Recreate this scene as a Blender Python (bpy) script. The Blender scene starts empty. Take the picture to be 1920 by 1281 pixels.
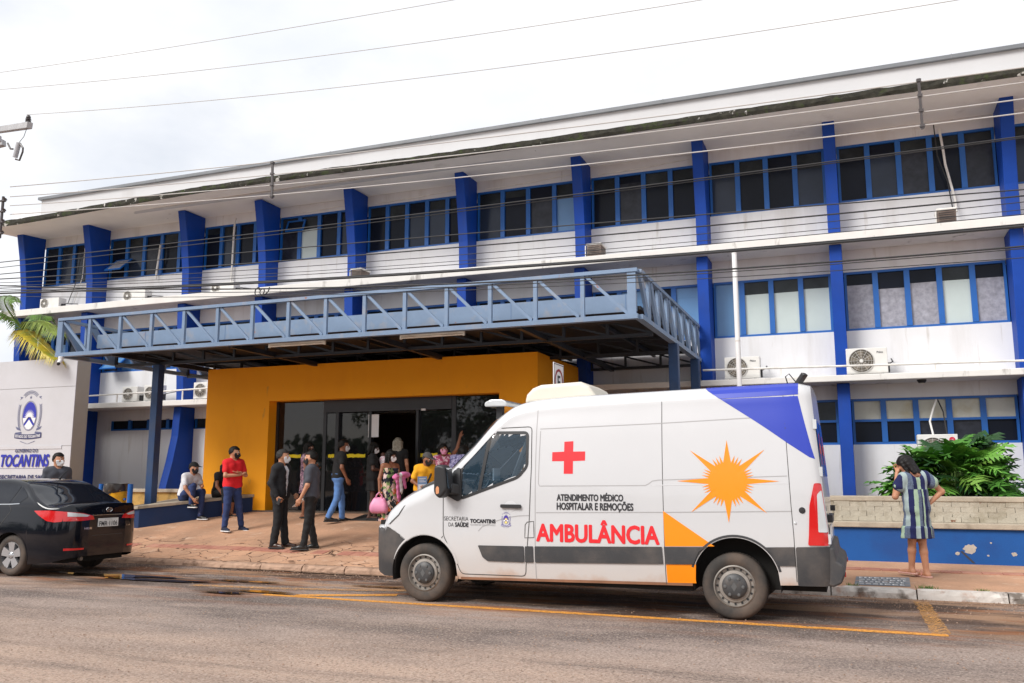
import bpy, bmesh, math, random
import numpy as np
from mathutils import Vector, Matrix
random.seed(7); np.random.seed(7)
R = math.radians
SC = bpy.context.scene
COL = SC.collection

# ---------------------------------------------------------------- camera
cd = bpy.data.cameras.new('camera'); cam = bpy.data.objects.new('camera', cd); COL.objects.link(cam)
cd.sensor_width = 36.0; cd.lens = 36.0 * 1635.0 / 1920.0
cd.clip_start = 0.1; cd.clip_end = 3000
YAW = R(21.4); PITCH = math.atan(253 / 1635.0)
cam.location = (0, 0, 1.5)
cam.rotation_euler = (math.pi / 2 + PITCH, 0, YAW)
SC.camera = cam

# ---------------------------------------------------------------- world, sun, exposure
SUN_EL, SUN_AZ = R(40), R(212)          # compass bearing of the sun, +Y is north
w = bpy.data.worlds.new('World'); SC.world = w; w.use_nodes = True
nt = w.node_tree; nt.nodes.clear()
sky = nt.nodes.new('ShaderNodeTexSky'); sky.sky_type = 'NISHITA'; sky.sun_disc = False
sky.sun_elevation = SUN_EL; sky.sun_rotation = SUN_AZ
sky.dust_density = 2.0; sky.air_density = 1.0
tc = nt.nodes.new('ShaderNodeTexCoord')
mp = nt.nodes.new('ShaderNodeMapping'); mp.inputs['Scale'].default_value = (1.0, 1.0, 1.9)
mp.inputs['Location'].default_value = (0.35, 0.1, 0.2)
nz = nt.nodes.new('ShaderNodeTexNoise'); nz.inputs['Scale'].default_value = 2.3
nz.inputs['Detail'].default_value = 7; nz.inputs['Roughness'].default_value = 0.55
rp = nt.nodes.new('ShaderNodeValToRGB')
rp.color_ramp.elements[0].position = 0.30; rp.color_ramp.elements[0].color = (.72, .72, .72, 1)
rp.color_ramp.elements[1].position = 0.50; rp.color_ramp.elements[1].color = (1, 1, 1, 1)
nz2 = nt.nodes.new('ShaderNodeTexNoise'); nz2.inputs['Scale'].default_value = 4.0; nz2.inputs['Detail'].default_value = 5
rp2 = nt.nodes.new('ShaderNodeValToRGB')
rp2.color_ramp.elements[0].position = 0.3; rp2.color_ramp.elements[0].color = (6.5, 6.75, 7.3, 1)
rp2.color_ramp.elements[1].position = 0.65; rp2.color_ramp.elements[1].color = (8.0, 8.02, 8.1, 1)
mx = nt.nodes.new('ShaderNodeMix'); mx.data_type = 'RGBA'
bg = nt.nodes.new('ShaderNodeBackground'); bg.inputs['Strength'].default_value = 0.1
wo = nt.nodes.new('ShaderNodeOutputWorld')
L = nt.links
L.new(tc.outputs['Generated'], mp.inputs['Vector']); L.new(mp.outputs['Vector'], nz.inputs['Vector'])
L.new(mp.outputs['Vector'], nz2.inputs['Vector'])
L.new(nz.outputs['Fac'], rp.inputs['Fac']); L.new(nz2.outputs['Fac'], rp2.inputs['Fac'])
L.new(rp.outputs['Color'], mx.inputs['Factor']); L.new(sky.outputs['Color'], mx.inputs['A'])
L.new(rp2.outputs['Color'], mx.inputs['B']); L.new(mx.outputs['Result'], bg.inputs['Color'])
L.new(bg.outputs['Background'], wo.inputs['Surface'])

sd = bpy.data.lights.new('sun', 'SUN'); sd.energy = 2.4; sd.angle = R(26); sd.color = (1, .97, .93)
sun = bpy.data.objects.new('sun', sd); COL.objects.link(sun)
sv = Vector((math.sin(SUN_AZ) * math.cos(SUN_EL), math.cos(SUN_AZ) * math.cos(SUN_EL), math.sin(SUN_EL)))
sun.rotation_euler = (-sv).to_track_quat('-Z', 'Y').to_euler(); sun.location = (0, -10, 30)

SC.view_settings.view_transform = 'Standard'; SC.view_settings.look = 'None'
SC.view_settings.gamma = 1.0; SC.view_settings.use_curve_mapping = False
SC.view_settings.exposure = 0.50
SC.cycles.max_bounces = 8; SC.cycles.diffuse_bounces = 4; SC.cycles.glossy_bounces = 4
SC.cycles.transmission_bounces = 6; SC.cycles.transparent_max_bounces = 8

# ---------------------------------------------------------------- materials
def srgb(r, g, b):
    return tuple(((c / 255 / 12.92) if c / 255 <= .04045 else ((c / 255 + .055) / 1.055) ** 2.4) for c in (r, g, b))
MATS = {}
def M(name, col, rough=.6, var=.12, scale=4., metal=0., bump=0., bscale=60., spec=.5, dirt=None, dscale=1.2, damt=.5,
      dlo=.5, dhi=.7, stretch=(1, 1, 1), coat=0., emit=None, dirt2=None, d2scale=9., d2lo=.6, d2hi=.7, detail=6):
    if name in MATS: return MATS[name]
    m = bpy.data.materials.new(name); m.use_nodes = True; MATS[name] = m
    n = m.node_tree.nodes; l = m.node_tree.links
    b = n['Principled BSDF']
    b.inputs['Roughness'].default_value = rough; b.inputs['Metallic'].default_value = metal
    b.inputs['Specular IOR Level'].default_value = spec
    b.inputs['Coat Weight'].default_value = coat; b.inputs['Coat Roughness'].default_value = .04
    if emit: b.inputs['Emission Color'].default_value = (*emit[:3], 1); b.inputs['Emission Strength'].default_value = emit[3]
    g = n.new('ShaderNodeNewGeometry')
    def noise(sc, det=detail, st=(1, 1, 1), seed=0.):
        mpn = n.new('ShaderNodeMapping'); mpn.inputs['Scale'].default_value = st
        mpn.inputs['Location'].default_value = (seed, seed * .7, seed * 1.3)
        l.new(g.outputs['Position'], mpn.inputs['Vector'])
        t = n.new('ShaderNodeTexNoise'); t.inputs['Scale'].default_value = sc; t.inputs['Detail'].default_value = det
        t.inputs['Roughness'].default_value = .6
        l.new(mpn.outputs['Vector'], t.inputs['Vector']); return t.outputs['Fac']
    def mix(fac, a, bb):
        x = n.new('ShaderNodeMix'); x.data_type = 'RGBA'
        l.new(fac, x.inputs['Factor'])
        for s, k in ((a, 'A'), (bb, 'B')):
            if isinstance(s, tuple): x.inputs[k].default_value = (*s[:3], 1)
            else: l.new(s, x.inputs[k])
        return x.outputs['Result']
    def ramp(fac, lo, hi, top=1.):
        r = n.new('ShaderNodeMapRange'); r.inputs['From Min'].default_value = lo; r.inputs['From Max'].default_value = hi
        r.inputs['To Max'].default_value = top; r.clamp = True
        l.new(fac, r.inputs['Value']); return r.outputs['Result']
    lo = tuple(c * (1 - var) for c in col[:3]); hi = tuple(min(1, c * (1 + var)) for c in col[:3])
    out = mix(ramp(noise(scale), .3, .7), lo, hi) if var > 0 else None
    if dirt:
        f = ramp(noise(dscale, 8, stretch, 3.1), dlo, dhi, damt)
        out = mix(f, out if out is not None else col, dirt)
    if dirt2:
        f = ramp(noise(d2scale, 8, stretch, 8.3), d2lo, d2hi, 1)
        out = mix(f, out if out is not None else col, dirt2)
    if out is None: b.inputs['Base Color'].default_value = (*col[:3], 1)
    else: l.new(out, b.inputs['Base Color'])
    if bump > 0:
        bp = n.new('ShaderNodeBump'); bp.inputs['Strength'].default_value = bump; bp.inputs['Distance'].default_value = .02
        l.new(noise(bscale, 4), bp.inputs['Height']); l.new(bp.outputs['Normal'], b.inputs['Normal'])
    return m
def glassmat(name, tint, mixt, rough=.03, refl=1.0):
    """thin pane: part see-through, part tinted body, with a clear surface reflection"""
    m = bpy.data.materials.new(name); m.use_nodes = True; MATS[name] = m
    n = m.node_tree.nodes; l = m.node_tree.links; n.clear()
    o = n.new('ShaderNodeOutputMaterial'); tr = n.new('ShaderNodeBsdfTransparent'); tr.inputs['Color'].default_value = (*mixt, 1)
    pb = n.new('ShaderNodeBsdfDiffuse'); pb.inputs['Color'].default_value = (*tint, 1)
    gl = n.new('ShaderNodeBsdfGlossy'); gl.inputs['Roughness'].default_value = rough; gl.inputs['Color'].default_value = (refl, refl, refl, 1)
    fr = n.new('ShaderNodeFresnel'); fr.inputs['IOR'].default_value = 1.5
    a = n.new('ShaderNodeAddShader'); mx = n.new('ShaderNodeMixShader')
    l.new(tr.outputs[0], a.inputs[0]); l.new(pb.outputs[0], a.inputs[1])
    l.new(fr.outputs[0], mx.inputs[0]); l.new(a.outputs[0], mx.inputs[1]); l.new(gl.outputs[0], mx.inputs[2])
    l.new(mx.outputs[0], o.inputs['Surface']); return m

# ---------------------------------------------------------------- objects
def tag(o, label=None, cat=None, group=None, kind=None):
    if label: o['label'] = label
    if cat: o['category'] = cat
    if group: o['group'] = group
    if kind: o['kind'] = kind
    return o
def thing(name, label, cat, loc=(0, 0, 0), group=None, rz=0):
    o = bpy.data.objects.new(name, None); COL.objects.link(o); o.location = loc; o.rotation_euler = (0, 0, rz)
    o.empty_display_size = .2
    return tag(o, label, cat, group)
def wmat(o):
    m = Matrix.Translation(o.location) @ o.rotation_euler.to_matrix().to_4x4()
    return m
def link(name, me, parent=None, local=False):
    o = bpy.data.objects.new(name, me); COL.objects.link(o)
    if parent is not None:
        o.parent = parent
        if not local:
            top = parent if parent.parent is None else parent.parent
            if parent.parent is None: o.matrix_parent_inverse = wmat(parent).inverted()
            # parts carry an identity world matrix, so a sub-part needs none
    return o
class MB:
    def __init__(s): s.v = []; s.f = []; s.mi = []; s.cur = 0
    def add(s, v, f):
        k = len(s.v); s.v += [tuple(p) for p in v]; s.f += [tuple(i + k for i in q) for q in f]; s.mi += [s.cur] * len(f); return s
    def box(s, x0, x1, y0, y1, z0, z1):
        v = [(x0, y0, z0), (x1, y0, z0), (x1, y1, z0), (x0, y1, z0), (x0, y0, z1), (x1, y0, z1), (x1, y1, z1), (x0, y1, z1)]
        return s.add(v, [(0, 3, 2, 1), (4, 5, 6, 7), (0, 1, 5, 4), (1, 2, 6, 5), (2, 3, 7, 6), (3, 0, 4, 7)])
    def prism(s, poly, a, b, axis='y'):
        """poly: 2D outline; axis y -> (x,z), x -> (y,z), z -> (x,y)"""
        n = len(poly)
        def P(p, t):
            return {'y': (p[0], t, p[1]), 'x': (t, p[0], p[1]), 'z': (p[0], p[1], t)}[axis]
        v = [P(p, a) for p in poly] + [P(p, b) for p in poly]
        f = [tuple(range(n)), tuple(range(2 * n - 1, n - 1, -1))] + [(i, i + n, (i + 1) % n + n, (i + 1) % n) for i in range(n)]
        return s.add(v, f)
    def bar(s, p, q, w, h=None, up=(0, 0, 1)):
        h = h or w; p = Vector(p); q = Vector(q); d = (q - p).normalized(); u = Vector(up)
        if abs(d.dot(u)) > .98: u = Vector((0, 1, 0))
        sx = d.cross(u).normalized() * (w / 2); sy = sx.cross(d).normalized() * (h / 2)
        v = [p - sx - sy, p + sx - sy, p + sx + sy, p - sx + sy, q - sx - sy, q + sx - sy, q + sx + sy, q - sx + sy]
        return s.add(v, [(0, 1, 2, 3), (7, 6, 5, 4), (0, 4, 5, 1), (1, 5, 6, 2), (2, 6, 7, 3), (3, 7, 4, 0)])
    def tube(s, pts, r, n=8, caps=True):
        pts = [Vector(p) for p in pts]; N = len(pts); rings = []
        rr = r if isinstance(r, (list, tuple)) else [r] * N
        prev = None
        for i, p in enumerate(pts):
            d = (pts[min(i + 1, N - 1)] - pts[max(i - 1, 0)]).normalized()
            if prev is None:
                u = Vector((0, 0, 1)) if abs(d.z) < .9 else Vector((0, 1, 0))
                prev = d.cross(u).normalized()
            a = (prev - d * prev.dot(d)).normalized(); b = d.cross(a); prev = a
            rings.append([p + (a * math.cos(t) + b * math.sin(t)) * rr[i] for t in [2 * math.pi * k / n for k in range(n)]])
        v = [q for ring in rings for q in ring]
        f = [(i * n + k, i * n + (k + 1) % n, (i + 1) * n + (k + 1) % n, (i + 1) * n + k) for i in range(N - 1) for k in range(n)]
        if caps: f += [tuple(range(n - 1, -1, -1)), tuple(range((N - 1) * n, N * n))]
        return s.add(v, f)
    def lathe(s, prof, c=(0, 0, 0), axis='z', n=24, a0=0, a1=2 * math.pi):
        """prof: list of (r, t) along axis"""
        v = []; full = abs(a1 - a0 - 2 * math.pi) < 1e-6; m = n if full else n + 1
        for r, t in prof:
            for k in range(m):
                a = a0 + (a1 - a0) * k / n; x, y = r * math.cos(a), r * math.sin(a)
                v.append({'z': (c[0] + x, c[1] + y, c[2] + t), 'y': (c[0] + x, c[1] + t, c[2] + y), 'x': (c[0] + t, c[1] + x, c[2] + y)}[axis])
        f = []
        for i in range(len(prof) - 1):
            for k in range(n):
                k2 = (k + 1) % m
                f.append((i * m + k, i * m + k2, (i + 1) * m + k2, (i + 1) * m + k))
        return s.add(v, f)
    def disc(s, c, r, axis='y', n=24):
        v = [c]
        for k in range(n):
            a = 2 * math.pi * k / n; x, y = r * math.cos(a), r * math.sin(a)
            v.append({'z': (c[0] + x, c[1] + y, c[2]), 'y': (c[0] + x, c[1], c[2] + y), 'x': (c[0], c[1] + x, c[2] + y)}[axis])
        return s.add(v, [(0, 1 + k, 1 + (k + 1) % n) for k in range(n)])
    def mesh(s, name, mats, smooth=False, fix=True):
        me = bpy.data.meshes.new(name); me.from_pydata(s.v, [], s.f)
        for m in (mats if isinstance(mats, (list, tuple)) else [mats]): me.materials.append(m)
        if isinstance(mats, (list, tuple)) and len(mats) > 1: me.polygons.foreach_set('material_index', s.mi)
        if smooth: me.polygons.foreach_set('use_smooth', [True] * len(me.polygons))
        if fix and len(s.f) < 60000:
            bm = bmesh.new(); bm.from_mesh(me); bmesh.ops.recalc_face_normals(bm, faces=bm.faces); bm.to_mesh(me); bm.free()
        me.update(); return me
    def build(s, name, mats, parent=None, smooth=False, bevel=0, local=False, fix=True, seg=2):
        me = s.mesh(name, mats, smooth, fix); o = link(name, me, parent, local)
        if bevel:
            md = o.modifiers.new('b', 'BEVEL'); md.width = bevel; md.segments = seg; md.limit_method = 'ANGLE'; md.angle_limit = R(35)
        if smooth:
            try: me.set_sharp_from_angle(angle=R(40))
            except Exception: pass
        return o
def BX(name, mat, parent, *b, bevel=0): return MB().box(*b).build(name, mat, parent, bevel=bevel)
def copy_tree(o, loc=None, parent=None):
    c = o.copy(); COL.objects.link(c)
    if parent is not None: c.parent = parent
    if loc is not None: c.location = loc
    for ch in o.children: copy_tree(ch, None, c)
    return c

# ---------------------------------------------------------------- text as flat mesh
def text2d(s, size=1., bold=0., xs=1., shear=0., align='LEFT', res=3, width=None, height=None, fat=0.):
    cu = bpy.data.curves.new('t', 'FONT'); cu.body = s; cu.size = size; cu.offset = bold * size; cu.shear = shear; cu.resolution_u = res
    o = bpy.data.objects.new('t', cu); COL.objects.link(o)
    dg = bpy.context.evaluated_depsgraph_get(); dg.update()
    me = o.evaluated_get(dg).to_mesh()
    v = [[p.co.x * xs, p.co.y] for p in me.vertices]; f = [tuple(q.vertices) for q in me.polygons]
    o.evaluated_get(dg).to_mesh_clear(); bpy.data.objects.remove(o); bpy.data.curves.remove(cu)
    a = np.array(v); x0, x1 = a[:, 0].min(), a[:, 0].max(); y0, y1 = a[:, 1].min(), a[:, 1].max()
    a[:, 0] -= x0; a[:, 1] -= y0
    if width: a[:, 0] *= width / (x1 - x0)
    if height: a[:, 1] *= height / (y1 - y0)
    wd = a[:, 0].max()
    if align == 'CENTER': a[:, 0] -= wd / 2
    if align == 'RIGHT': a[:, 0] -= wd
    n = len(a); a = np.c_[a, np.zeros(n)]
    if fat:                                   # heavier strokes: shifted copies, each a hair above the last
        cps = [a]; ff = list(f)
        for k, (dx, dy) in enumerate([(fat * math.cos(q * math.pi / 4), fat * math.sin(q * math.pi / 4)) for q in range(8)]):
            cps.append(a + np.array([dx, dy, k + 1])); ff += [tuple(i + n * (k + 1) for i in q) for q in f]
        a = np.concatenate(cps); f = ff
    return a, f
def lerp(a, b, t): return a + (b - a) * t
# ================================================================ materials of the place
m_wall = M('wall_plaster', (.71, .71, .725), .85, .04, 1.2, bump=.12, bscale=40, dirt=(.42, .38, .34), dscale=.9, damt=.45, dlo=.53, dhi=.78, stretch=(2.2, 1, .22), dirt2=(.50, .47, .44), d2scale=2.4, d2lo=.62, d2hi=.75)
m_soff = M('soffit_plaster', (.88, .86, .82), .9, .05, 1.0, dirt=(.30, .26, .21), dscale=.8, damt=.5, dlo=.62, dhi=.75, dirt2=(.10, .09, .06), d2scale=1.9, d2lo=.705, d2hi=.74)
m_ledge = M('ledge_paint', (.74, .72, .69), .85, .06, 2., dirt=(.16, .14, .12), dscale=3., damt=.7, dlo=.60, dhi=.72, stretch=(1, 1, .35))
m_moss = M('mossy_concrete', (.030, .028, .020), .95, .6, 8., bump=.8, bscale=25, dirt=(.62, .60, .56), dscale=4.2, damt=.8, dlo=.62, dhi=.66, dirt2=(.035, .045, .015), d2scale=5, d2lo=.55, d2hi=.62)
m_cop = M('zinc_coping', (.17, .18, .195), .5, .12, 2.)
m_fin = M('fin_blue_paint', (.002, .050, .33), .6, .10, 1.5, dirt=(.02, .05, .20), dscale=1.6, damt=.6, dlo=.5, dhi=.75, stretch=(2, 2, .4), bump=.15, spec=.3)
m_frame = M('frame_blue_paint', srgb(18, 92, 170), .45, .08, 3.)
m_pane_d = M('dark_film_glass', (.010, .013, .022), .15, .25, .9, spec=.13)
m_pane_d2 = M('blue_dark_glass', (.022, .032, .055), .15, .3, .9, spec=.3)
m_pane_d3 = M('curtain_dark_glass', (.028, .031, .042), .2, .4, 5., spec=.25)
m_pane_u = M('clear_upper_glass', (.030, .036, .040), .15, .5, 1.3, spec=.2)
m_pane_l = M('blind_behind_glass', srgb(188, 200, 198), .35, .05, 1.2, spec=.4)
m_pane_c = M('peeling_film_glass', srgb(150, 150, 160), .35, .3, 9., spec=.4, detail=8)
m_pane_b = M('blue_film_glass', srgb(96, 140, 185), .25, .08, 1., spec=.5)
m_pane_y = M('cream_paper_glass', srgb(196, 194, 180), .45, .12, 2.2, spec=.4, dirt=srgb(170, 150, 90), dscale=2., damt=.6, dlo=.55, dhi=.75)
m_orange = M('orange_paint', (1.0, .385, .0), .75, .04, 1.0, bump=.15, bscale=30, dirt=(.78, .27, .002), dscale=.9, damt=.4, dlo=.5, dhi=.8, stretch=(1.5, 1, .5), dirt2=(.52, .24, .05), d2scale=3., d2lo=.64, d2hi=.78)
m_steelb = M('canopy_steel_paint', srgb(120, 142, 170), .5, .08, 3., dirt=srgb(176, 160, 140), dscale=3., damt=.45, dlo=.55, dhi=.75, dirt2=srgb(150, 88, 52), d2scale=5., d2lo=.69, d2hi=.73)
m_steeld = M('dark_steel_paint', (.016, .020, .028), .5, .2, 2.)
m_colb = M('column_blue_paint', srgb(30, 62, 104), .5, .12, 2.5, dirt=(.04, .06, .10), dscale=2, damt=.5)
m_black = M('black_plastic', (.018, .018, .02), .45, .1, 5.)
m_acw = M('ac_casing', (.72, .71, .68), .45, .05, 4., dirt=(.40, .36, .28), dscale=3, damt=.35, dlo=.55, dhi=.8)
m_acg = M('ac_grille', (.10, .085, .065), .6, .3, 12.)
m_acw2 = M('ac_wire', (.55, .54, .52), .4, .1, 8.)
m_white = M('white_paint', (.82, .82, .82), .5, .03, 3.)
m_pipe = M('white_pipe', (.78, .76, .72), .5, .08, 4., dirt=(.3, .25, .2), dscale=4, damt=.4)
m_cable = M('cable_rubber', (.03, .03, .032), .6, .1, 5.)
m_wirew = M('bare_wire', (.50, .48, .46), .45, .1, 5.)

WY = 19.8
bld = thing('hospital_building', 'long three-storey white hospital with blue concrete fins and overhanging mossy roof', 'building', (-10, WY, 0))
# walls
XL, XR = -24.0, 9.0
def wall(n, *b): return BX(n, m_wall, bld, *b)
FX = [-24.05, -21.33, -17.7, -15.05, -12.21, -8.98, -5.94, -3.09, -.30, 3.06, 6.3]   # left face of each fin
FW = .25
wall('wall', XL, XR, WY + .02, WY + .5, 8.73, 9.02)
wall('wall', XL, XR, WY, WY + .5, 6.45, 7.43)
wall('wall', XL, XR, WY + .02, WY + .5, 5.87, 6.45)
wall('wall', XL, XR, WY, WY + .5, 3.5, 4.58)
wall('wall', XL, XR, WY + .02, WY + .5, 3.12, 3.5)
wall('wall', -5.6, XR, WY, WY + .5, 0, 2.16)
wall('wall', XL, -14.4, WY, WY + .5, 0, 2.83)
wall('wall', -24.0, -20.55, WY + .004, WY + .5, 2.83, 3.12)
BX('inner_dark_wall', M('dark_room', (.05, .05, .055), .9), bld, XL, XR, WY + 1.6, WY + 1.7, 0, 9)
wall('end_wall', XL, XL + .3, WY + .5, WY + 10, 0, 9.0)
BX('floor_slab', m_wall, bld, XL, XR, WY + .5, WY + 8, 6.3, 6.45)
BX('floor_slab', m_wall, bld, XL, XR, WY + .5, WY + 8, 3.4, 3.5)
# roof slab with uneven outer edge
mb = MB(); n = 150
def edge_z(x):
    s = .07 * math.exp(-((x + 14.5) / 4.5) ** 2) - .10 / (1 + math.exp((x + 20.5) * .9))
    return s
sl = MB(); ms = MB()
for i in range(n + 1):
    x = lerp(-24.3, 9, i / n); dz = edge_z(x)
    sl.v += [(x, 17.92, 8.985 + dz), (x, 17.92, 9.055 + dz), (x, WY + .2, 9.02), (x, WY + .2, 9.13)]
    j1, j2, j3 = [.011 * random.uniform(-1, 1) for _ in range(3)]
    ms.v += [(x, 17.98, 8.982 + dz), (x, 17.885 + j2, 8.952 + dz + j1 * 1.3), (x, 17.865 + j3, 9.015 + dz + j2), (x, 17.88 + j2, 9.118 + dz + j3), (x, 18.1, 9.13 + dz)]
for i in range(n):
    k = i * 4; sl.f += [(k, k + 4, k + 6, k + 2), (k + 1, k + 3, k + 7, k + 5), (k, k + 1, k + 5, k + 4)]
    k = i * 5
    for q in range(4): ms.f.append((k + q, k + 5 + q, k + 6 + q, k + 1 + q))
sl.mi = [0] * len(sl.f); ms.mi = [0] * len(ms.f)
sl.f.append((0, 2, 3, 1)); sl.mi.append(0)
roof = sl.build('roof_slab', m_soff, bld, smooth=False)
ms.build('mossy_edge', m_moss, roof)
tag(bpy.data.objects[roof.name])
BX('parapet', M('parapet_paint', (.58, .58, .59), .85, .03, 1.0, dirt=(.45, .43, .42), dscale=.5, damt=.35, dlo=.58, dhi=.75, stretch=(2.2, 1, .25)), bld, -22.55, 9, 18.5, 18.7, 9.0, 9.76)
par = bpy.data.objects['parapet']
BX('coping', m_cop, par, -22.62, 9, 18.42, 18.78, 9.76, 9.84)
for i in range(11):                                    # coping sheet joints
    BX('coping_joint', M('joint_grey', (.2, .21, .22), .6), par, -21 + i * 2.9, -20.98 + i * 2.9, 18.415, 18.785, 9.755, 9.846)
BX('roof_back', m_wall, bld, XL, 9, 18.7, 30, 9.3, 9.6)
# ledges
def ledge(name, x0, x1, z0, z1):
    o = BX(name, m_ledge, bld, x0, x1, 18.95, WY + .01, z0, z1, bevel=.015); return o
ledge('ledge', -24.6, 9, 6.35, 6.545)
ledge('ledge', -21.2, -14.25, 3.43, 3.58); ledge('ledge', -5.85, 9, 3.42, 3.55)
# fins
def fin(x, prof):
    mb = MB().prism(prof, x, x + FW, 'x'); return mb.build('fin', m_fin, bld, bevel=.012)
for i, x in enumerate(FX):
    fin(x, [(WY + .01, 6.545), (19.28, 6.545), (19.25, 7.3), (19.12, 8.2), (18.95, 9.01), (WY + .01, 9.01)])
    fin(x, [(WY + .01, 3.56), (19.32, 3.56), (19.2, 5.2), (19.15, 6.34), (WY + .01, 6.34)])
    if x < -14.5 or x > -6:
        if x < -14.5: fin(x, [(WY + .01, .5), (18.75, .5), (18.85, 1.2), (19.05, 1.9), (19.2, 2.6), (19.25, 3.42), (WY + .01, 3.42)])
        else: fin(x, [(WY + .01, .5), (19.1, .5), (19.2, 1.6), (19.25, 2.6), (19.27, 3.41), (WY + .01, 3.41)])
# windows : a window band per bay, with panes and mullions as sub-parts
rw = random.Random(21)
def bay_window(x0, x1, z0, z1, n, panes, transom=None, tz=None, frame=m_frame):
    y = WY + .03
    fr = MB()
    fr.box(x0, x1, y, y + .07, z0, z0 + .05).box(x0, x1, y, y + .07, z1 - .05, z1)
    fr.box(x0, x0 + .05, y, y + .07, z0 + .05, z1 - .05).box(x1 - .05, x1, y, y + .07, z0 + .05, z1 - .05)
    wo = fr.build('window', frame, bld)
    pw = (x1 - x0) / n
    for k in range(n):
        a, b = x0 + k * pw + .03, x0 + (k + 1) * pw - .03
        if k: BX('mullion', frame, wo, x0 + k * pw - .055, x0 + k * pw + .055, y - .01, y + .09, z0 + .052, z1 - .052)
        p = panes[k % len(panes)]
        if p is m_pane_d: p = rw.choices([m_pane_d, m_pane_d2, m_pane_d3], (6, 3, 1))[0]
        top = transom[k % len(transom)] if transom else None
        jit = random.uniform(-.004, .004)
        def pane(za, zb, m):
            q = MB(); d = random.uniform(-.006, .006); e = random.uniform(-.004, .004)
            q.add([(a, y + .05 + d, za), (b, y + .05 - d, za), (b, y + .05 - d + e, zb), (a, y + .05 + d + e, zb), (a, y + .06 + d, za), (b, y + .06 - d, za), (b, y + .06 - d + e, zb), (a, y + .06 + d + e, zb)],
                  [(0, 1, 2, 3), (7, 6, 5, 4), (0, 4, 5, 1), (2, 6, 7, 3), (1, 5, 6, 2), (0, 3, 7, 4)])
            q.build('pane', m, wo)
        if top is not None:
            zt = tz if tz else z1 - .33
            if not tz: zt += rw.choice((-.08, 0, 0, .04, .10))
            pane(z0 + .04, zt, p); pane(zt, z1 - .04, top)
            if tz: BX('transom', frame, wo, a - .02, b + .02, y - .005, y + .08, zt - .025, zt + .025)
        else: pane(z0 + .04, z1 - .04, p)
    return wo
D, U, LB, PC, BB, CY = m_pane_d, m_pane_u, m_pane_l, m_pane_c, m_pane_b, m_pane_y
NP = [4, 5, 4, 4, 5, 4, 4, 4, 5, 5]
for i in range(10):
    x0, x1 = FX[i] + FW + .01, FX[i + 1] - .01
    tp = [U, U, D, U, U] if i not in (6, 8) else [U, D, U, U, U]
    ps = [D] * 5
    if i == 3: ps = [D, LB, D, D]
    if i == 5: ps = [D, D, D, BB]
    wo = bay_window(x0, x1, 7.43, 8.73, NP[i], ps, tp)
    if i in (7, 8, 9):
        pm = {7: [BB, LB, LB, LB], 8: [PC, PC, PC, LB, PC], 9: [LB, PC, LB]}[i]; tm = {7: [BB, U, U, U], 8: [D, D, D, U, D], 9: [U]}[i]
    else: pm, tm = [D, BB, D, D], [U, D, U]
    if i == 6: pm, tm = [BB, BB, D, BB], [D, BB]
    bay_window(x0, x1, 4.58, 5.87, NP[i], pm, tm)
for i in (7, 8, 9):
    bay_window(FX[i] + FW + .01, FX[i + 1] - .01, 2.16, 3.12, NP[i], [D], [CY] if i > 7 else [U], 2.66)
bay_window(FX[6] + FW + .01, FX[7] - .01, 2.16, 3.12, 4, [D], [U], 2.66)
bay_window(-20.55, FX[2] - .01, 2.83, 3.2, 4, [D]); bay_window(FX[2] + FW + .01, -14.4, 2.2, 3.2, 4, [D], [U], 2.83)
# two top-hung sashes standing open
def open_sash(x, z, m, wdt=.62, ht=.62, ang=48):
    o = MB(); s = math.sin(R(ang)); c = math.cos(R(ang))
    P = lambda u, t, e=0: (x + u, WY + .02 - t * s + e * c, z - t * c - e * s)
    fr = MB()
    for u0, u1, t0, t1 in ((0, wdt, 0, .05), (0, wdt, ht - .05, ht), (0, .05, .05, ht - .05), (wdt - .05, wdt, .05, ht - .05)):
        fr.add([P(u0, t0), P(u1, t0), P(u1, t1), P(u0, t1), P(u0, t0, .03), P(u1, t0, .03), P(u1, t1, .03), P(u0, t1, .03)],
               [(0, 1, 2, 3), (7, 6, 5, 4), (0, 4, 5, 1), (1, 5, 6, 2), (2, 6, 7, 3), (3, 7, 4, 0)])
    f = fr.build('open_sash', m_frame, bld)
    MB().add([P(.05, .05, .01), P(wdt - .05, .05, .01), P(wdt - .05, ht - .05, .01), P(.05, ht - .05, .01)], [(0, 1, 2, 3)]).build('pane', m, f)
open_sash(-20.78, 8.05, m_pane_c); open_sash(-14.55, 8.6, m_pane_d, .6, .35, 20); open_sash(-20.7, 5.05, m_pane_b); open_sash(-9.9, 5.7, m_pane_d, .6, .4, 50)
open_sash(-16.9, 5.4, m_pane_u, .6, .45, 45)

# ---------------------------------------------------------------- entrance box (orange portico) with glass front
BF = 16.5
ent = thing('entrance_portico', 'orange painted entrance block with dark glass doors under the steel canopy', 'entrance', (-10, BF, .75))
ZF = .74
bp = MB(); bp.box(-14.2, -12.42, BF, BF + .6, .2, 4.0).box(-6.75, -5.91, BF, BF + .6, .2, 4.0).box(-12.42, -6.75, BF, BF + .6, 3.2, 4.0)
bp.box(-14.2, -13.9, BF + .6, WY - .02, .2, 4.0).box(-6.2, -5.91, BF + .6, WY - .02, .2, 4.0)
bp.build('orange_wall', m_orange, ent)
BX('roof', m_wall, ent, -13.9, -6.2, BF + .6, WY - .02, 3.7, 3.9)
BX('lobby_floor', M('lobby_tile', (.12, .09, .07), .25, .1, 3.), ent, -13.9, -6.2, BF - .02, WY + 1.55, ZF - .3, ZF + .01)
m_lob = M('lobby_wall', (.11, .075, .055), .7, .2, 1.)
BX('lobby_wall', m_lob, ent, -13.9, -6.2, WY + 1.4, WY + 1.5, ZF, 3.2)
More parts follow.
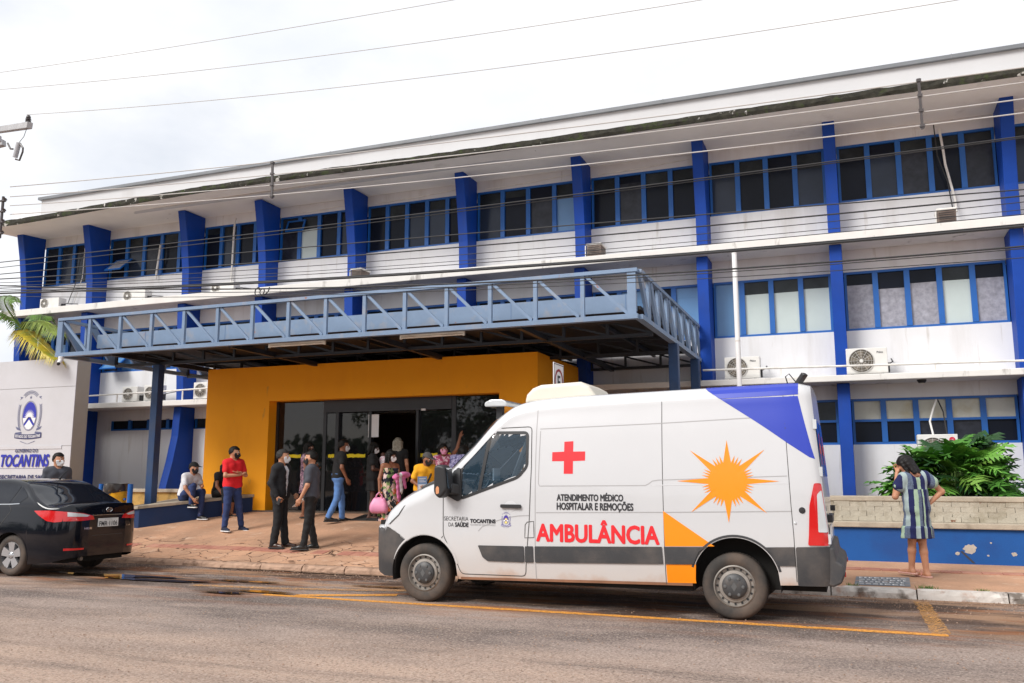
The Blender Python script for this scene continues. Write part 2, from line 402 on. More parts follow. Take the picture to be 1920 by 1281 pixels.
BX('lobby_wall', m_lob, ent, -8.75, -8.65, BF + 1.2, WY + 1.4, ZF, 3.2)
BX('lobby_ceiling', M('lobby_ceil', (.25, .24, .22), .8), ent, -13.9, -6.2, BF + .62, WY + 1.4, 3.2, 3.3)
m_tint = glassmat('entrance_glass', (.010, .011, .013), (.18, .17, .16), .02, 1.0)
m_fr = M('bronze_frame', (.022, .024, .028), .4, .1, 4.)
GY = BF + .3
m_tape = M('yellow_tape', srgb(248, 222, 20), .6, .05, 5.)
def glass_panel(name, x0, x1, z1, tape, y=GY):
    g = BX(name, m_tint, ent, x0, x1, y, y + .012, ZF + .02, z1)
    for a, b in tape:
        tp = MB(); N = 14; vs = []
        for k in range(N + 1):
            x = lerp(a, b, k / N); vs.append((x, y - .004, 1.912 + random.uniform(-.006, .012))); vs.append((x, y - .004, 1.995 - random.uniform(-.004, .016)))
        tp.add(vs, [(2 * k, 2 * k + 2, 2 * k + 3, 2 * k + 1) for k in range(N)]).build('tape', m_tape, g)
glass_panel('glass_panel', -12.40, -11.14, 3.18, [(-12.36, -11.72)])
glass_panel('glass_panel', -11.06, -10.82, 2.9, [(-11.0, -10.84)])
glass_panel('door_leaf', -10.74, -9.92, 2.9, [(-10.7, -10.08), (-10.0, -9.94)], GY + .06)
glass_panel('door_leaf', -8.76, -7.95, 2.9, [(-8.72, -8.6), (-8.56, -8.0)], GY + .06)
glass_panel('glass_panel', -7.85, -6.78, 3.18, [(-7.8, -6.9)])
for x0, x1, z0, z1 in ((-12.42, -12.36, ZF, 3.2), (-11.14, -11.06, ZF, 3.2), (-10.82, -10.74, ZF, 2.92), (-9.96, -9.90, ZF, 2.92), (-8.80, -8.74, ZF, 2.92), (-7.95, -7.85, ZF, 3.2), (-6.82, -6.75, ZF, 3.2)):
    BX('frame_post', m_fr, ent, x0, x1, GY - .02, GY + .09, z0, z1)
BX('door_header', m_fr, ent, -11.06, -7.95, GY - .03, GY + .12, 2.92, 3.2)
BX('ceiling_lamp', M('tube_lamp', (.8, .78, .72), .4), ent, -9.9, -8.8, GY + .9, GY + 1.05, 3.02, 3.07)
BX('notice_sheet', m_white, ent, -9.98, -9.72, GY - .012, GY - .006, 2.35, 2.85)
BX('door_sensor', m_white, ent, -8.66, -8.56, GY - .06, GY - .03, 2.9, 2.94)
mat_ = BX('entrance_mat', M('door_mat', (.03, .028, .026), .95, .2, 30.), None, -9.75, -8.6, 15.75, 16.35, 0, .012)
# ================================================================ ground, road, pavement
def gz(x, y):
    """pavement height: shallow fall on the right, ramp up to the doors on the left"""
    t = min(max((-4.2 - x) / 1.2, 0), 1); t = t * t * (3 - 2 * t)
    a = .10 + .024 * max(y - 12.3, 0)
    b = .085 + .151 * min(max(y - 12.3, 0), 4.3)
    return a + (b - a) * t
mat_.location = (0, 0, 0)
mm = mat_.data
for v in mm.vertices: v.co.z += gz(v.co.x, v.co.y) + .004
tag(mat_, 'dark rectangular door mat on the ramp before the glass doors', 'mat')
gm = M('dust_ground', (.30, .20, .14), .95, .15, .5)
g = MB().add([(-600, -600, -.03), (600, -600, -.03), (600, 600, -.03), (-600, 600, -.03)], [(0, 1, 2, 3)]).build('ground', gm); tag(g, kind='structure')

def road_material():
    m = bpy.data.materials.new('asphalt_dusty'); m.use_nodes = True
    n = m.node_tree.nodes; l = m.node_tree.links; b = n['Principled BSDF']
    g = n.new('ShaderNodeNewGeometry'); sp = n.new('ShaderNodeSeparateXYZ'); l.new(g.outputs['Position'], sp.inputs[0])
    def noise(sc, det=6, st=(1, 1, 1), r=.6):
        mp = n.new('ShaderNodeMapping'); mp.inputs['Scale'].default_value = st; l.new(g.outputs['Position'], mp.inputs[0])
        t = n.new('ShaderNodeTexNoise'); t.inputs['Scale'].default_value = sc; t.inputs['Detail'].default_value = det; t.inputs['Roughness'].default_value = r
        l.new(mp.outputs[0], t.inputs['Vector']); return t.outputs['Fac']
    def mr(v, a, b_, c=0., d=1.):
        r = n.new('ShaderNodeMapRange'); r.clamp = True
        for k, x in (('From Min', a), ('From Max', b_), ('To Min', c), ('To Max', d)): r.inputs[k].default_value = x
        l.new(v, r.inputs['Value']); return r.outputs[0]
    def math_(op, a, b_):
        r = n.new('ShaderNodeMath'); r.operation = op
        for k, x in ((0, a), (1, b_)):
            if isinstance(x, (int, float)): r.inputs[k].default_value = x
            else: l.new(x, r.inputs[k])
        return r.outputs[0]
    def mix(f, a, b_):
        x = n.new('ShaderNodeMix'); x.data_type = 'RGBA'; l.new(f, x.inputs['Factor'])
        for s, k in ((a, 'A'), (b_, 'B')):
            if isinstance(s, tuple): x.inputs[k].default_value = (*s, 1)
            else: l.new(s, x.inputs[k])
        return x.outputs['Result']
    grain = noise(38, 5, r=.85); fine = noise(120, 2)
    base = mix(mr(noise(.9, 7, (.4, 1, 1)), .40, .60), srgb(114, 102, 97), srgb(166, 148, 138))
    # reddish dust towards the near lane
    dust = math_('MULTIPLY', mr(math_('ADD', sp.outputs['Y'], mr(noise(.5, 6, (.5, 1, 1)), .2, .8, -1.6, 1.6)), 8.2, 6.3), mr(noise(1.3, 7, (.3, 1, 1)), .25, .6, .35, 1.))
    base = mix(dust, base, srgb(194, 167, 149))
    # damp strip along the kerb
    wetn = math_('ADD', sp.outputs['Y'], mr(noise(.7, 7, (.35, 1, 1)), .25, .75, -1.9, 1.5))
    wet = math_('MULTIPLY', mr(wetn, 9.2, 10.3), mr(noise(1.5, 8, (.35, 1, 1), .7), .41, .51))
    silt = math_('MULTIPLY', mr(noise(1.1, 8, (.28, 1.3, 1)), .50, .60), mr(sp.outputs['Y'], 8.8, 10.2))
    # damp tyre tracks in the lane
    trk = math_('MULTIPLY', mr(noise(1.6, 7, (.12, 1.4, 1)), .57, .68), .45)
    base = mix(trk, base, srgb(84, 76, 74))
    vo = n.new('ShaderNodeTexVoronoi'); vo.inputs['Scale'].default_value = 62; l.new(g.outputs['Position'], vo.inputs['Vector']); vs_ = n.new('ShaderNodeSeparateColor'); l.new(vo.outputs['Color'], vs_.inputs[0])
    base = mix(mr(vs_.outputs[0], .72, .95, 0, .42), base, srgb(210, 192, 178)); base = mix(mr(vs_.outputs[1], .70, .95, 0, .45), base, srgb(64, 52, 46))
    base = mix(mr(grain, .50, .62, 0, .42), base, srgb(205, 190, 178)); base = mix(mr(grain, .48, .36, 0, .50), base, srgb(62, 54, 50))
    wm = n.new('ShaderNodeMix'); wm.data_type = 'RGBA'; wm.blend_type = 'MULTIPLY'; l.new(wet, wm.inputs['Factor']); l.new(base, wm.inputs['A']); wm.inputs['B'].default_value = (.36, .29, .25, 1); base = wm.outputs['Result']
    base = mix(math_('MULTIPLY', silt, .70), base, srgb(188, 150, 120))
    rust = math_('MULTIPLY', mr(noise(1.7, 8, (.35, 1.5, 1)), .52, .62), mr(sp.outputs['Y'], 8.6, 9.6)); base = mix(math_('MULTIPLY', rust, .6), base, srgb(158, 98, 56))
    l.new(base, b.inputs['Base Color'])
    l.new(mr(wet, .2, 1., .95, .62), b.inputs['Roughness']); b.inputs['Specular IOR Level'].default_value = .15
    bp = n.new('ShaderNodeBump'); bp.inputs['Strength'].default_value = .9; bp.inputs['Distance'].default_value = .02
    l.new(math_('ADD', grain, math_('MULTIPLY', fine, .5)), bp.inputs['Height']); l.new(bp.outputs[0], b.inputs['Normal'])
    return m
m_road = road_material()
mb = MB(); nx, ny = 90, 24
for i in range(nx + 1):
    for j in range(ny + 1):
        x = lerp(-60, 40, i / nx); y = lerp(-9, 12.32, j / ny); mb.v.append((x, y, 0))
for i in range(nx):
    for j in range(ny):
        a = i * (ny + 1) + j; mb.f.append((a, a + ny + 1, a + ny + 2, a + 1))
mb.mi = [0] * len(mb.f)
tag(mb.build('road', m_road, fix=False), kind='structure')

# painted lines, worn
def paint_mat(name, col):
    m = bpy.data.materials.new(name); m.use_nodes = True; n = m.node_tree.nodes; l = m.node_tree.links
    b = n['Principled BSDF']; b.inputs['Roughness'].default_value = .8
    g = n.new('ShaderNodeNewGeometry'); t = n.new('ShaderNodeTexNoise'); t.inputs['Scale'].default_value = 26; t.inputs['Detail'].default_value = 8; t.inputs['Roughness'].default_value = .8
    l.new(g.outputs['Position'], t.inputs['Vector'])
    r = n.new('ShaderNodeMapRange'); r.inputs['From Min'].default_value = .34; r.inputs['From Max'].default_value = .55; r.inputs['To Min'].default_value = .22; l.new(t.outputs['Fac'], r.inputs['Value'])
    b.inputs['Base Color'].default_value = (*col, 1); l.new(r.outputs[0], b.inputs['Alpha'])
    return m
m_yel = paint_mat('yellow_road_paint', srgb(222, 152, 62))
m_yel2 = paint_mat('yellow_road_paint_faded', srgb(206, 150, 84)); [setattr(x.inputs['To Min'], 'default_value', .05) or setattr(x.inputs['From Min'], 'default_value', .44) or setattr(x.inputs['From Max'], 'default_value', .62) for x in m_yel2.node_tree.nodes if x.type == 'MAP_RANGE']
def strip(name, pts, wd, z, mat, label, cat='road marking', N=40, jit=.012):
    mb = MB()
    P = [Vector((p[0], p[1], 0)) for p in pts]
    for i in range(N + 1):
        t = i / N * (len(P) - 1); k = min(int(t), len(P) - 2); p = P[k].lerp(P[k + 1], t - k); d = (P[k + 1] - P[k]).normalized()
        nrm = Vector((-d.y, d.x, 0)); a = wd / 2 + random.uniform(-jit, jit); b = wd / 2 + random.uniform(-jit, jit)
        q = p + nrm * a; r = p - nrm * b
        mb.v += [(q.x, q.y, z), (r.x, r.y, z)]
    mb.add([], []); mb.f = [(2 * i, 2 * i + 1, 2 * i + 3, 2 * i + 2) for i in range(N)]; mb.mi = [0] * N
    o = mb.build(name, mat, fix=False); tag(o, label, cat, kind='structure'); return o
strip('bay_line', [(-7.2, 9.60), (-5.5, 9.57), (.72, 9.55)], .13, .004, m_yel, 'long worn yellow line along the outer edge of the parking bay', N=160)
strip('bay_end_line', [(.66, 9.6), (.63, 11.95)], .17, .008, m_yel2, 'short yellow stripe crossing the parking bay behind the ambulance')
strip('bay_hatch_line', [(-6.75, 9.66), (-5.55, 10.15)], .16, .0075, m_yel, 'diagonal yellow hatch stripe by the front wheel of the ambulance')
strip('bay_hatch_line', [(-8.7, 10.0), (-7.2, 10.15), (-5.6, 10.55)], .17, .0115, m_yel2, 'long slanting yellow stripe in the silt before the ambulance')

# puddles
m_water = M('muddy_water', (.045, .030, .020), .03, .3, 2., spec=.6)
m_water2 = M('silty_water', (.20, .10, .035), .05, .3, 2., spec=.6)
def puddle(cx, cy, rx, ry, label, m=m_water, seed=0, z=.0165):
    rnd = random.Random(seed); mb = MB(); N = 56; ph = [rnd.uniform(0, 6.28) for _ in range(8)]
    vs = [(cx, cy, z)]
    for k in range(N):
        a = 2 * math.pi * k / N; r = 1 + .22 * math.sin(2 * a + ph[0]) + .16 * math.sin(3 * a + ph[1]) + .12 * math.sin(5 * a + ph[2]) + .09 * math.sin(9 * a + ph[3]) + .06 * math.sin(14 * a + ph[4])
        vs.append((cx + rx * r * math.cos(a), cy + ry * r * math.sin(a), z))
    mb.add(vs, [(0, 1 + k, 1 + (k + 1) % N) for k in range(N)])
    tag(mb.build('puddle', m, fix=False), label, 'puddle', kind='structure')
puddle(-9.55, 10.25, .75, .12, 'dark puddle on the road just behind the black car', seed=1)
puddle(-10.6, 10.5, 1.0, .14, 'dark wet pool in the shade under the black car', seed=2)
puddle(-9.2, 12.02, .75, .07, 'long thin puddle along the kerb before the ramp', seed=3)
puddle(-7.55, 11.95, .8, .08, 'thin gutter puddle by the kerb left of the ambulance', seed=4)
puddle(-7.3, 9.75, .55, .08, 'muddy orange puddle on the worn yellow line', m_water2, 5)
puddle(-7.75, 9.5, .45, .06, 'small dark puddle beside the muddy orange one', seed=6)
puddle(-8.3, 10.6, .5, .07, 'shallow brown puddle between the car and the ambulance', m_water2, 7)
puddle(-6.1, 10.75, .4, .06, 'orange puddle before the bumper of the ambulance', m_water2, 8)

# pavement sheet
def pave_material():
    m = bpy.data.materials.new('red_dust_concrete'); m.use_nodes = True
    n = m.node_tree.nodes; l = m.node_tree.links; b = n['Principled BSDF']; b.inputs['Roughness'].default_value = .95; b.inputs['Specular IOR Level'].default_value = .15
    g = n.new('ShaderNodeNewGeometry'); sp = n.new('ShaderNodeSeparateXYZ'); l.new(g.outputs['Position'], sp.inputs[0])
    def noise(sc, det=6, r=.6):
        t = n.new('ShaderNodeTexNoise'); t.inputs['Scale'].default_value = sc; t.inputs['Detail'].default_value = det; t.inputs['Roughness'].default_value = r
        l.new(g.outputs['Position'], t.inputs['Vector']); return t
    def mr(v, a, b_, c=0., d=1.):
        r = n.new('ShaderNodeMapRange'); r.clamp = True
        for k, x in (('From Min', a), ('From Max', b_), ('To Min', c), ('To Max', d)): r.inputs[k].default_value = x
        l.new(v, r.inputs['Value']); return r.outputs[0]
    def mul(a, b_):
        r = n.new('ShaderNodeMath'); r.operation = 'MULTIPLY'; l.new(a, r.inputs[0]); l.new(b_, r.inputs[1]); return r.outputs[0]
    def mix(f, a, b_):
        x = n.new('ShaderNodeMix'); x.data_type = 'RGBA'; l.new(f, x.inputs['Factor'])
        for s, k in ((a, 'A'), (b_, 'B')):
            if isinstance(s, tuple): x.inputs[k].default_value = (*s, 1)
            else: l.new(s, x.inputs[k])
        return x.outputs['Result']
    c = mix(mr(noise(.9, 8).outputs['Fac'], .35, .65), srgb(168, 134, 110), srgb(200, 156, 126))
    c = mix(mr(noise(3.5, 8, .7).outputs['Fac'], .56, .7, 0, .6), c, srgb(216, 190, 168))
    c = mix(mr(noise(1.7, 8, .7).outputs['Fac'], .58, .72, 0, .5), c, srgb(190, 126, 90))
    c = mix(mr(noise(30, 4).outputs['Fac'], .5, .75, 0, .35), c, srgb(120, 95, 80))
    # crazed cracks: distorted voronoi edges, strongest near the kerb
    d = n.new('ShaderNodeVectorMath'); d.operation = 'MULTIPLY_ADD'; l.new(noise(1.8, 6).outputs['Color'], d.inputs[0]); d.inputs[1].default_value = (.55, .55, .55); l.new(g.outputs['Position'], d.inputs[2])
    mp = n.new('ShaderNodeMapping'); mp.inputs['Scale'].default_value = (1.0, 1.35, 0); l.new(d.outputs[0], mp.inputs[0])
    v = n.new('ShaderNodeTexVoronoi'); v.feature = 'DISTANCE_TO_EDGE'; v.inputs['Scale'].default_value = 2.3; l.new(mp.outputs[0], v.inputs['Vector'])
    crack = mul(mr(v.outputs['Distance'], .030, .012), mr(noise(.8, 3).outputs['Fac'], .40, .52)); crack = mul(crack, mr(sp.outputs['Y'], 14.3, 13.5))
    crack = mul(crack, mr(sp.outputs['X'], -4.5, -5.5))
    c = mix(crack, c, srgb(70, 50, 40))
    l.new(c, b.inputs['Base Color'])
    bp = n.new('ShaderNodeBump'); bp.inputs['Strength'].default_value = .3; bp.inputs['Distance'].default_value = .01; l.new(noise(45, 5).outputs['Fac'], bp.inputs['Height']); l.new(bp.outputs[0], b.inputs['Normal'])
    return m
m_pave = pave_material()
mb = MB(); nx, ny = 130, 26
for i in range(nx + 1):
    for j in range(ny + 1):
        x = lerp(-30, 14, i / nx); y = lerp(12.32, 17.0, j / ny); mb.v.append((x, y, gz(x, y)))
for i in range(nx):
    for j in range(ny):
        a = i * (ny + 1) + j; mb.f.append((a, a + ny + 1, a + ny + 2, a + 1))
mb.mi = [0] * len(mb.f)
pav = tag(mb.build('pavement', m_pave, fix=False, smooth=True), kind='structure')

# kerb stones, each its own piece
m_kerb = M('kerb_white', srgb(206, 198, 190), .9, .15, 5., bump=.7, bscale=14, dirt=srgb(92, 80, 70), dscale=3., damt=.9, dlo=.5, dhi=.62, dirt2=srgb(170, 118, 88), d2scale=2.2, d2lo=.55, d2hi=.7)
m_kerb2 = M('kerb_dusty', srgb(172, 140, 118), .9, .2, 5., bump=.7, bscale=14, dirt=srgb(90, 66, 50), dscale=3., damt=.8, dlo=.5, dhi=.65)
kerb = bpy.data.objects.new('kerb', None); COL.objects.link(kerb); tag(kerb, kind='structure')
def kerbstone(x0, x1, h, m, k):
    rnd = random.Random(k); N = 9; mb = MB(); prof = [(12.16, -.02), (12.17, .55), (12.20, .93), (12.25, 1.0), (12.34, 1.0), (12.38, .4)]
    for i in range(N + 1):
        x = lerp(x0 + .008, x1 - .008, i / N); e = .012 if 0 < i < N else .02
        for j, (y, t) in enumerate(prof): mb.v.append((x, y + rnd.uniform(-e, e) * (j in (1, 2, 3)), max(-.02, h * t + rnd.uniform(-e, e) * .8 * (j in (2, 3)))))
    q = len(prof)
    for i in range(N):
        for j in range(q - 1): mb.f.append((i * q + j, i * q + q + j, i * q + q + j + 1, i * q + j + 1))
    mb.f += [tuple(range(q)), tuple(N * q + j for j in range(q))]; mb.mi = [0] * len(mb.f)
    mb.build('kerb_stone', m, kerb)
x = -17.2; k = 0
while x < 6.5:
    ln = .8 if x < -4.4 else 1.0
    kerbstone(x, x + ln, .085 if x < -4.4 else .115, m_kerb2 if x < -4.4 else m_kerb, k); x += ln; k += 1
# tactile tile row (each tile a piece of the pavement)
m_tile = M('red_paver', srgb(168, 112, 94), .9, .15, 6., bump=.4, dirt=srgb(196, 150, 124), dscale=2.5, damt=.6, dlo=.45, dhi=.65)
tm = MB().box(-.125, .125, -.125, .125, -.012, .006).mesh('tactile_tile', m_tile)
x = -1.2; i = 0
while x < 5.2:
    o = bpy.data.objects.new('tactile_tile', tm); COL.objects.link(o); o.parent = pav
    y = 14.22; o.location = (x, y, gz(x, y) + .003 + random.uniform(0, .004)); o.rotation_euler = (math.atan(.024), random.uniform(-.01, .01), random.uniform(-.02, .02)); x += .262
x = -15.5
while x < -5.7:
    y = 13.15 + .04 * math.sin(x); x += .262
    if random.random() < .25: continue
    x -= .262; o = bpy.data.objects.new('tactile_tile', tm); COL.objects.link(o); o.parent = pav
    o.location = (x, y, gz(x, y) + random.uniform(-.001, .003)); o.rotation_euler = (math.atan(.151), 0, random.uniform(-.02, .02)); x += .262
# painted stencil on the pavement
st = MB().add([(-.12, 12.5, gz(0, 12.5) + .004), (.55, 12.55, gz(0, 12.55) + .004), (.58, 13.45, gz(0, 13.45) + .004), (-.1, 13.35, gz(0, 13.35) + .004)], [(0, 1, 2, 3)]).build('painted_patch', M('grey_floor_paint', srgb(120, 124, 130), .85, .15, 6., dirt=srgb(190, 150, 120), dscale=6, damt=.6, dlo=.55, dhi=.7))
tag(st, 'grey painted patch with worn white lettering on the pavement', 'stencil')
rr = random.Random(5)
for row in range(4):
    xx = -.06
    while xx < .5:
        wdd = rr.uniform(.03, .07); y0 = 12.58 + row * .2; zz = gz(0, y0) + .009
        q = MB().add([(xx, y0, zz), (xx + wdd, y0, zz), (xx + wdd, y0 + .035, zz), (xx, y0 + .035, zz), (xx, y0 + .09, zz), (xx + wdd, y0 + .09, zz), (xx + wdd, y0 + .125, zz), (xx, y0 + .125, zz)], [(0, 1, 2, 3), (4, 5, 6, 7)])
        if rr.random() < .7: q.add([(xx, y0 + .035, zz), (xx + .018, y0 + .035, zz), (xx + .018, y0 + .09, zz), (xx, y0 + .09, zz)], [(0, 1, 2, 3)])
        q.build('letter_mark', m_white, st); xx += wdd + .025

# ---------------------------------------------------------------- planters
m_bluew = M('blue_wall_paint', srgb(6, 80, 152), .7, .06, 1.5, bump=.15, dirt=srgb(24, 58, 120), dscale=1.2, damt=.5, dirt2=srgb(150, 150, 150), d2scale=7., d2lo=.735, d2hi=.75)
m_cap = M('concrete_cap', srgb(176, 164, 146), .9, .15, 4., bump=.4, dirt=srgb(96, 84, 70), dscale=2.5, damt=.7, dlo=.52, dhi=.7)
m_brickw = M('peeling_white_brick', srgb(180, 172, 156), .92, .1, 8., bump=.5, bscale=30, dirt=srgb(128, 116, 92), dscale=2.0, damt=.85, dlo=.46, dhi=.66, dirt2=srgb(120, 78, 54), d2scale=3.5, d2lo=.66, d2hi=.70)
m_mort = M('stained_mortar', srgb(120, 112, 92), .95, .2, 8., bump=.5)
plr = thing('planter_wall', 'two-tier planter with blue lower wall and peeling white brick upper wall', 'planter', (2, 15.3, .17))
BX('blue_wall', m_bluew, plr, -4.6, 7.5, 15.3, 15.55, .05, .70)
BX('lower_cap', m_cap, plr, -4.6, 7.5, 15.24, 15.75, .70, .785, bevel=.012)
BX('brick_core', m_brickw, plr, -4.6, 7.5, 15.585, 15.78, .785, 1.105)
BX('upper_cap', m_cap, plr, -4.6, 7.5, 15.52, 15.86, 1.105, 1.185, bevel=.012)
bms = []
for k in range(4):
    rnd = random.Random(k); b = MB().box(-.1235, .1235, -.05, 0, -.0388, .0388)
    b.v = [(x + rnd.uniform(-.005, .005), y + rnd.uniform(-.006, .004), z + rnd.uniform(-.003, .003)) for x, y, z in b.v]
    bms.append(b.mesh('brick', m_brickw))
for row in range(4):
    x = -1.4 + (.125 if row % 2 else 0)
    while x < 5.2:
        o = bpy.data.objects.new('brick', random.choice(bms)); COL.objects.link(o); o.parent = plr; o.matrix_parent_inverse = wmat(plr).inverted()
        o.location = (x, 15.588 + random.uniform(-.004, .004), .828 + row * .079); o.rotation_euler = (0, random.uniform(-.01, .01), random.uniform(-.012, .012)); x += .25
# paint loss patches on the blue wall
def patch(cx, cz, r, seed, parent, m, y=15.297):
    rnd = random.Random(seed); N = 18
    vs = [(cx + r * rnd.uniform(.7, 1.1) * math.cos(2 * math.pi * k / N), y, cz + r * .85 * rnd.uniform(.7, 1.1) * math.sin(2 * math.pi * k / N)) for k in range(N)]
    MB().add(vs, [tuple(range(N))]).build('bare_patch', m, parent)
m_bare = M('bare_render', srgb(182, 172, 160), .95, .15, 10.)
patch(1.54, .40, .10, 1, plr, m_bare); patch(2.13, .34, .04, 2, plr, m_bare); patch(1.83, .50, .016, 3, plr, m_bare); patch(1.78, .31, .018, 4, plr, m_bare); patch(1.36, .33, .035, 5, plr, m_bare)
MB().add([(1.40, 15.2965, .36), (1.43, 15.2965, .37), (1.60, 15.2965, .19), (1.56, 15.2965, .19)], [(0, 1, 2, 3)]).build('crack', M('crack_dark', (.05, .05, .06), .9), plr)
BX('soil', M('soil', (.08, .05, .03), .95, .3, 6.), plr, -4.6, 7.5, 15.78, WY - .02, .6, 1.0)
# left planter block beside the ramp, top follows the slope
pll = thing('ramp_side_planter', 'dark blue sloping bench wall beside the ramp left of the entrance', 'planter', (-14, 15, .4))
pts = [(-14.5, 14.56), (-14.15, 14.56), (-12.75, 16.49), (-14.18, 16.49), (-14.5, 16.0)]
tops = [.86, .88, 1.10, 1.10, 1.0]
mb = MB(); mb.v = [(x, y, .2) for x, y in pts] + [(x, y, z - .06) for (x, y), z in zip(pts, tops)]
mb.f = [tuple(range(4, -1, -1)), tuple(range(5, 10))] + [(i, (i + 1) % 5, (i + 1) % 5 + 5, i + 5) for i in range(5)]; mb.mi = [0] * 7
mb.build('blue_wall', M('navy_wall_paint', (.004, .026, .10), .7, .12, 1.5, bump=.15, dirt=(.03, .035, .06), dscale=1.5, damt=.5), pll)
def inset(e): c = Vector((-13.9, 15.7)); return [tuple(Vector(p) + (Vector(p) - c).normalized() * e) for p in pts]
P2 = inset(.04); mb = MB(); mb.v = [(x, y, z - .058) for (x, y), z in zip(P2, tops)] + [(x, y, z) for (x, y), z in zip(P2, tops)]
mb.v = [(x, min(y, 16.49), z) for x, y, z in mb.v]
mb.f = [tuple(range(4, -1, -1)), tuple(range(5, 10))] + [(i, (i + 1) % 5, (i + 1) % 5 + 5, i + 5) for i in range(5)]; mb.mi = [0] * 7
mb.build('cap', m_cap, pll)
pl2 = thing('low_garden_wall', 'low stained yellowish garden wall with beige cap behind the litter bin', 'wall', (-17, 16.9, .4))
BX('wall', M('yellow_stained_render', srgb(186, 150, 84), .9, .2, 3., bump=.3, dirt=srgb(90, 76, 48), dscale=2.2, damt=.8, dlo=.45, dhi=.65), pl2, -18.6, -14.6, 16.9, 17.1, .2, 1.12)
BX('cap', m_cap, pl2, -18.6, -14.58, 16.84, 17.16, 1.12, 1.20, bevel=.01)
# grass tufts at the kerb
m_grass = M('kerb_grass', (.10, .19, .03), .7, .4, 30.)
def tuft(x, y, r, n, h, label, seed):
    rnd = random.Random(seed); mb = MB()
    for _ in range(n):
        a = rnd.uniform(0, 6.28); d = rnd.uniform(0, r); px, py = x + d * math.cos(a), y + d * math.sin(a) * .6; hh = h * rnd.uniform(.4, 1)
        b = rnd.uniform(0, 6.28); wv = .006; lx, ly = rnd.uniform(-.05, .05), rnd.uniform(-.05, .05); z0 = max(gz(px, py), 0) - .01
        mb.add([(px - wv * math.cos(b), py - wv * math.sin(b), z0), (px + wv * math.cos(b), py + wv * math.sin(b), z0), (px + lx, py + ly, z0 + hh)], [(0, 1, 2)])
    tag(mb.build('grass_tuft', m_grass, fix=False), label, 'grass', kind='stuff')
tuft(-.42, 13.35, .16, 160, .13, 'bright green grass tuft on the pavement behind the ambulance bumper', 1)
tuft(.75, 12.42, .14, 110, .07, 'flat weeds growing in the kerb joint near the woman', 2)
tuft(1.35, 12.42, .09, 60, .05, 'small weed patch on the kerb right of the woman', 3)
tuft(-.45, 12.5, .12, 90, .07, 'weeds at the kerb edge below the ambulance bumper', 4)
tuft(-.15, 12.42, .08, 50, .06, 'tiny weeds on the kerb beside the painted patch', 6)
tuft(-6.35, 12.3, .05, 40, .06, 'single small weed in the gutter before the ambulance', 5)

# loose grit: denser along the gutter, thin over the lane
m_grit = M('grit', srgb(150, 124, 106), .9, .45, 40.)
rg = random.Random(3); mb = MB()
for i in range(5200):
    if i < 3000: x = rg.uniform(-13, 4); y = 12.15 - abs(rg.gauss(0, .55))
    else: x = rg.uniform(-9, 3.5); y = rg.uniform(5.2, 11.5)
    r = rg.uniform(.004, .012) * (1.25 if i < 3000 else 1); a = rg.uniform(0, 6.28)
    v = [(x + r * math.cos(a + q) * rg.uniform(.7, 1.3), y + r * math.sin(a + q) * rg.uniform(.7, 1.3), .003) for q in (0, 2.1, 4.2)] + [(x, y, .003 + r * rg.uniform(.6, 1.1))]
    mb.add(v, [(0, 1, 3), (1, 2, 3), (2, 0, 3)])
tag(mb.build('loose_grit', m_grit, fix=False), 'loose grit and small stones on the road', 'grit', kind='stuff')
# ================================================================ steel canopy
can = thing('steel_canopy', 'light blue steel truss canopy over the hospital entrance', 'canopy', (-9, 13.5, 0))
CX0, CX1, CY0, CY1, CZ0, CZ1 = -15.62, -3.12, 13.5, 19.7, 3.99, 4.82
def bar(n, p, q, w_, h_, m=m_steelb, par=can): return MB().bar(p, q, w_, h_).build(n, m, par)
bar('top_chord', (CX0, CY0, CZ1 - .03), (CX1, CY0, CZ1 - .03), .10, .06); bar('bottom_chord', (CX0, CY0, CZ0 + .04), (CX1, CY0, CZ0 + .04), .12, .08)
PX = [110, 169, 225, 285, 347, 411, 477, 546, 618, 691, 765, 843, 925, 1010, 1096, 1190]
n = 15; dx = (CX1 - .1 - CX0 - .05) / n
zs, ze = CZ0 + .082, CZ1 - .062
for i in range(n + 1):
    x = CX0 + .05 + i * dx
    bar('truss_post', (x, CY0, zs), (x, CY0, ze), .066 if 0 < i < n else .14, .06)
    if i < n: bar('diagonal', (x + .06, CY0 + .005, ze - .01), (x + dx - .07, CY0 + .005, zs + .01), .04, .05)
# side trusses: plates set on edge
for sx in (CX0, CX1):
    bar('top_chord', (sx, CY0 + .06, CZ1 - .032), (sx, CY1, CZ1 - .032), .10, .06); bar('bottom_chord', (sx, CY0 + .06, CZ0 + .042), (sx, CY1, CZ0 + .042), .12, .08)
    k = 8; dy = (CY1 - CY0 - .1) / k
    for i in range(1, k + 1):
        y = CY0 + i * dy
        bar('truss_post', (sx, y, zs), (sx, y, ze), .05, .16); bar('diagonal', (sx + .01, y - dy + .10, ze - .01), (sx + .01, y - .10, zs + .01), .05, .15)
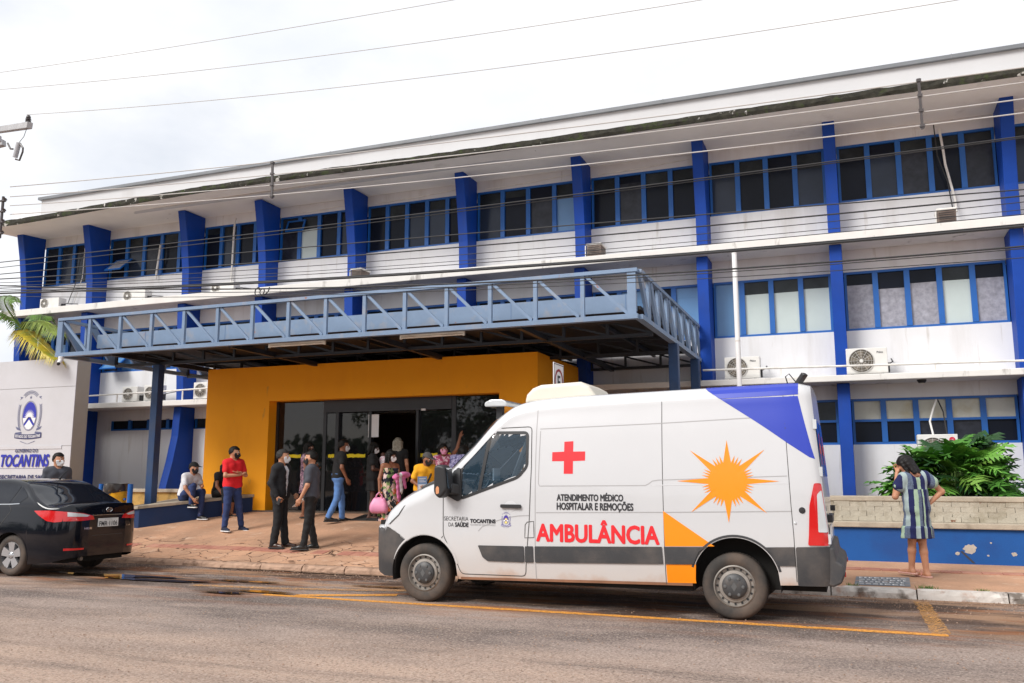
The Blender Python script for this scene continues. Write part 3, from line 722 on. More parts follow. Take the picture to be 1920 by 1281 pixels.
# roof deck and its blue fascia, set back behind the front truss
fas = BX('fascia', m_steelb, can, CX0 + .25, CX1 - .2, 14.28, 14.31, 4.27, 4.57)
for i in range(6): BX('fascia_joint', M('joint_blue', srgb(96, 128, 170), .6), fas, CX0 + 1.6 + i * 2.1, CX0 + 1.608 + i * 2.1, 14.276, 14.28, 4.275, 4.565)
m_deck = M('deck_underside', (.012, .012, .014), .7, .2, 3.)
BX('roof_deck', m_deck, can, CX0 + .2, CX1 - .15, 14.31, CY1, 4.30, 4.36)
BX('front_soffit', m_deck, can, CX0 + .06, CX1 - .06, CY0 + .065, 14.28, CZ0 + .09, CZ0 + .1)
def inner_truss(y, x0, x1, m=m_steeld, step=.8, z0=3.97, z1=4.27):
    bar('inner_chord', (x0, y, z0), (x1, y, z0), .08, .06, m); bar('inner_chord', (x0, y, z1), (x1, y, z1), .07, .05, m)
    k = int((x1 - x0) / step); d = (x1 - x0) / k
    web = MB()
    for i in range(k + 1):
        x = x0 + i * d; bar('inner_post', (x, y, z0 + .03), (x, y, z1 - .03), .05, .05, m)
        if i < k: bar('inner_diagonal', (x, y + .004, z1 - .03), (x + d, y + .004, z0 + .03), .035, .04, m)
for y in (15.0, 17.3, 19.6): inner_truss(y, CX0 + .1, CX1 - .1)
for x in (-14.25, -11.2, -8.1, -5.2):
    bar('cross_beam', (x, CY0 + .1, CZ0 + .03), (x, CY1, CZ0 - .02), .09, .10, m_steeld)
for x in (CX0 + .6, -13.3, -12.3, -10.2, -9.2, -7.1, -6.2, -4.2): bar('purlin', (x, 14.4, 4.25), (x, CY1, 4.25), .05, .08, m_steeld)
def column(x, y, z0, z1):
    mb = MB().box(x - .09, x + .09, y - .09, y + .09, z0, z1); o = mb.build('column', m_colb, can, bevel=.01)
    BX('base_plate', m_steeld, o, x - .15, x + .15, y - .15, y + .15, z0, z0 + .02)
column(-14.28, 15.0, .85, 3.94); column(-3.12, 16.38, .9, 3.99); column(-3.12, 18.74, .9, 3.99)
m_tube = M('lamp_housing', (.78, .74, .66), .4)
for x in (-9.75, -6.9):
    lf = thing('fluorescent_fixture', 'long white tube light fixture hung under the canopy edge, %s' % ('left one' if x < -9 else 'right one'), 'light fixture', (x, 13.7, 3.98))
    BX('housing', m_tube, lf, x - .62, x + .62, 13.68, 13.74, CZ0 - .01, CZ0 + .02); MB().tube([(x - .6, 13.71, CZ0 - .03), (x + .6, 13.71, CZ0 - .03)], .016).build('tube', m_tube, lf)
    for s in (-1, 1): BX('end_socket', m_tube, lf, x + s * .62 - .015, x + s * .62 + .015, 13.69, 13.73, CZ0 - .055, CZ0 + .02)
# security camera under the left front corner
sc = thing('security_camera', 'small white dome security camera under the left canopy corner', 'camera', (-15.45, 13.45, 3.95))
MB().lathe([(.0, .0), (.05, .0), (.055, -.04), (.045, -.07), (0, -.07)], (-15.45, 13.45, 3.99)).build('mount', m_white, sc, smooth=True)
MB().tube([(-15.45, 13.45, 3.92), (-15.40, 13.36, 3.83)], [.045, .04], 12).build('barrel', m_white, sc, smooth=True)
MB().tube([(-15.40, 13.36, 3.83), (-15.388, 13.34, 3.81)], [.036, .03], 12).build('lens', m_black, sc, smooth=True)

# ================================================================ sign wall
sg = thing('sign_wall', 'tall pale grey panelled sign wall with state crest and blue lettering', 'sign', (-21, 17, .3))
m_sgn = M('sign_panel', (.52, .52, .545), .5, .03, 1.5, dirt=(.42, .41, .40), dscale=.9, damt=.25)
m_sgs = M('sign_panel_side', (.36, .33, .28), .6, .05, 2.)
sp = BX('panel', m_sgn, sg, -25.5, -18.93, 17.0, 17.02, .2, 2.285); BX('panel', m_sgn, sg, -25.5, -18.93, 17.0, 17.02, 2.295, 3.835); BX('panel', m_sgn, sg, -25.5, -18.93, 17.0, 17.02, 3.845, 4.60)
BX('core', m_sgs, sg, -25.5, -18.935, 17.022, 17.45, .2, 4.595)
BX('cover_strip', m_sgn, sg, -25.5, -19.25, 16.985, 16.999, 2.215, 2.30)
m_ink = M('sign_blue', srgb(32, 40, 160), .5, 0); m_inkd = M('sign_dark', srgb(42, 46, 92), .5, 0); m_inkg = M('sign_grey', srgb(96, 100, 130), .5, 0)
def flat(name, a, f, x, y, z, m, par, thick=0):
    mb = MB().add([(x + p[0], y - (.0003 * p[2] if len(p) > 2 else 0), z + p[1]) for p in a], f); return mb.build(name, m, par, fix=False)
def sign_text(s, xc, z, m, par=sg, y=16.982, align='CENTER', **k):
    a, f = text2d(s, align=align, **k); return flat('lettering', a, f, xc, y, z, m, par)
sign_text('GOVERNO DO', -20.48, 2.13, m_inkd, width=.82, height=.09, fat=.003)
sign_text('TOCANTINS', -20.52, 1.76, m_ink, width=1.74, height=.31, fat=.013, shear=.18)
flat('rule', [(-2, 0), (1.1, 0), (1.1, .012), (-2, .012)], [(0, 1, 2, 3)], -20.5, 16.998, 1.70, m_inkg, sg)
sign_text('SECRETARIA DE SAÚDE', -21.38, 1.435, m_inkd, align='LEFT', width=1.82, height=.125, fat=.006)
def crest(P, par, s, cols, off=None):
    """state emblem: star and motto ribbon, laurel branches, oval shield with sun and chevron, lower ribbon. P(x,z)->(point)"""
    c_blue, c_line, c_white, c_sun = cols
    def poly(name, pts, m, layer): MB().add([P(x * s, z * s, layer) for x, z in pts], [tuple(range(len(pts)))]).build(name, m, par, fix=False)
    def quads(name, qs, m, layer):
        mb = MB()
        for q in qs: mb.add([P(x * s, z * s, layer) for x, z in q], [tuple(range(len(q)))])
        mb.build(name, m, par, fix=False)
    def arc(cx, cz, r0, r1, a0, a1, n=14, sz=1.):
        return [[(cx + r0 * math.cos(t0), cz + sz * r0 * math.sin(t0)), (cx + r1 * math.cos(t0), cz + sz * r1 * math.sin(t0)), (cx + r1 * math.cos(t1), cz + sz * r1 * math.sin(t1)), (cx + r0 * math.cos(t1), cz + sz * r0 * math.sin(t1))]
                for t0, t1 in [(lerp(a0, a1, k / n), lerp(a0, a1, (k + 1) / n)) for k in range(n)]]
    oval = lambda a, b: [(a * math.cos(t), b * math.sin(t)) for t in [2 * math.pi * k / 40 for k in range(40)]]
    quads('oval_rim', [[(0.27 * math.cos(t), .40 * math.sin(t)), (.255 * math.cos(t), .385 * math.sin(t)), (.255 * math.cos(u), .385 * math.sin(u)), (.27 * math.cos(u), .40 * math.sin(u))] for t, u in [(2 * math.pi * k / 40, 2 * math.pi * (k + 1) / 40) for k in range(40)]], c_line, 1)
    poly('shield_field', oval(.24, .37), c_blue, 1)
    poly('shield_sun', [(.10 * math.cos(R(a)) if i % 2 == 0 else .0, 0) for i, a in enumerate([0])] and
         [((.20 if i % 2 else .105) * math.cos(R(180 * i / 22)), -.04 + (.22 if i % 2 else .105) * math.sin(R(180 * i / 22))) for i in range(23)], c_sun, 2)
    def clip(pts): return pts
    poly('shield_band', [(-.236, -.06), (0, -.03), (.236, -.06), (.19, -.215), (.0, .02), (-.19, -.215)], c_white, 3)
    poly('shield_base', [(-.155, -.27), (-.08, -.345), (0, -.365), (.08, -.345), (.155, -.27), (0, -.10)], c_sun if c_sun is not c_white else c_white, 3)
    # laurels
    lv = []
    for sgn in (-1, 1):
        for k in range(11):
            t = lerp(-.95, .62, k / 10); cx = sgn * (.40 - .06 * t * t) * 1.0; cz = t * .36 + .02
            for e in (-1, 1):
                dxx = sgn * e * .055; lv.append([(cx, cz), (cx + dxx * .4, cz + .012), (cx + dxx, cz + .075), (cx + dxx * .25, cz + .05)])
    quads('laurel', lv, c_line, 1)
    # star
    quads('star', [[(0, .49), ((.05 if k % 2 == 0 else .022) * math.cos(R(90 + 36 * k)), .49 + (.05 if k % 2 == 0 else .022) * math.sin(R(90 + 36 * k))), ((.05 if k % 2 else .022) * math.cos(R(126 + 36 * k)), .49 + (.05 if k % 2 else .022) * math.sin(R(126 + 36 * k)))] for k in range(10)], c_line, 1)
    # top ribbon
    quads('motto_ribbon', arc(0, .30, .36, .375, R(42), R(138)) + arc(0, .30, .285, .30, R(42), R(138)) + [[(-.28, .50), (-.40, .43), (-.36, .48), (-.40, .52)], [(.28, .50), (.40, .43), (.36, .48), (.40, .52)]]
          + [[(r_ * math.cos(R(t)), .30 + r_ * math.sin(R(t))), (r_ * math.cos(R(t - 3)), .30 + r_ * math.sin(R(t - 3))), ((r_ + .028) * math.cos(R(t - 3)), .30 + (r_ + .028) * math.sin(R(t - 3))), ((r_ + .028) * math.cos(R(t)), .30 + (r_ + .028) * math.sin(R(t)))] for t in range(48, 134, 5) for r_ in (.316,)], c_line, 1)
    # side scrolls and lower ribbon
    quads('scroll', [[(g_ * .48, -.28), (g_ * .30, -.33), (g_ * .27, -.40), (g_ * .42, -.36)] for g_ in (-1, 1)] + [[(g_ * .47, -.44), (g_ * .25, -.42), (g_ * .23, -.47), (g_ * .46, -.49)] for g_ in (-1, 1)], c_line, 1)
    rb = []; K = 16
    for k in range(K):
        a, b = lerp(-.49, .49, k / K), lerp(-.49, .49, (k + 1) / K); fz = lambda x: -.56 + .16 * x * x
        rb.append([(a, fz(a) - .065), (b, fz(b) - .065), (b, fz(b) + .065), (a, fz(a) + .065)])
    quads('name_ribbon', rb, c_line if c_sun is not c_white else c_inkrib, 2)
    a, f = text2d('ESTADO DO TOCANTINS', align='CENTER', width=.90, height=.075, bold=.02)
    MB().add([P(p[0] * s, (p[1] - .595 + .16 * p[0] ** 2) * s, 4) for p in a], f).build('ribbon_lettering', c_white, par, fix=False)
    quads('ribbon_tail', [[(g_ * .28, -.66), (g_ * .02, -.74), (0, -.755), (g_ * .25, -.69)] for g_ in (-1, 1)], c_line, 1)
c_inkrib = m_inkd
m_sgw = M('sign_white', (.74, .74, .76), .5, 0)
crest(lambda x, z, l: (-20.49 + x, 16.997 - .002 * l, 3.10 + z), sg, 1.0, (m_ink, m_inkg, m_sgw, m_sgw))

# ================================================================ litter bin between two posts
lb = thing('litter_bin', 'yellow litter bin with black bag hung between two blue posts', 'bin', (-14.85, 14.6, .43))
for x in (-15.28, -14.47): MB().tube([(x, 14.6, .3), (x, 14.6, 1.34)], .055, 14).build('post', m_frame, lb, smooth=True)
m_biny = M('yellow_plastic', srgb(236, 176, 30), .5, .1, 5., dirt=srgb(120, 90, 40), dscale=4, damt=.4)
MB().lathe([(0, .62), (.19, .62), (.235, 1.18), (.24, 1.2)], (-14.87, 14.6, 0), n=28).build('bucket', m_biny, lb, smooth=True)
bag = MB(); NB = 40
for j, (r, z) in enumerate([(.245, 1.15), (.252, 1.19), (.25, 1.25), (.245, 1.33), (.235, 1.35), (.2, 1.28), (.19, 1.1)]):
    for k in range(NB):
        a = 2 * math.pi * k / NB; rr_ = r + .012 * math.sin(7 * a + j) + .008 * math.sin(13 * a - 2 * j); bag.v.append((-14.87 + rr_ * math.cos(a), 14.6 + rr_ * math.sin(a), z + .05 * math.sin(a + 1) * (j == 0)))
for j in range(6):
    for k in range(NB): bag.f.append((j * NB + k, j * NB + (k + 1) % NB, (j + 1) * NB + (k + 1) % NB, (j + 1) * NB + k))
bag.mi = [0] * len(bag.f); bag.build('bag', M('bin_bag', (.03, .022, .018), .3, .2, 10.), lb, smooth=True)
for x in (-15.2, -14.58): BX('hinge_arm', m_frame, lb, min(x, -14.87 + (.24 if x > -14.87 else -.24)) - .0, max(x, -14.87 + (.24 if x > -14.87 else -.24)), 14.58, 14.62, 1.0, 1.04)

# ================================================================ flag pole, parking sign
fp = thing('flag_pole', 'slender bare white pole rising behind the ambulance', 'pole', (-1.77, 15.95, 1.0))
MB().tube([(-1.88, 15.95, .9), (-1.88, 15.95, 5.53)], .045, 14).build('shaft', m_white, fp, smooth=True)
MB().tube([(-1.88, 15.95, 5.53), (-1.88, 15.95, 5.545)], .049, 14).build('cap', m_white, fp, smooth=True)
MB().tube([(-1.88, 15.95, 3.9), (-1.88, 15.95, 3.93)], .048, 14).build('joint_ring', m_pipe, fp, smooth=True)
es = thing('parking_sign', 'white parking sign with black letter E in a red ring behind the ambulance roof', 'sign', (-4.25, 12.85, .1))
MB().tube([(-4.295, 12.85, .08), (-4.295, 12.85, 3.2)], .03, 12).build('post', M('galvanised', (.4, .41, .42), .45, .1, 4., metal=.6), es, smooth=True)
BX('plate', m_white, es, -4.262, -4.252, 12.6, 13.1, 2.62, 3.24, bevel=.002)
mb = MB()
for k in range(4):
    a = [(12.615, 2.635, 13.085, 2.645), (12.615, 3.215, 13.085, 3.225), (12.615, 2.645, 12.625, 3.215), (13.075, 2.645, 13.085, 3.215)][k]
    mb.add([(-4.2475, a[0], a[1]), (-4.2475, a[2], a[1]), (-4.2475, a[2], a[3]), (-4.2475, a[0], a[3])], [(0, 1, 2, 3)])
mb.build('border', m_black, es, fix=False)
mb = MB(); N = 36
for k in range(N):
    t, u = 2 * math.pi * k / N, 2 * math.pi * (k + 1) / N
    mb.add([(-4.2475, 12.85 + r * math.cos(q), 2.95 + r * math.sin(q)) for r, q in ((.205, t), (.165, t), (.165, u), (.205, u))], [(0, 1, 2, 3)])
mb.build('ring', M('sign_red', srgb(150, 30, 40), .5, 0), es, fix=False)
a, f = text2d('E', height=.2, width=.13, bold=.02, align='CENTER')
MB().add([(-4.2475, 12.85 + p[0] * -1 * -1, 2.85 + p[1]) for p in a], f).build('letter', m_black, es, fix=False)

# ================================================================ air conditioner condensers
m_logo = M('logo_dark', (.06, .06, .07), .5, 0); m_logor = M('logo_red', srgb(200, 20, 60), .4, 0)
def condenser(x, y, z, w_, h_, d_, label, fan_left=True, brand=None, dusty=False):
    t = thing('condenser_unit', label, 'air conditioner', (x, y, z), 'condenser units on the hospital ledges')
    m = m_acw
    BX('casing', m, t, x, x + w_, y - d_ / 2, y + d_ / 2, z + .03, z + h_, bevel=.012)
    BX('foot', m_black, t, x + .08, x + .14, y - d_ / 2 + .01, y + d_ / 2 - .01, z, z + .03); BX('foot', m_black, t, x + w_ - .14, x + w_ - .08, y - d_ / 2 + .01, y + d_ / 2 - .01, z, z + .03)
    r = min(h_ * .43, w_ * .31); cx = x + (r + .05 if fan_left else w_ - r - .05); cz = z + .015 + h_ / 2; fy = y - d_ / 2
    MB().disc((cx, fy - .003, cz), r, 'y', 32).build('fan_opening', m_acg, t, fix=False)
    mb = MB()
    for k in range(5):
        a = 2 * math.pi * k / 5; mb.add([(cx + .03 * math.cos(a), fy - .006, cz + .03 * math.sin(a)), (cx + r * .9 * math.cos(a + .1), fy - .005, cz + r * .9 * math.sin(a + .1)), (cx + r * .9 * math.cos(a + .7), fy - .008, cz + r * .9 * math.sin(a + .7)), (cx + .03 * math.cos(a + .5), fy - .007, cz + .03 * math.sin(a + .5))], [(0, 1, 2, 3)])
    mb.build('fan_blades', M('fan_blade', (.20, .17, .13), .6, .2, 8.), t, fix=False)
    gr = MB(); gr.tube([(cx + r * math.cos(q), fy - .012, cz + r * math.sin(q)) for q in [2 * math.pi * k / 32 for k in range(33)]], .009, 6, False)
    for rr_ in (.35, .6, .82): gr.tube([(cx + r * rr_ * math.cos(q), fy - .014, cz + r * rr_ * math.sin(q)) for q in [2 * math.pi * k / 24 for k in range(25)]], .0028, 4, False)
    for k in range(12): q = math.pi * 2 * k / 12; gr.tube([(cx + .04 * math.cos(q), fy - .016, cz + .04 * math.sin(q)), (cx + r * math.cos(q), fy - .014, cz + r * math.sin(q))], .0035, 4, False)
    gr.build('fan_guard', m_acw2, t, fix=False)
    MB().lathe([(0, -.02), (.035, -.018), (.04, 0)], (cx, fy, cz), 'y', 14).build('hub', m_acw, t)
    BX('valve_cover', m_black, t, x + w_, x + w_ + .035, y - .05, y + .08, z + .06, z + h_ * .45)
    MB().tube([(x + w_ + .02, y, z + h_ * .4), (x + w_ + .1, y + .05, z + h_ * .5), (x + w_ + .09, WY, z + h_ * .7)], .012, 6).build('hose', m_cable, t)
    if brand == 'LG':
        MB().disc((x + w_ - .10, fy - .004, z + h_ - .11), .055, 'y', 20).build('logo_disc', m_logor, t, fix=False)
        a, f = text2d('LG', width=.05, height=.035, align='CENTER'); flat('logo', a, f, x + w_ - .10, fy - .006, z + h_ - .13, m_white, t)
    elif brand:
        a, f = text2d(brand, width=.12, height=.045, bold=.02); flat('logo', a, f, x + w_ - .2, fy - .003, z + h_ - .12, m_logo, t)
    return t
Y1, LZ, UZ = 19.33, 3.585, 6.548
condenser(-19.56, Y1, LZ, .56, .46, .28, 'small white condenser on the lower ledge, leftmost by the sign wall')
condenser(-18.76, Y1, LZ, .56, .48, .28, 'white condenser on the lower ledge, half behind the canopy column')
condenser(-16.95, Y1 - .05, LZ, .60, .48, .28, 'white condenser on the lower ledge just left of the orange wall')
condenser(-16.15, Y1 - .05, LZ + .15, .85, .75, .32, 'large white condenser cut off by the orange wall edge')
condenser(-2.56, Y1, 3.553, .74, .50, .30, 'white condenser on the lower ledge behind the flag pole', brand='Philco')
condenser(-.09, Y1, 3.553, .79, .56, .30, 'largest white condenser on the lower ledge, right of the flag pole', brand='Philco')
condenser(1.14, 19.25, 1.72, .72, .60, .30, 'white condenser with red round logo behind the leafy plant', brand='LG')
condenser(-23.1, Y1, UZ, .78, .34, .28, 'white condenser on the upper ledge at the far left end')
condenser(-19.8, Y1, UZ, .85, .32, .28, 'white condenser on the upper ledge above the canopy left end')
condenser(-16.6, Y1, UZ, .80, .30, .28, 'low white condenser on the upper ledge between third and fourth fins')
condenser(-15.05, 19.1, 1.35, .75, .8, .3, 'white condenser low on the wall behind the man in a cap')
# old fan boxes on the upper ledge : brown weathered window units
m_old = M('rusty_casing', (.12, .085, .07), .7, .3, 6., dirt=(.35, .3, .25), dscale=5, damt=.5)
def oldbox(x, w_, h_, label):
    t = thing('window_air_conditioner', label, 'air conditioner', (x, 19.1, UZ), 'old window units on the upper ledge')
    BX('casing', m_old, t, x, x + w_, 18.97, 19.4, UZ, UZ + h_, bevel=.01)
    BX('hood', m_pipe, t, x - .02, x + w_ + .02, 18.95, 19.42, UZ + h_, UZ + h_ + .05, bevel=.02)
    BX('side_rail', m_acw, t, x - .04, x - .02, 18.96, 18.99, UZ, UZ + h_)
    for k in range(5): BX('louvre', m_black, t, x + .03, x + w_ - .03, 18.962, 18.969, UZ + .03 + k * h_ / 6, UZ + .04 + k * h_ / 6)
oldbox(-11.9, .30, .22, 'old rusty window unit with white hood on upper ledge above canopy centre')
oldbox(-5.57, .34, .25, 'old brown window unit on upper ledge above the canopy right end')
oldbox(1.79, .34, .25, 'old brown window unit on upper ledge at the far right')
# service pipe along the lower ledge
pr = thing('ledge_pipe', 'long white service pipe running along the lower ledge right of the canopy', 'pipe', (0, 19, 3.55))
MB().tube([(-3.0, 19.0, 3.775), (-1, 19.0, 3.75), (1, 19.0, 3.72), (3, 19, 3.695), (8, 19, 3.66)], .022, 8).build('run', m_pipe, pr, smooth=True)
for x in (-1.38, 1.55, 4.5): BX('support', m_pipe, pr, x - .015, x + .015, 18.99, 19.02, 3.552, 3.735)
pr = thing('ledge_rail_pipe', 'white pipe along the lower ledge left of the orange wall', 'pipe', (-18, 19, 3.58))
MB().tube([(-21.1, 19.0, 3.80), (-18, 19.0, 3.84), (-16.2, 19, 3.88)], .022, 8).build('run', m_pipe, pr, smooth=True)
for x in (-19.55, -17.2): BX('support', m_pipe, pr, x - .015, x + .015, 18.99, 19.02, 3.582, 3.83)
bl = thing('bulkhead_lamp', 'small round bulkhead lamp under the lower ledge at right', 'lamp', (1.3, 19.3, 3.4))
MB().lathe([(0, -.075), (.06, -.07), (.085, -.03), (.09, 0)], (1.3, 19.2, 3.42), n=20).build('body', m_black, bl, smooth=True)
MB().lathe([(0, -.09), (.04, -.085), (.055, -.065)], (1.3, 19.2, 3.42), n=16).build('lens', m_pipe, bl, smooth=True)
# conduits and hanging cables on the facade
def conduit(name, pts, r, m, label):
    o = MB().tube(pts, r, 7).build(name, m, None, smooth=True); tag(o, label, 'conduit' if m is not m_cable else 'cable')
fy = 19.72
conduit('drain_conduit', [(-19.0, fy, 8.35), (-19.0, fy - .02, 8.1), (-19.08, fy, 7.6), (-19.1, fy, 7.3)], .03, m_pipe, 'cream drain pipe hanging across the second window bay from the left')
conduit('drain_conduit', [(-16.28, fy, 8.85), (-16.28, fy - .03, 8.75), (-16.32, fy, 8.4), (-16.33, fy, 7.2), (-16.33, fy, 6.6)], .028, m_pipe, 'thin cream conduit down the bay left of the fourth fin')
conduit('drain_conduit', [(2.02, fy, 8.8), (2.06, fy - .05, 8.3), (2.08, fy - .03, 8.0), (2.22, fy, 7.2), (2.2, fy - .2, 6.9)], .026, m_pipe, 'white hanging hose above the old unit at far right')
conduit('drain_conduit', [(1.92, fy, 8.9), (1.94, fy - .05, 8.2), (2.1, fy - .04, 7.6), (2.16, fy, 7.0)], .012, m_cable, 'thin dark cable hanging above the old unit at far right')
conduit('drain_conduit', [(-22.0, fy, 8.9), (-22.02, fy, 7.6), (-22.3, fy, 6.8)], .014, m_pipe, 'thin conduit beside the leftmost window bay')
conduit('drain_conduit', [(-22.15, fy, 8.3), (-22.3, fy, 7.4), (-22.55, fy, 6.8)], .012, m_cable, 'dark cable slanting down the leftmost window bay')
conduit('drain_conduit', [(1.58, 19.7, 3.05), (1.5, 19.62, 2.85), (1.42, 19.55, 2.6), (1.46, 19.45, 2.3)], .02, m_pipe, 'white insulated hose looping down to the red-logo condenser')
conduit('drain_conduit', [(1.6, 19.7, 3.05), (1.68, 19.62, 2.8), (1.72, 19.55, 2.3), (1.72, 19.45, 2.2)], .014, m_cable, 'dark hose hanging down to the red-logo condenser')
for i, (x0, x1) in enumerate(((-8.5, -6.2), (-5.5, -3.3), (-11.7, -9.2), (-14.4, -12.2))):
    conduit('wall_conduit', [(x0, fy + .06, 8.78), ((x0 + x1) / 2, fy + .05, 8.80), (x1, fy + .06, 8.88)], .011, m_pipe, ['thin conduit under the soffit in the bay above the canopy right half', 'thin conduit under the soffit right above the canopy corner', 'thin conduit under the soffit above the canopy middle', 'thin conduit under the soffit above the canopy left half'][i])
# ================================================================ vehicles
def interp(x, pts):
    if x <= pts[0][0]: return pts[0][1]
    for (a, b), (c, d) in zip(pts, pts[1:]):
        if x <= c:
            return b + (d - b) * (x - a) / (c - a)
    return pts[-1][1]
def smooth_pts(pts, n=12):
    """Catmull-Rom (monotone in x) resample so profiles are curves, not polylines"""
    out = []; P = [pts[0]] + list(pts) + [pts[-1]]
    for i in range(1, len(P) - 2):
        x0, y0 = P[i]; x1, y1 = P[i + 1]
        m0 = (P[i + 1][1] - P[i - 1][1]) / max(P[i + 1][0] - P[i - 1][0], 1e-6); m1 = (P[i + 2][1] - P[i][1]) / max(P[i + 2][0] - P[i][0], 1e-6)
        h = x1 - x0
        for k in range(n):
            t = k / n; out.append((x0 + h * t, (2 * t**3 - 3 * t**2 + 1) * y0 + (t**3 - 2 * t**2 + t) * h * m0 + (-2 * t**3 + 3 * t**2) * y1 + (t**3 - t**2) * h * m1))
    out.append(pts[-1]); return out
class Shell:
    """car body: side walls hs(z)*w(u), top sheet prof(u - shift*y^2), rounded shoulder"""
    def __init__(s, hs, w, prof, rad, zb, arches, shift=.33, shear=None, X0=0, YC=0, crown=.03, wheel_z=None):
        s.hs = smooth_pts(hs); s.w = smooth_pts(w); s.prof = smooth_pts(prof); s.rad = rad; s.zb = zb; s.ar = arches; s.shift = shift; s.shear = shear; s.X0 = X0; s.YC = YC; s.crown = crown
    def W(s, u): return interp(u, s.w)
    def top(s, u, y):
        k = interp(u, s.shift) if isinstance(s.shift, list) else s.shift
        return interp(u - k * (y / .95) ** 2, s.prof) - s.crown * (y / .95) ** 2
    def ze(s, u):
        w_ = s.W(u); r = interp(u, s.rad)
        return max(s.top(u, w_ * .95) - r, interp(u, s.zb) + .05)
    def side(s, u, z):
        w_ = s.W(u); ze = s.ze(u); r = interp(u, s.rad)
        if z <= ze: return w_ * interp(z, s.hs)
        t = min((z - ze) / r, 1); return w_ * interp(ze, s.hs) - r * 1.1 * (1 - math.sqrt(max(0, 1 - t * t)))
    def bottom(s, u):
        b = interp(u, s.zb)
        for cu, cz, r in s.ar:
            if abs(u - cu) < r: b = max(b, cz + math.sqrt(r * r - (u - cu) ** 2))
        return b
    def du(s, u, z): return s.shear(u, z) if s.shear else 0
    def P(s, u, z, off=0, sgn=-1):
        """point on the near (sgn=-1) or far side, pushed out by off"""
        e = 1e-3; y = s.side(u, z); nu = -(s.side(u + e, z) - s.side(u - e, z)) / (2 * e); nz_ = -(s.side(u, z + e) - s.side(u, z - e)) / (2 * e)
        nu = max(-2.5, min(2.5, nu)); nz_ = max(-2.5, min(2.5, nz_)); l = math.sqrt(1 + nu * nu + nz_ * nz_)
        return (s.X0 + u + s.du(u, z) + off * nu / l, s.YC + sgn * (y + off / l), z + off * nz_ / l)
    def rear(s, y, z, off=0, u1=1.07):
        """point on the rounded tail for a given lateral y and height z"""
        lo, hi = .2, u1
        for _ in range(30):
            m_ = (lo + hi) / 2
            if s.side(m_, min(z, s.ze(m_))) > abs(y): lo = m_
            else: hi = m_
        return (s.X0 + lo + off, s.YC + y + (off * .5 * (1 if y > 0 else -1) if abs(y) > .4 else 0), z)
    def sections(s, us, ns=34, nc=8, nt=14):
        rows = []
        for u in us:
            b = s.bottom(u); ze = max(s.ze(u), b + .02); row = []
            for k in range(ns): 
                z = lerp(b, ze, k / (ns - 1)); row.append((u, s.side(u, min(z, s.ze(u))), z))
            r = interp(u, s.rad); y0 = row[-1][1]; y1 = max(y0 - 1.1 * r, .05); zt = s.top(u, y1)
            for k in range(1, nc + 1):
                a = math.pi / 2 * k / nc; row.append((u, y0 - (y0 - y1) * (1 - math.cos(a)), ze + (zt - ze) * math.sin(a)))
            for k in range(1, nt + 1):
                y = y1 * (1 - k / nt); row.append((u, y, s.top(u, y)))
            rows.append(row)
        return rows
    def world(s, p, sgn): return (s.X0 + p[0] + s.du(p[0], p[2]), s.YC + sgn * p[1], p[2])
def patch_mesh(poly, cut=.09):
    """2D polygon cut along a grid so that it can follow a curved side"""
    bm = bmesh.new(); vs = [bm.verts.new((p[0], 0, p[1])) for p in poly]; f = bm.faces.new(vs); bm.normal_update()
    x0, x1 = min(p[0] for p in poly), max(p[0] for p in poly); z0, z1 = min(p[1] for p in poly), max(p[1] for p in poly)
    bmesh.ops.triangulate(bm, faces=bm.faces[:])
    for lo, hi, ax in ((x0, x1, 0), (z0, z1, 2)):
        t = lo + cut
        while t < hi - 1e-4:
            co = [0, 0, 0]; no = [0, 0, 0]; co[ax] = t; no[ax] = 1
            bmesh.ops.bisect_plane(bm, geom=bm.verts[:] + bm.edges[:] + bm.faces[:], plane_co=co, plane_no=no); t += cut
    bm.verts.index_update()
    V = [(v.co.x, v.co.z) for v in bm.verts]; F = [tuple(v.index for v in f.verts) for f in bm.faces]
    B = [tuple(v.index for v in e.verts) for e in bm.edges if len(e.link_faces) == 1]
    bm.free(); return V, F, B
def side_patch(sh, name, poly, off, m, parent, depth=0, cut=.09, sgn=-1, smooth=True):
    V, F, B = patch_mesh(poly, cut); mb = MB(); mb.add([sh.P(u, z, off, sgn) for u, z in V], F)
    if depth:
        n = len(V); mb.v += [sh.P(u, z, off - depth, sgn) for u, z in V]
        for a, b in B: mb.f.append((a, b, b + n, a + n)); mb.mi.append(0)
    o = mb.build(name, m, parent, smooth=smooth); return o
def side_line(sh, name, pts, wd, off, m, parent, sgn=-1, step=.04):
    """narrow strip following a polyline on the side (panel gap, seal)"""
    Q = []
    for (a, b), (c, d) in zip(pts, pts[1:]):
        n = max(1, int(math.hypot(c - a, d - b) / step)); Q += [(lerp(a, c, k / n), lerp(b, d, k / n)) for k in range(n)]
    Q.append(pts[-1]); mb = MB()
    for i, q in enumerate(Q):
        p, r = Q[max(i - 1, 0)], Q[min(i + 1, len(Q) - 1)]; dx, dz = r[0] - p[0], r[1] - p[1]; l = math.hypot(dx, dz) or 1; nx, nz_ = -dz / l * wd / 2, dx / l * wd / 2
        mb.v += [sh.P(q[0] + nx, q[1] + nz_, off, sgn), sh.P(q[0] - nx, q[1] - nz_, off, sgn)]
    mb.f = [(2 * i, 2 * i + 1, 2 * i + 3, 2 * i + 2) for i in range(len(Q) - 1)]; mb.mi = [0] * len(mb.f)
    return mb.build(name, m, parent, fix=False)
def side_text(sh, name, s, u, z, off, m, parent, **k):
    a, f = text2d(s, **k); return MB().add([sh.P(u + p[0], z + p[1], off + .0002 * p[2]) for p in a], f).build(name, m, parent, fix=False)
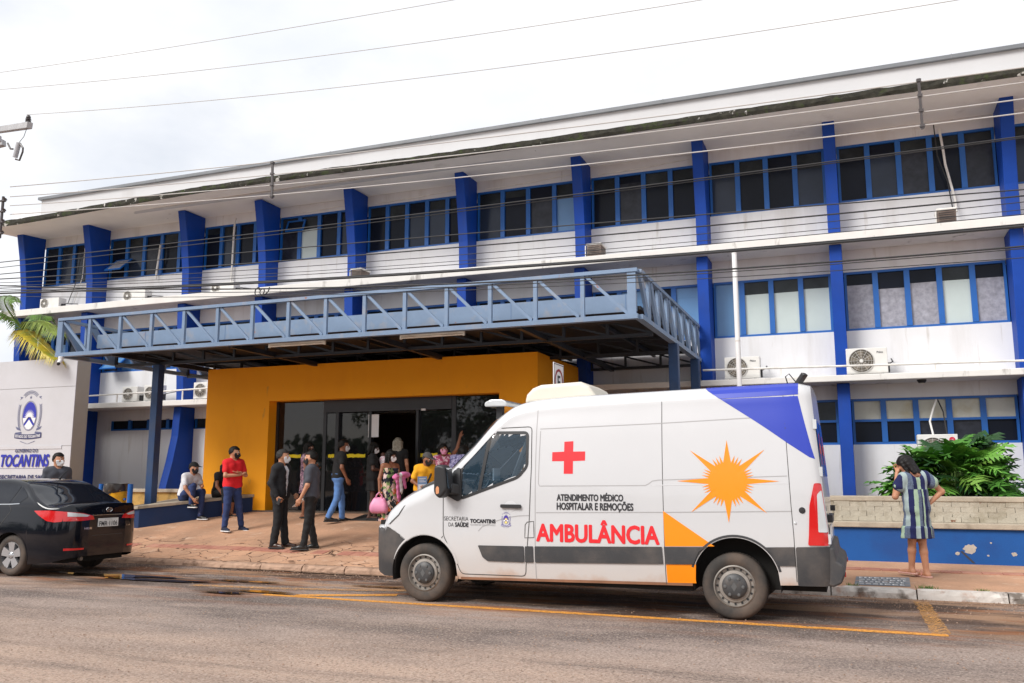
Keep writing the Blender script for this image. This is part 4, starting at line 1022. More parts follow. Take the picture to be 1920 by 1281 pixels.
def rounded(poly, r, n=4):
    out = []; N = len(poly)
    for i in range(N):
        p = Vector(poly[i]); a = Vector(poly[i - 1]); b = Vector(poly[(i + 1) % N]); da = (a - p); db = (b - p); ra = min(r, da.length * .45, db.length * .45)
        s = p + da.normalized() * ra; e = p + db.normalized() * ra
        for k in range(n + 1):
            t = k / n; out.append(tuple((1 - t) ** 2 * s + 2 * t * (1 - t) * p + t * t * e))
    return out
def inpoly(x, y, poly):
    c = False; j = len(poly) - 1
    for i in range(len(poly)):
        if (poly[i][1] > y) != (poly[j][1] > y) and x < (poly[j][0] - poly[i][0]) * (y - poly[i][1]) / (poly[j][1] - poly[i][1]) + poly[i][0]: c = not c
        j = i
    return c
def shell_mesh(sh, us, classify, parent, mats, smooth=True):
    """builds the body and the parts picked out of it by classify(u,y,z) -> part name or None to leave a hole"""
    rows = sh.sections(us); parts = {}
    n = len(rows[0])
    for sgn in (-1, 1):
        for i in range(len(rows) - 1):
            for k in range(n - 1):
                q = [rows[i][k], rows[i + 1][k], rows[i + 1][k + 1], rows[i][k + 1]]
                c = [sum(p[j] for p in q) / 4 for j in range(3)]
                nm = classify(c[0], c[1], c[2], sgn)
                if nm is None: continue
                d = parts.setdefault(nm, ({}, [], []))
                ids = []
                for (ii, kk) in ((i, k), (i + 1, k), (i + 1, k + 1), (i, k + 1)):
                    key = (ii, kk, sgn if kk < n - 1 else 0)
                    if key not in d[0]: d[0][key] = len(d[1]); d[1].append(sh.world(rows[ii][kk], sgn))
                    ids.append(d[0][key])
                d[2].append(tuple(ids) if sgn < 0 else tuple(reversed(ids)))
    objs = {}
    for nm, (_, v, f) in parts.items():
        objs[nm] = MB().add(v, f).build(nm.replace('_far', ''), mats[nm.replace('_far', '')], parent, smooth=smooth)
    return objs, rows
def wheel(name, cx, cz, yo, r, wd, parent, style, sgn=-1):
    """yo: outer face plane; axle along Y"""
    y = lambda t: yo - sgn * t        # t: depth inward
    w = MB(); prof = [(r * .62, .02), (r * .66, .006), (r * .78, -.004), (r * .90, .0), (r * .97, .018), (r, .05), (r, wd - .05), (r * .96, wd - .01), (r * .7, wd), (r * .55, wd)]
    w.lathe([(a, -sgn * t) for a, t in prof], (cx, yo, cz), 'y', 48)
    wo = w.build('wheel', m_tyre, parent, smooth=True)
    # tread blocks
    tr = MB()
    for k in range(60):
        a = 2 * math.pi * k / 60
        for t0, t1 in ((.055, wd * .45), (wd * .52, wd - .055)):
            b0 = a + (.02 if t0 > .1 else 0); ca = [(cx + (r + .004) * math.cos(q), y(t), cz + (r + .004) * math.sin(q)) for q, t in ((b0, t0), (b0 + .07, t0), (b0 + .07, t1), (b0, t1))]; tr.add(ca, [(0, 1, 2, 3)])
    tr.build('tread', m_tyre, wo, fix=False)
    rim = MB()
    if style == 'steel':
        rim.lathe([(r * .64, -sgn * .012), (r * .60, -sgn * .0), (r * .585, -sgn * .02), (r * .57, -sgn * .045), (r * .50, -sgn * .045), (r * .47, -sgn * .025), (r * .36, -sgn * .02)], (cx, yo, cz), 'y', 48)
        rim.build('rim', m_rim, wo, smooth=True)
        hl = MB()
        for k in range(16):
            a = 2 * math.pi * k / 16; c = (cx + r * .53 * math.cos(a), yo - sgn * .038, cz + r * .53 * math.sin(a)); hl.disc(c, r * .035, 'y', 10)
        hl.build('vent_hole', m_black, wo, fix=False)
        MB().lathe([(0, sgn * .03), (r * .2, sgn * .03), (r * .30, sgn * .022), (r * .37, sgn * .004), (r * .385, -sgn * .02)], (cx, yo, cz), 'y', 40).build('hub_cap', m_hub, wo, smooth=True)
        hb = MB()
        for k in range(6):
            a = 2 * math.pi * k / 6; c = (cx + r * .27 * math.cos(a), yo + sgn * .027, cz + r * .27 * math.sin(a)); hb.lathe([(0, sgn * .008), (r * .045, sgn * .006), (r * .055, -sgn * .004)], c, 'y', 10)
        dm = [(0, .05), (.03, 0), (0, -.05), (-.03, 0)]
        hb.add([(cx + p[0], yo + sgn * .033, cz + p[1]) for p in dm] , [(0, 1, 2, 3)])
        hb.build('hub_nut', m_hub2, wo, smooth=True)
    else:
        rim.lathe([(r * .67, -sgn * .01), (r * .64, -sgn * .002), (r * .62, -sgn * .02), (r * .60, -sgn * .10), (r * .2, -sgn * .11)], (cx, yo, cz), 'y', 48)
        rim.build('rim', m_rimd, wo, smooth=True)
        for k in range(5):
            for e in (-.16, .16):
                a = 2 * math.pi * k / 5 + math.pi / 2; b0 = a + e * 1.5; b1 = a + e * .95
                sp = MB(); i0, i1 = r * .12, r * .63; t = .038
                pts = []
                for rad, bb, dd in ((i0, b0, .012), (i1, b1, .004)):
                    for s2 in (-1, 1): pts.append((cx + rad * math.cos(bb) - s2 * t * math.sin(bb) * (.8 if rad == i0 else 1.05), yo - sgn * dd, cz + rad * math.sin(bb) + s2 * t * math.cos(bb) * (.8 if rad == i0 else 1.05)))
                sp.add([pts[0], pts[1], pts[3], pts[2]] + [(p[0], p[1] - sgn * .05, p[2]) for p in (pts[0], pts[1], pts[3], pts[2])], [(0, 1, 2, 3), (0, 4, 5, 1), (1, 5, 6, 2), (2, 6, 7, 3), (3, 7, 4, 0)])
                sp.build('spoke', m_alloy, wo, smooth=False)
        MB().lathe([(0, sgn * .004), (r * .09, sgn * .002), (r * .17, -sgn * .01), (r * .2, -sgn * .03)], (cx, yo, cz), 'y', 24).build('hub_cap', m_alloy, wo, smooth=True)
        for k in range(4):
            a = 2 * math.pi * k / 4 + .78; MB().lathe([(0, sgn * .003), (r * .03, 0), (r * .035, -sgn * .015)], (cx + r * .14 * math.cos(a), yo, cz + r * .14 * math.sin(a)), 'y', 8).build('wheel_nut', m_hub2, wo)
    return wo
m_tyre = M('tyre_rubber', (.040, .036, .033), .85, .2, 8., dirt=(.16, .11, .08), dscale=3., damt=.6, dlo=.4, dhi=.7)
m_rim = M('steel_rim', (.33, .30, .27), .5, .15, 8., metal=.5, dirt=(.20, .14, .10), dscale=6, damt=.5)
m_hub = M('hub_plastic', (.05, .05, .052), .5, .15, 8., dirt=(.16, .12, .09), dscale=8, damt=.4); m_hub2 = M('hub_nut_grey', (.10, .10, .10), .45)
m_rimd = M('rim_dark', (.10, .10, .105), .5, .1); m_alloy = M('alloy', (.55, .56, .58), .3, .05, 4., metal=.75)  # dark grey rim behind the bright alloy spokes
m_van = M('van_white', (.565, .565, .575), .30, .015, 1., coat=.6, dirt=(.62, .50, .40), dscale=.8, damt=.0)
def dirty_white():
    """white paint with road dust rising from the sills"""
    m = M('van_white_dusty', (.565, .565, .575), .24, .02, 1., coat=.7, bump=.06, bscale=2.2); n = m.node_tree.nodes; l = m.node_tree.links; b = n['Principled BSDF']
    src = b.inputs['Base Color'].links[0].from_socket
    g = n.new('ShaderNodeNewGeometry'); sp = n.new('ShaderNodeSeparateXYZ'); l.new(g.outputs['Position'], sp.inputs[0])
    t = n.new('ShaderNodeTexNoise'); t.inputs['Scale'].default_value = 2.4; t.inputs['Detail'].default_value = 8; l.new(g.outputs['Position'], t.inputs['Vector'])
    a = n.new('ShaderNodeMath'); a.operation = 'MULTIPLY_ADD'; l.new(t.outputs['Fac'], a.inputs[0]); a.inputs[1].default_value = .5; l.new(sp.outputs['Z'], a.inputs[2])
    r = n.new('ShaderNodeMapRange'); r.inputs['From Min'].default_value = 1.15; r.inputs['From Max'].default_value = .52; r.inputs['To Max'].default_value = .55; l.new(a.outputs[0], r.inputs['Value'])
    r2 = n.new('ShaderNodeMapRange'); r2.inputs['From Min'].default_value = .66; r2.inputs['From Max'].default_value = .52; r2.inputs['To Max'].default_value = .8; l.new(a.outputs[0], r2.inputs['Value'])
    x = n.new('ShaderNodeMix'); x.data_type = 'RGBA'; l.new(r.outputs[0], x.inputs['Factor']); l.new(src, x.inputs['A']); x.inputs['B'].default_value = (*srgb(204, 190, 178), 1)
    x2 = n.new('ShaderNodeMix'); x2.data_type = 'RGBA'; l.new(r2.outputs[0], x2.inputs['Factor']); l.new(x.outputs['Result'], x2.inputs['A']); x2.inputs['B'].default_value = (*srgb(182, 140, 110), 1)
    l.new(x2.outputs['Result'], b.inputs['Base Color'])
    return m
m_vanw = dirty_white()
m_trim = M('grey_trim', srgb(56, 56, 58), .6, .08, 4., bump=.1, dirt=(.16, .13, .11), dscale=2, damt=.5, dlo=.45, dhi=.7)
m_gap = M('panel_gap', (.06, .058, .055), .8, 0); m_gap2 = M('press_line', (.36, .35, .35), .6, 0)
m_lens = M('clear_lens', (.55, .57, .58), .12, .05, spec=.8, coat=1.); m_redl = M('red_lens', srgb(200, 18, 22), .15, .05, coat=1.); m_oran = M('amber_lens', srgb(214, 150, 110), .2, coat=.5)
m_vglass = glassmat('van_glass', (.016, .030, .045), (.50, .60, .68), .015, 1.)
m_vred = M('vinyl_red', srgb(222, 38, 46), .35, 0); m_vora = M('vinyl_orange', srgb(244, 140, 10), .35, .02, 2.); m_vblu = M('vinyl_blue', srgb(34, 56, 170), .35, .02, 2., coat=.3); m_vblk = M('vinyl_black', (.03, .03, .035), .4, 0)

# ---------------------------------------------------------------- ambulance
amb = thing('ambulance', 'white high-roof ambulance van with red cross, orange sunburst and blue rear corner', 'ambulance', (-3.1, 10.73, 0))
VX, VY = -4.97, 10.735
vs = Shell(hs=[(.2, .945), (.35, .972), (.6, 1.0), (1.1, 1.0), (1.5, .985), (2.0, .935), (2.3, .885), (2.7, .83)],
           w=[(-.84, .46), (-.82, .60), (-.78, .735), (-.70, .845), (-.59, .92), (-.4, .975), (-.1, 1.005), (.3, 1.025), (.8, 1.035), (4.2, 1.035), (4.5, 1.022), (4.62, 1.0), (4.66, .95)],
           prof=[(-.84, .92), (-.80, 1.06), (-.70, 1.17), (-.54, 1.285), (-.3, 1.40), (-.08, 1.50), (.10, 1.66), (.3, 1.85), (.62, 2.18), (.80, 2.31), (1.0, 2.39), (1.3, 2.44), (2., 2.475), (4.0, 2.525), (4.5, 2.53), (4.66, 2.50)],
           rad=[(-.84, .04), (-.6, .12), (0, .16), (.2, .10), (.9, .10), (1.3, .15), (4.3, .16), (4.66, .14)],
           zb=[(-.84, .36), (-.6, .28), (.3, .29), (2, .315), (3.2, .34), (4.66, .40)],
           arches=[(.02, .36, .435), (3.71, .405, .45)], shift=[(-.84, .30), (1.0, .33), (1.8, .02), (4.66, .0)],
           shear=lambda u, z: -(max(z - .9, 0)) * .075 * max(0, min(1, (u - 3.9) / .7)) ** 2, X0=VX, YC=VY, crown=.04)
WIN = rounded([(.51, 1.25), (.51, 1.60), (.885, 2.005), (1.33, 2.00), (1.335, 1.62), (1.235, 1.505)], .05)
WINc = rounded([(.50, 1.235), (.50, 1.61), (.88, 2.02), (1.345, 2.015), (1.35, 1.615), (1.24, 1.49)], .05)
WSo = [(-.06, 0), (.66, 0)]
def vclass(u, y, z, sgn):
    if z < .87 - max(u + .5, 0) * .55 and u < -.05 and z < .86: return 'front_bumper' if sgn < 0 else 'front_bumper_far'
    wsu = u - .33 * (y / .95) ** 2
    if -.03 < wsu < .64 and z > 1.52 and y < .80 and z > vs.ze(u) - .02: return None
    if inpoly(u, z, WIN) and y > .8: return None
    return 'body'
us = list(np.arange(-.84, -.36, .012)) + list(np.arange(-.36, .50, .016)) + list(np.arange(.50, 1.36, .03)) + list(np.arange(1.36, 3.2, .08)) + list(np.arange(3.2, 4.2, .016)) + list(np.arange(4.2, 4.665, .03)) + [4.66]
vo, vrows = shell_mesh(vs, us, vclass, amb, {'body': m_vanw, 'front_bumper': m_trim, 'headlight': m_lens})
body = vo['body']
# front and rear closing faces
fr = [vs.world(p, -1) for p in vrows[0]]; fl = [vs.world(p, 1) for p in vrows[0]]
mb = MB(); n = len(fr)
for k in range(n - 1): mb.add([fr[k], fr[k + 1], fl[k + 1], fl[k]], [(0, 1, 2, 3)])
mb.build('grille', m_trim, amb)
mb = MB(); rr_ = [vs.world(p, -1) for p in vrows[-1]]; rl = [vs.world(p, 1) for p in vrows[-1]]
for k in range(n - 1): mb.add([rr_[k], rr_[k + 1], rl[k + 1], rl[k]], [(0, 1, 2, 3)])
rd = mb.build('rear_door', m_van, amb)
# windscreen follows the opening
mb = MB(); N1, N2 = 14, 20
for i in range(N1 + 1):
    for j in range(N2 + 1):
        y = lerp(-.80, .80, j / N2); uu = lerp(-.05, .66, i / N1) + .33 * (y / .95) ** 2
        mb.v.append((VX + uu - .004, VY + y, vs.top(uu, y) + .006))
mb.f = [(i * (N2 + 1) + j, (i + 1) * (N2 + 1) + j, (i + 1) * (N2 + 1) + j + 1, i * (N2 + 1) + j + 1) for i in range(N1) for j in range(N2)]; mb.mi = [0] * len(mb.f)
mb.build('windscreen', m_vglass, amb, smooth=True)
# doors, windows, mouldings on both sides
for sgn in (-1, 1):
    DOOR = rounded([(.265, 1.32), (.48, 1.66), (.845, 2.07), (1.395, 2.085), (1.405, 1.6), (1.385, .98), (1.33, .36), (.51, .355), (.44, .52), (.275, .80)], .05)
    dr_ = DOOR + [DOOR[0]]
    # the leaf is a frame round the window opening
    a = [p for p in DOOR]
    door = side_line(vs, 'front_door', dr_, .009, .003, m_gap, amb, sgn)
    side_line(vs, 'window_seal', WINc + [WINc[0]], .035, .004, m_black, door, sgn, .02)
    side_patch(vs, 'window_glass', WIN, -.004, m_vglass, door, 0, .06, sgn)
    side_line(vs, 'window_bar', [(.745, 1.33), (.865, 2.0)], .04, .005, m_black, door, sgn)
    hd = side_patch(vs, 'handle_recess', rounded([(1.08, 1.12), (1.08, 1.19), (1.12, 1.215), (1.18, 1.215), (1.22, 1.19), (1.22, 1.12), (1.17, 1.09), (1.12, 1.09)], .03), .002, M('recess_grey', (.60, .60, .61), .4, 0), door, 0, .05, sgn)
    side_patch(vs, 'handle', rounded([(1.03, 1.135), (1.03, 1.175), (1.285, 1.175), (1.285, 1.13)], .015), .03, m_black, door, .03, .05, sgn)
    side_patch(vs, 'lower_moulding', rounded([(.74, .695), (1.315, .70), (1.322, .52), (.86, .52), (.80, .56)], .012), .014, m_trim, door, .014, .06, sgn)
    side_patch(vs, 'moulding', rounded([(1.335, .70), (1.43, .703), (1.433, .522), (1.335, .52)], .008), .014, m_trim, amb, .014, .06, sgn)
    side_patch(vs, 'moulding', rounded([(1.455, .703), (2.93, .74), (2.94, .558), (1.457, .523)], .008), .014, m_trim, amb, .014, .08, sgn)
    side_patch(vs, 'moulding', [(2.955, .74), (3.42, .752), (3.33, .70), (3.27, .566), (2.965, .559)], .014, m_trim, amb, .014, .06, sgn)
    side_patch(vs, 'moulding', [(4.02, .765), (4.315, .775), (4.32, .585), (4.145, .58), (4.10, .69)], .014, m_trim, amb, .014, .06, sgn)
    side_line(vs, 'fuel_flap', [(1.335, .945), (1.36, .975), (1.44, .985), (1.445, .80), (1.33, .795), (1.335, .945)], .009, .002, m_gap, amb, sgn)
    side_line(vs, 'panel_seam', [(1.46, 2.40), (1.455, 2.0), (1.46, .32)], .008, .002, m_gap2, body, sgn)
    side_line(vs, 'panel_seam', [(2.945, 2.45), (2.95, 2.0), (2.965, .34)], .007, .002, m_gap, body, sgn)
    side_line(vs, 'panel_seam', [(4.30, 2.46), (4.31, 1.2), (4.325, .42)], .007, .002, m_gap, body, sgn)
    side_line(vs, 'press_line', [(1.50, 2.055), (2.9, 2.09), (4.33, 2.145)], .009, .002, m_gap2, body, sgn)
    side_line(vs, 'press_line', [(1.47, 1.085), (2.95, 1.11), (4.32, 1.14)], .010, .002, m_gap2, body, sgn)
    side_line(vs, 'press_line', rounded([(1.50, 2.035), (1.49, 1.39), (2.78, 1.405), (2.84, 1.455), (4.29, 1.50)][1:2] + [(1.50, 2.03)], .01)[:0] + [(1.505, 2.03), (1.495, 1.42), (1.51, 1.39), (2.76, 1.40), (2.80, 1.42), (2.84, 1.45), (2.9, 1.46), (4.29, 1.505)], .008, .002, m_gap2, body, sgn)
    side_line(vs, 'press_line', [(2.84, 1.40), (2.95, 1.405), (4.30, 1.43)], .010, .002, M('press_highlight', (.60, .60, .61), .5, 0), body, sgn)  # pale strip painted as the highlight along the pressed crease
    side_line(vs, 'press_line', [(.74, .86), (.79, .91), (.95, .975), (1.10, 1.02), (1.25, 1.045), (1.38, 1.05)], .010, .002, m_gap2, body, sgn)
    side_line(vs, 'panel_seam', [(.27, .79), (.235, .74)], .010, .002, m_gap, body, sgn)
    side_line(vs, 'sill_strip', [(.5, .305), (2.0, .33), (3.25, .35)], .03, .002, M('sill_dirt', srgb(140, 100, 76), .9, .2), body, sgn)  # brown dirt strip along the bottom of the sill
    # arch lips
    for cu, cz, r in vs.ar:
        side_line(vs, 'arch_lip', [(cu + (r + .02) * math.cos(R(t)), cz + (r + .02) * math.sin(R(t))) for t in range(14, 170, 6)], .024, .004, m_vanw if cu < 1 else m_trim, amb, sgn, .05)
    hl = side_patch(vs, 'headlight', rounded([(-.60, .90), (-.50, .915), (-.36, 1.03), (-.235, 1.20), (-.30, 1.185), (-.44, 1.06), (-.585, .96)], .02), .005, m_lens, amb, .005, .03, sgn)
    side_line(vs, 'lamp_edge', [(-.50, .915), (-.36, 1.03), (-.235, 1.20)], .012, .007, m_trim, hl, sgn)
    side_line(vs, 'bumper_edge', [(-.66, .865), (-.52, .862), (-.42, .815), (-.34, .775)], .035, .005, m_trim, amb, sgn, .02)
    # rear lamp, wraps the corner
    lamp = side_patch(vs, 'tail_lamp', rounded([(4.452, .795), (4.50, 1.20), (4.575, 1.43), (4.64, 1.43), (4.648, .795)], .02), .012, m_redl, amb, .012, .05, sgn)
    side_patch(vs, 'clear_segment', rounded([(4.56, .93), (4.59, 1.31), (4.632, 1.36), (4.642, .93)], .015), .016, m_lens, lamp, .005, .05, sgn)
    # rear bumper side
    side_patch(vs, 'bumper_side', rounded([(4.335, .385), (4.33, .775), (4.655, .785), (4.658, .39)], .02), .02, m_trim, amb, .02, .06, sgn)
    # mirror
    S = -1 if sgn < 0 else 1
    mir = MB(); mx_, mz = VX + .34, 1.43
    mir.box(mx_ - .09, mx_ + .09, VY + S * 1.09, VY + S * 1.29, 1.245, 1.64) if False else None
    prof = rounded([(.25, 1.30), (.255, 1.62), (.31, 1.645), (.40, 1.62), (.43, 1.34), (.33, 1.23)], .05)
    y0, y1 = sorted((VY + S * 1.07, VY + S * 1.27)); mir = MB().prism([(VX + p[0], p[1]) for p in prof], y0, y1, 'y'); mo = mir.build('mirror', m_black, amb, bevel=.03, seg=3)
    MB().bar((VX + .46, VY + S * .98, 1.33), (VX + .38, VY + S * 1.1, 1.36), .12, .13).build('mirror_arm', m_black, mo, bevel=.02)
    side_patch(vs, 'mirror_base', rounded([(.36, 1.56), (.49, 1.60), (.52, 1.24), (.47, 1.20), (.30, 1.28)], .02), .02, m_black, amb, .02, .05, sgn)
    ya = VY + S * 1.272
    MB().add([(VX + p[0], ya, p[1]) for p in rounded([(.29, 1.29), (.285, 1.36), (.305, 1.39), (.33, 1.37), (.33, 1.30)], .015)], [tuple(range(25))]).build('mirror_lamp', m_oran, mo, fix=False)
    gx = VX + .435; MB().add([(gx, VY + S * 1.09, 1.36), (gx, VY + S * 1.25, 1.36), (gx - .025, VY + S * 1.25, 1.6), (gx - .025, VY + S * 1.09, 1.6)], [(0, 1, 2, 3)]).build('mirror_glass', M('mirror_silver', (.5, .52, .55), .05, 0, metal=1.), mo, fix=False)
# blue rear corner, orange blocks
side_patch(vs, 'blue_decal', [(3.46, 2.44), (3.42, 2.455), (4.30, 2.49), (4.47, 2.49), (4.62, 1.68), (4.56, 1.70), (4.32, 1.85)], .0022, m_vblu, body, 0, .06)
mb = MB(); N = 12
for i in range(N + 1):                                       # the blue wraps over the shoulder on to the roof edge
    for j in range(5):
        a = math.pi / 2 * lerp(.12, .95, j / 4); zj = vs.ze(3.6) + .155 * math.sin(a); u = lerp(3.43 + max(0, 2.45 - zj) * 1.49, 4.50 - .0 * j, i / N); r = interp(u, vs.rad); ze = vs.ze(u); y0 = vs.side(u, ze); y1 = y0 - 1.1 * r; zt = vs.top(u, y1)
        mb.v.append((VX + u + vs.du(u, ze), VY - (y0 - (y0 - y1) * (1 - math.cos(a))) - .003, ze + (zt - ze) * math.sin(a) + .003))
mb.f = [(i * 5 + j, i * 5 + 5 + j, i * 5 + 6 + j, i * 5 + 1 + j) for i in range(N) for j in range(4)]; mb.mi = [0] * len(mb.f)
mb.build('blue_decal', m_vblu, body, fix=False)
side_patch(vs, 'orange_decal', [(2.955, 1.125), (2.965, .745), (3.50, .76)], .0022, m_vora, body, 0, .08)
side_patch(vs, 'orange_decal', [(2.972, .555), (3.295, .563), (3.285, .40), (3.29, .365), (2.978, .358)], .0022, m_vora, body, 0, .08)
CU, CZ_ = 3.66, 1.45
tips = [(0, .545), (40, .52), (90, .44), (140, .52), (180, .545), (220, .52), (270, .44), (320, .52)]
pts = []
for i, (a, r) in enumerate(tips):
    b = tips[(i + 1) % 8][0] + (360 if i == 7 else 0); gap = b - a
    pts.append((a, r)); pts.append((a + gap * .24, .20))
    for k, f_ in enumerate((.33, .50, .67)):
        pts.append((a + gap * f_, .285)); 
        if k < 2: pts.append((a + gap * (f_ + .085), .195))
    pts.append((a + gap * .76, .20))
SUN = [(CU + r * math.cos(R(a)), CZ_ + r * math.sin(R(a))) for a, r in pts]
# the centre fan keeps it convex for tessellation
mb = MB(); cpt = vs.P(CU, CZ_, .0028); mb.v = [cpt] + [vs.P(u, z, .0028) for u, z in SUN]; K = len(SUN)
rings = []
mb.v = []; 
for fr_ in (0.0, .33, .66, 1.0):
    for u, z in SUN:
        d = math.hypot(u - CU, z - CZ_); q = min(1, .15 / d) * fr_ / 1.0 if fr_ < 1 else 1
        mb.v.append(vs.P(CU + (u - CU) * (q if fr_ < 1 else 1), CZ_ + (z - CZ_) * (q if fr_ < 1 else 1), .0034))
mb.f = [(j * K + i, j * K + (i + 1) % K, (j + 1) * K + (i + 1) % K, (j + 1) * K + i) for j in range(3) for i in range(K)]; mb.mi = [0] * len(mb.f)
mb.build('sun_decal', m_vora, body, fix=False)
cr = .07
side_patch(vs, 'cross_decal', [(1.66, 1.675), (1.805, 1.675), (1.805, 1.53), (1.915, 1.53), (1.915, 1.675), (2.06, 1.68), (2.06, 1.785), (1.915, 1.785), (1.915, 1.905), (1.805, 1.90), (1.805, 1.785), (1.66, 1.78)], .0022, m_vred, body, 0, .08)
side_text(vs, 'lettering', 'ATENDIMENTO MÉDICO', 1.725, 1.225, .003, m_vblk, body, width=.78, height=.09, fat=.0035)
side_text(vs, 'lettering', 'HOSPITALAR E REMOÇÕES', 1.725, 1.105, .003, m_vblk, body, width=.895, height=.115, fat=.0035)
side_text(vs, 'lettering', 'AMBULÂNCIA', 1.48, .765, .003, m_vred, body, width=1.42, height=.24, fat=.009)
side_text(vs, 'lettering', 'SECRETARIA', .285, .975, .003, m_vblk, body, width=.325, height=.048)
side_text(vs, 'lettering', 'DA', .345, .905, .003, m_vblk, body, width=.07, height=.046)
side_text(vs, 'lettering', 'SAÚDE', .435, .905, .003, m_vblk, body, width=.175, height=.062, fat=.003)
side_text(vs, 'lettering', 'TOCANTINS', .635, .955, .003, m_vblk, body, width=.325, height=.042, fat=.0035)
side_text(vs, 'lettering', 'GOVERNO DO ESTADO', .635, .922, .003, M('vinyl_grey', (.3, .3, .3), .5, 0), body, width=.325, height=.020)
c_inkrib = M('vinyl_purple', srgb(90, 84, 150), .4, 0)
crest(lambda x, z, l: vs.P(1.095 + x, 1.0 + z, .002 + .0006 * l), body, .128, (M('crest_blue', srgb(66, 48, 150), .4, 0), c_inkrib, m_white, M('crest_yellow', srgb(238, 214, 120), .4, 0)))
# rear end: window, handle, plate, bumper
def rear_x(z, e=0): return VX + 4.66 + vs.du(4.66, z) + e
def rear_quad(name, poly, m, par, e=.004, thick=0):
    mb = MB().add([(rear_x(z, e), VY + y, z) for y, z in poly], [tuple(range(len(poly)))]); return mb.build(name, m, par, fix=False)
for s in (-1, 1):
    rear_quad('rear_window', [(s * .90 * .98 if k else s * .08, z) for k, z in ((0, 1.50), (1, 1.50))] + [(s * .80, 2.12), (s * .08, 2.12)], M('tinted_rear_glass', (.03, .06, .05), .05, .1, spec=.8), rd, .006)
    rear_quad('cross_decal', [(s * .42 + dy, 1.8 + dz) for dy, dz in ((-.17, -.055), (-.055, -.055), (-.055, -.17), (.055, -.17), (.055, -.055), (.17, -.055), (.17, .055), (.055, .055), (.055, .17), (-.055, .17), (-.055, .055), (-.17, .055))], m_vred, rd, .009)
rear_quad('door_gap', [(-.006, .8), (.006, .8), (.006, 2.3), (-.006, 2.3)], m_gap, rd, .005)
BX('number_plate', m_white, rd, rear_x(.92, .006), rear_x(.92, .02), VY - .75, VY - .35, .86, .99); BX('plate_light', m_black, rd, rear_x(1.05, .004), rear_x(1.05, .05), VY - .82, VY - .28, 1.02, 1.10)
for z in (.86, 1.55, 2.05): BX('hinge', m_lens, amb, rear_x(z, -.02), rear_x(z, .018), VY - .985 + max(z - 1.1, 0) * .07, VY - .94 + max(z - 1.1, 0) * .07, z - .05, z + .05)
MB().bar((rear_x(1.15, .02), VY - .1, 1.15), (rear_x(1.15, .07), VY - .1, 1.15), .1, .06).build('door_handle', m_black, rd)
rb = MB().prism([(4.60, .40), (4.60, .78), (4.70, .775), (4.72, .64), (4.78, .60), (4.80, .52), (4.76, .42), (4.68, .38)], VY - .99, VY + .99, 'y'); rb.v = [(x + VX, y, z) for x, y, z in rb.v]
rbo = rb.build('rear_bumper', m_trim, amb, bevel=.02, seg=3)
for s in (-1, 1): BX('reflector', m_redl, rbo, VX + 4.70, VX + 4.803, VY + s * .88 - .03, VY + s * .88 + .03, .48, .53)
lampc = thing if False else None
# roof air unit, light bar, work lamp
ac = MB().prism([(1.10, 2.40), (1.13, 2.52), (1.21, 2.60), (1.32, 2.64), (1.84, 2.66), (1.95, 2.60), (2.06, 2.45)], VY - .45, VY + .45, 'y'); ac.v = [(x + VX, y, z) for x, y, z in ac.v]
ac.build('roof_air_unit', M('cream_plastic', srgb(214, 208, 194), .45, .03, 2.), amb, bevel=.05, seg=4)
lbm = MB().prism(rounded([(.60, 2.375), (.60, 2.43), (.68, 2.465), (.84, 2.465), (.90, 2.43), (.90, 2.375)], .03), VY - .55, VY + .55, 'y'); lbm.v = [(x + VX, y, z) for x, y, z in lbm.v]
lbo = lbm.build('light_bar', m_lens, amb, bevel=.015)
for s in (-1, 1): BX('bar_foot', m_black, lbo, VX + .72, VX + .80, VY + s * .4 - .04, VY + s * .4 + .04, 2.20, 2.376)
MB().bar((VX + 4.40, VY - .62, 2.50), (VX + 4.49, VY - .66, 2.62), .09, .05).build('work_lamp', m_black, amb, bevel=.01)
MB().tube([(VX + 4.30, VY - .6, 2.52), (VX + 4.28, VY - .61, 2.6), (VX + 4.32, VY - .62, 2.63), (VX + 4.37, VY - .62, 2.56), (VX + 4.40, VY - .62, 2.52)], .007, 6).build('lamp_cable', m_black, amb)
MB().lathe([(0, -.012), (.028, -.010), (.034, 0)], vs.P(4.42, 1.15, 0), 'y', 16).build('side_button', m_black, amb)
MB().lathe([(0, -.012), (.010, -.010), (.014, 0)], vs.P(4.34, 1.02, 0), 'y', 12).build('side_button', m_lens, amb)
# underbody, wheel wells, wheels
m_under = M('underbody', (.012, .011, .010), .9, .2)
BX('underbody', m_under, amb, VX + .46, VX + 3.24, VY - .93, VY + .93, .27, .40)
BX('underbody', m_under, amb, VX - .75, VX + 4.6, VY - .74, VY + .74, .30, .95)
for cu, cz, r in vs.ar:
    for s in (-1, 1): MB().lathe([(r + .01, -.0), (r + .01, .30), (0, .30)], (VX + cu, VY + (-1.0 if s < 0 else .70), cz), 'y', 32, -.25, math.pi + .25).build('wheel_well', m_under, amb, fix=False)
for u, cz, sg_ in ((0, .345, -1), (3.685, .345, -1), (0, .345, 1), (3.685, .345, 1)):
    wheel('wheel', VX + u, cz, VY + sg_ * .985, .345, .22, amb, 'steel', sg_)
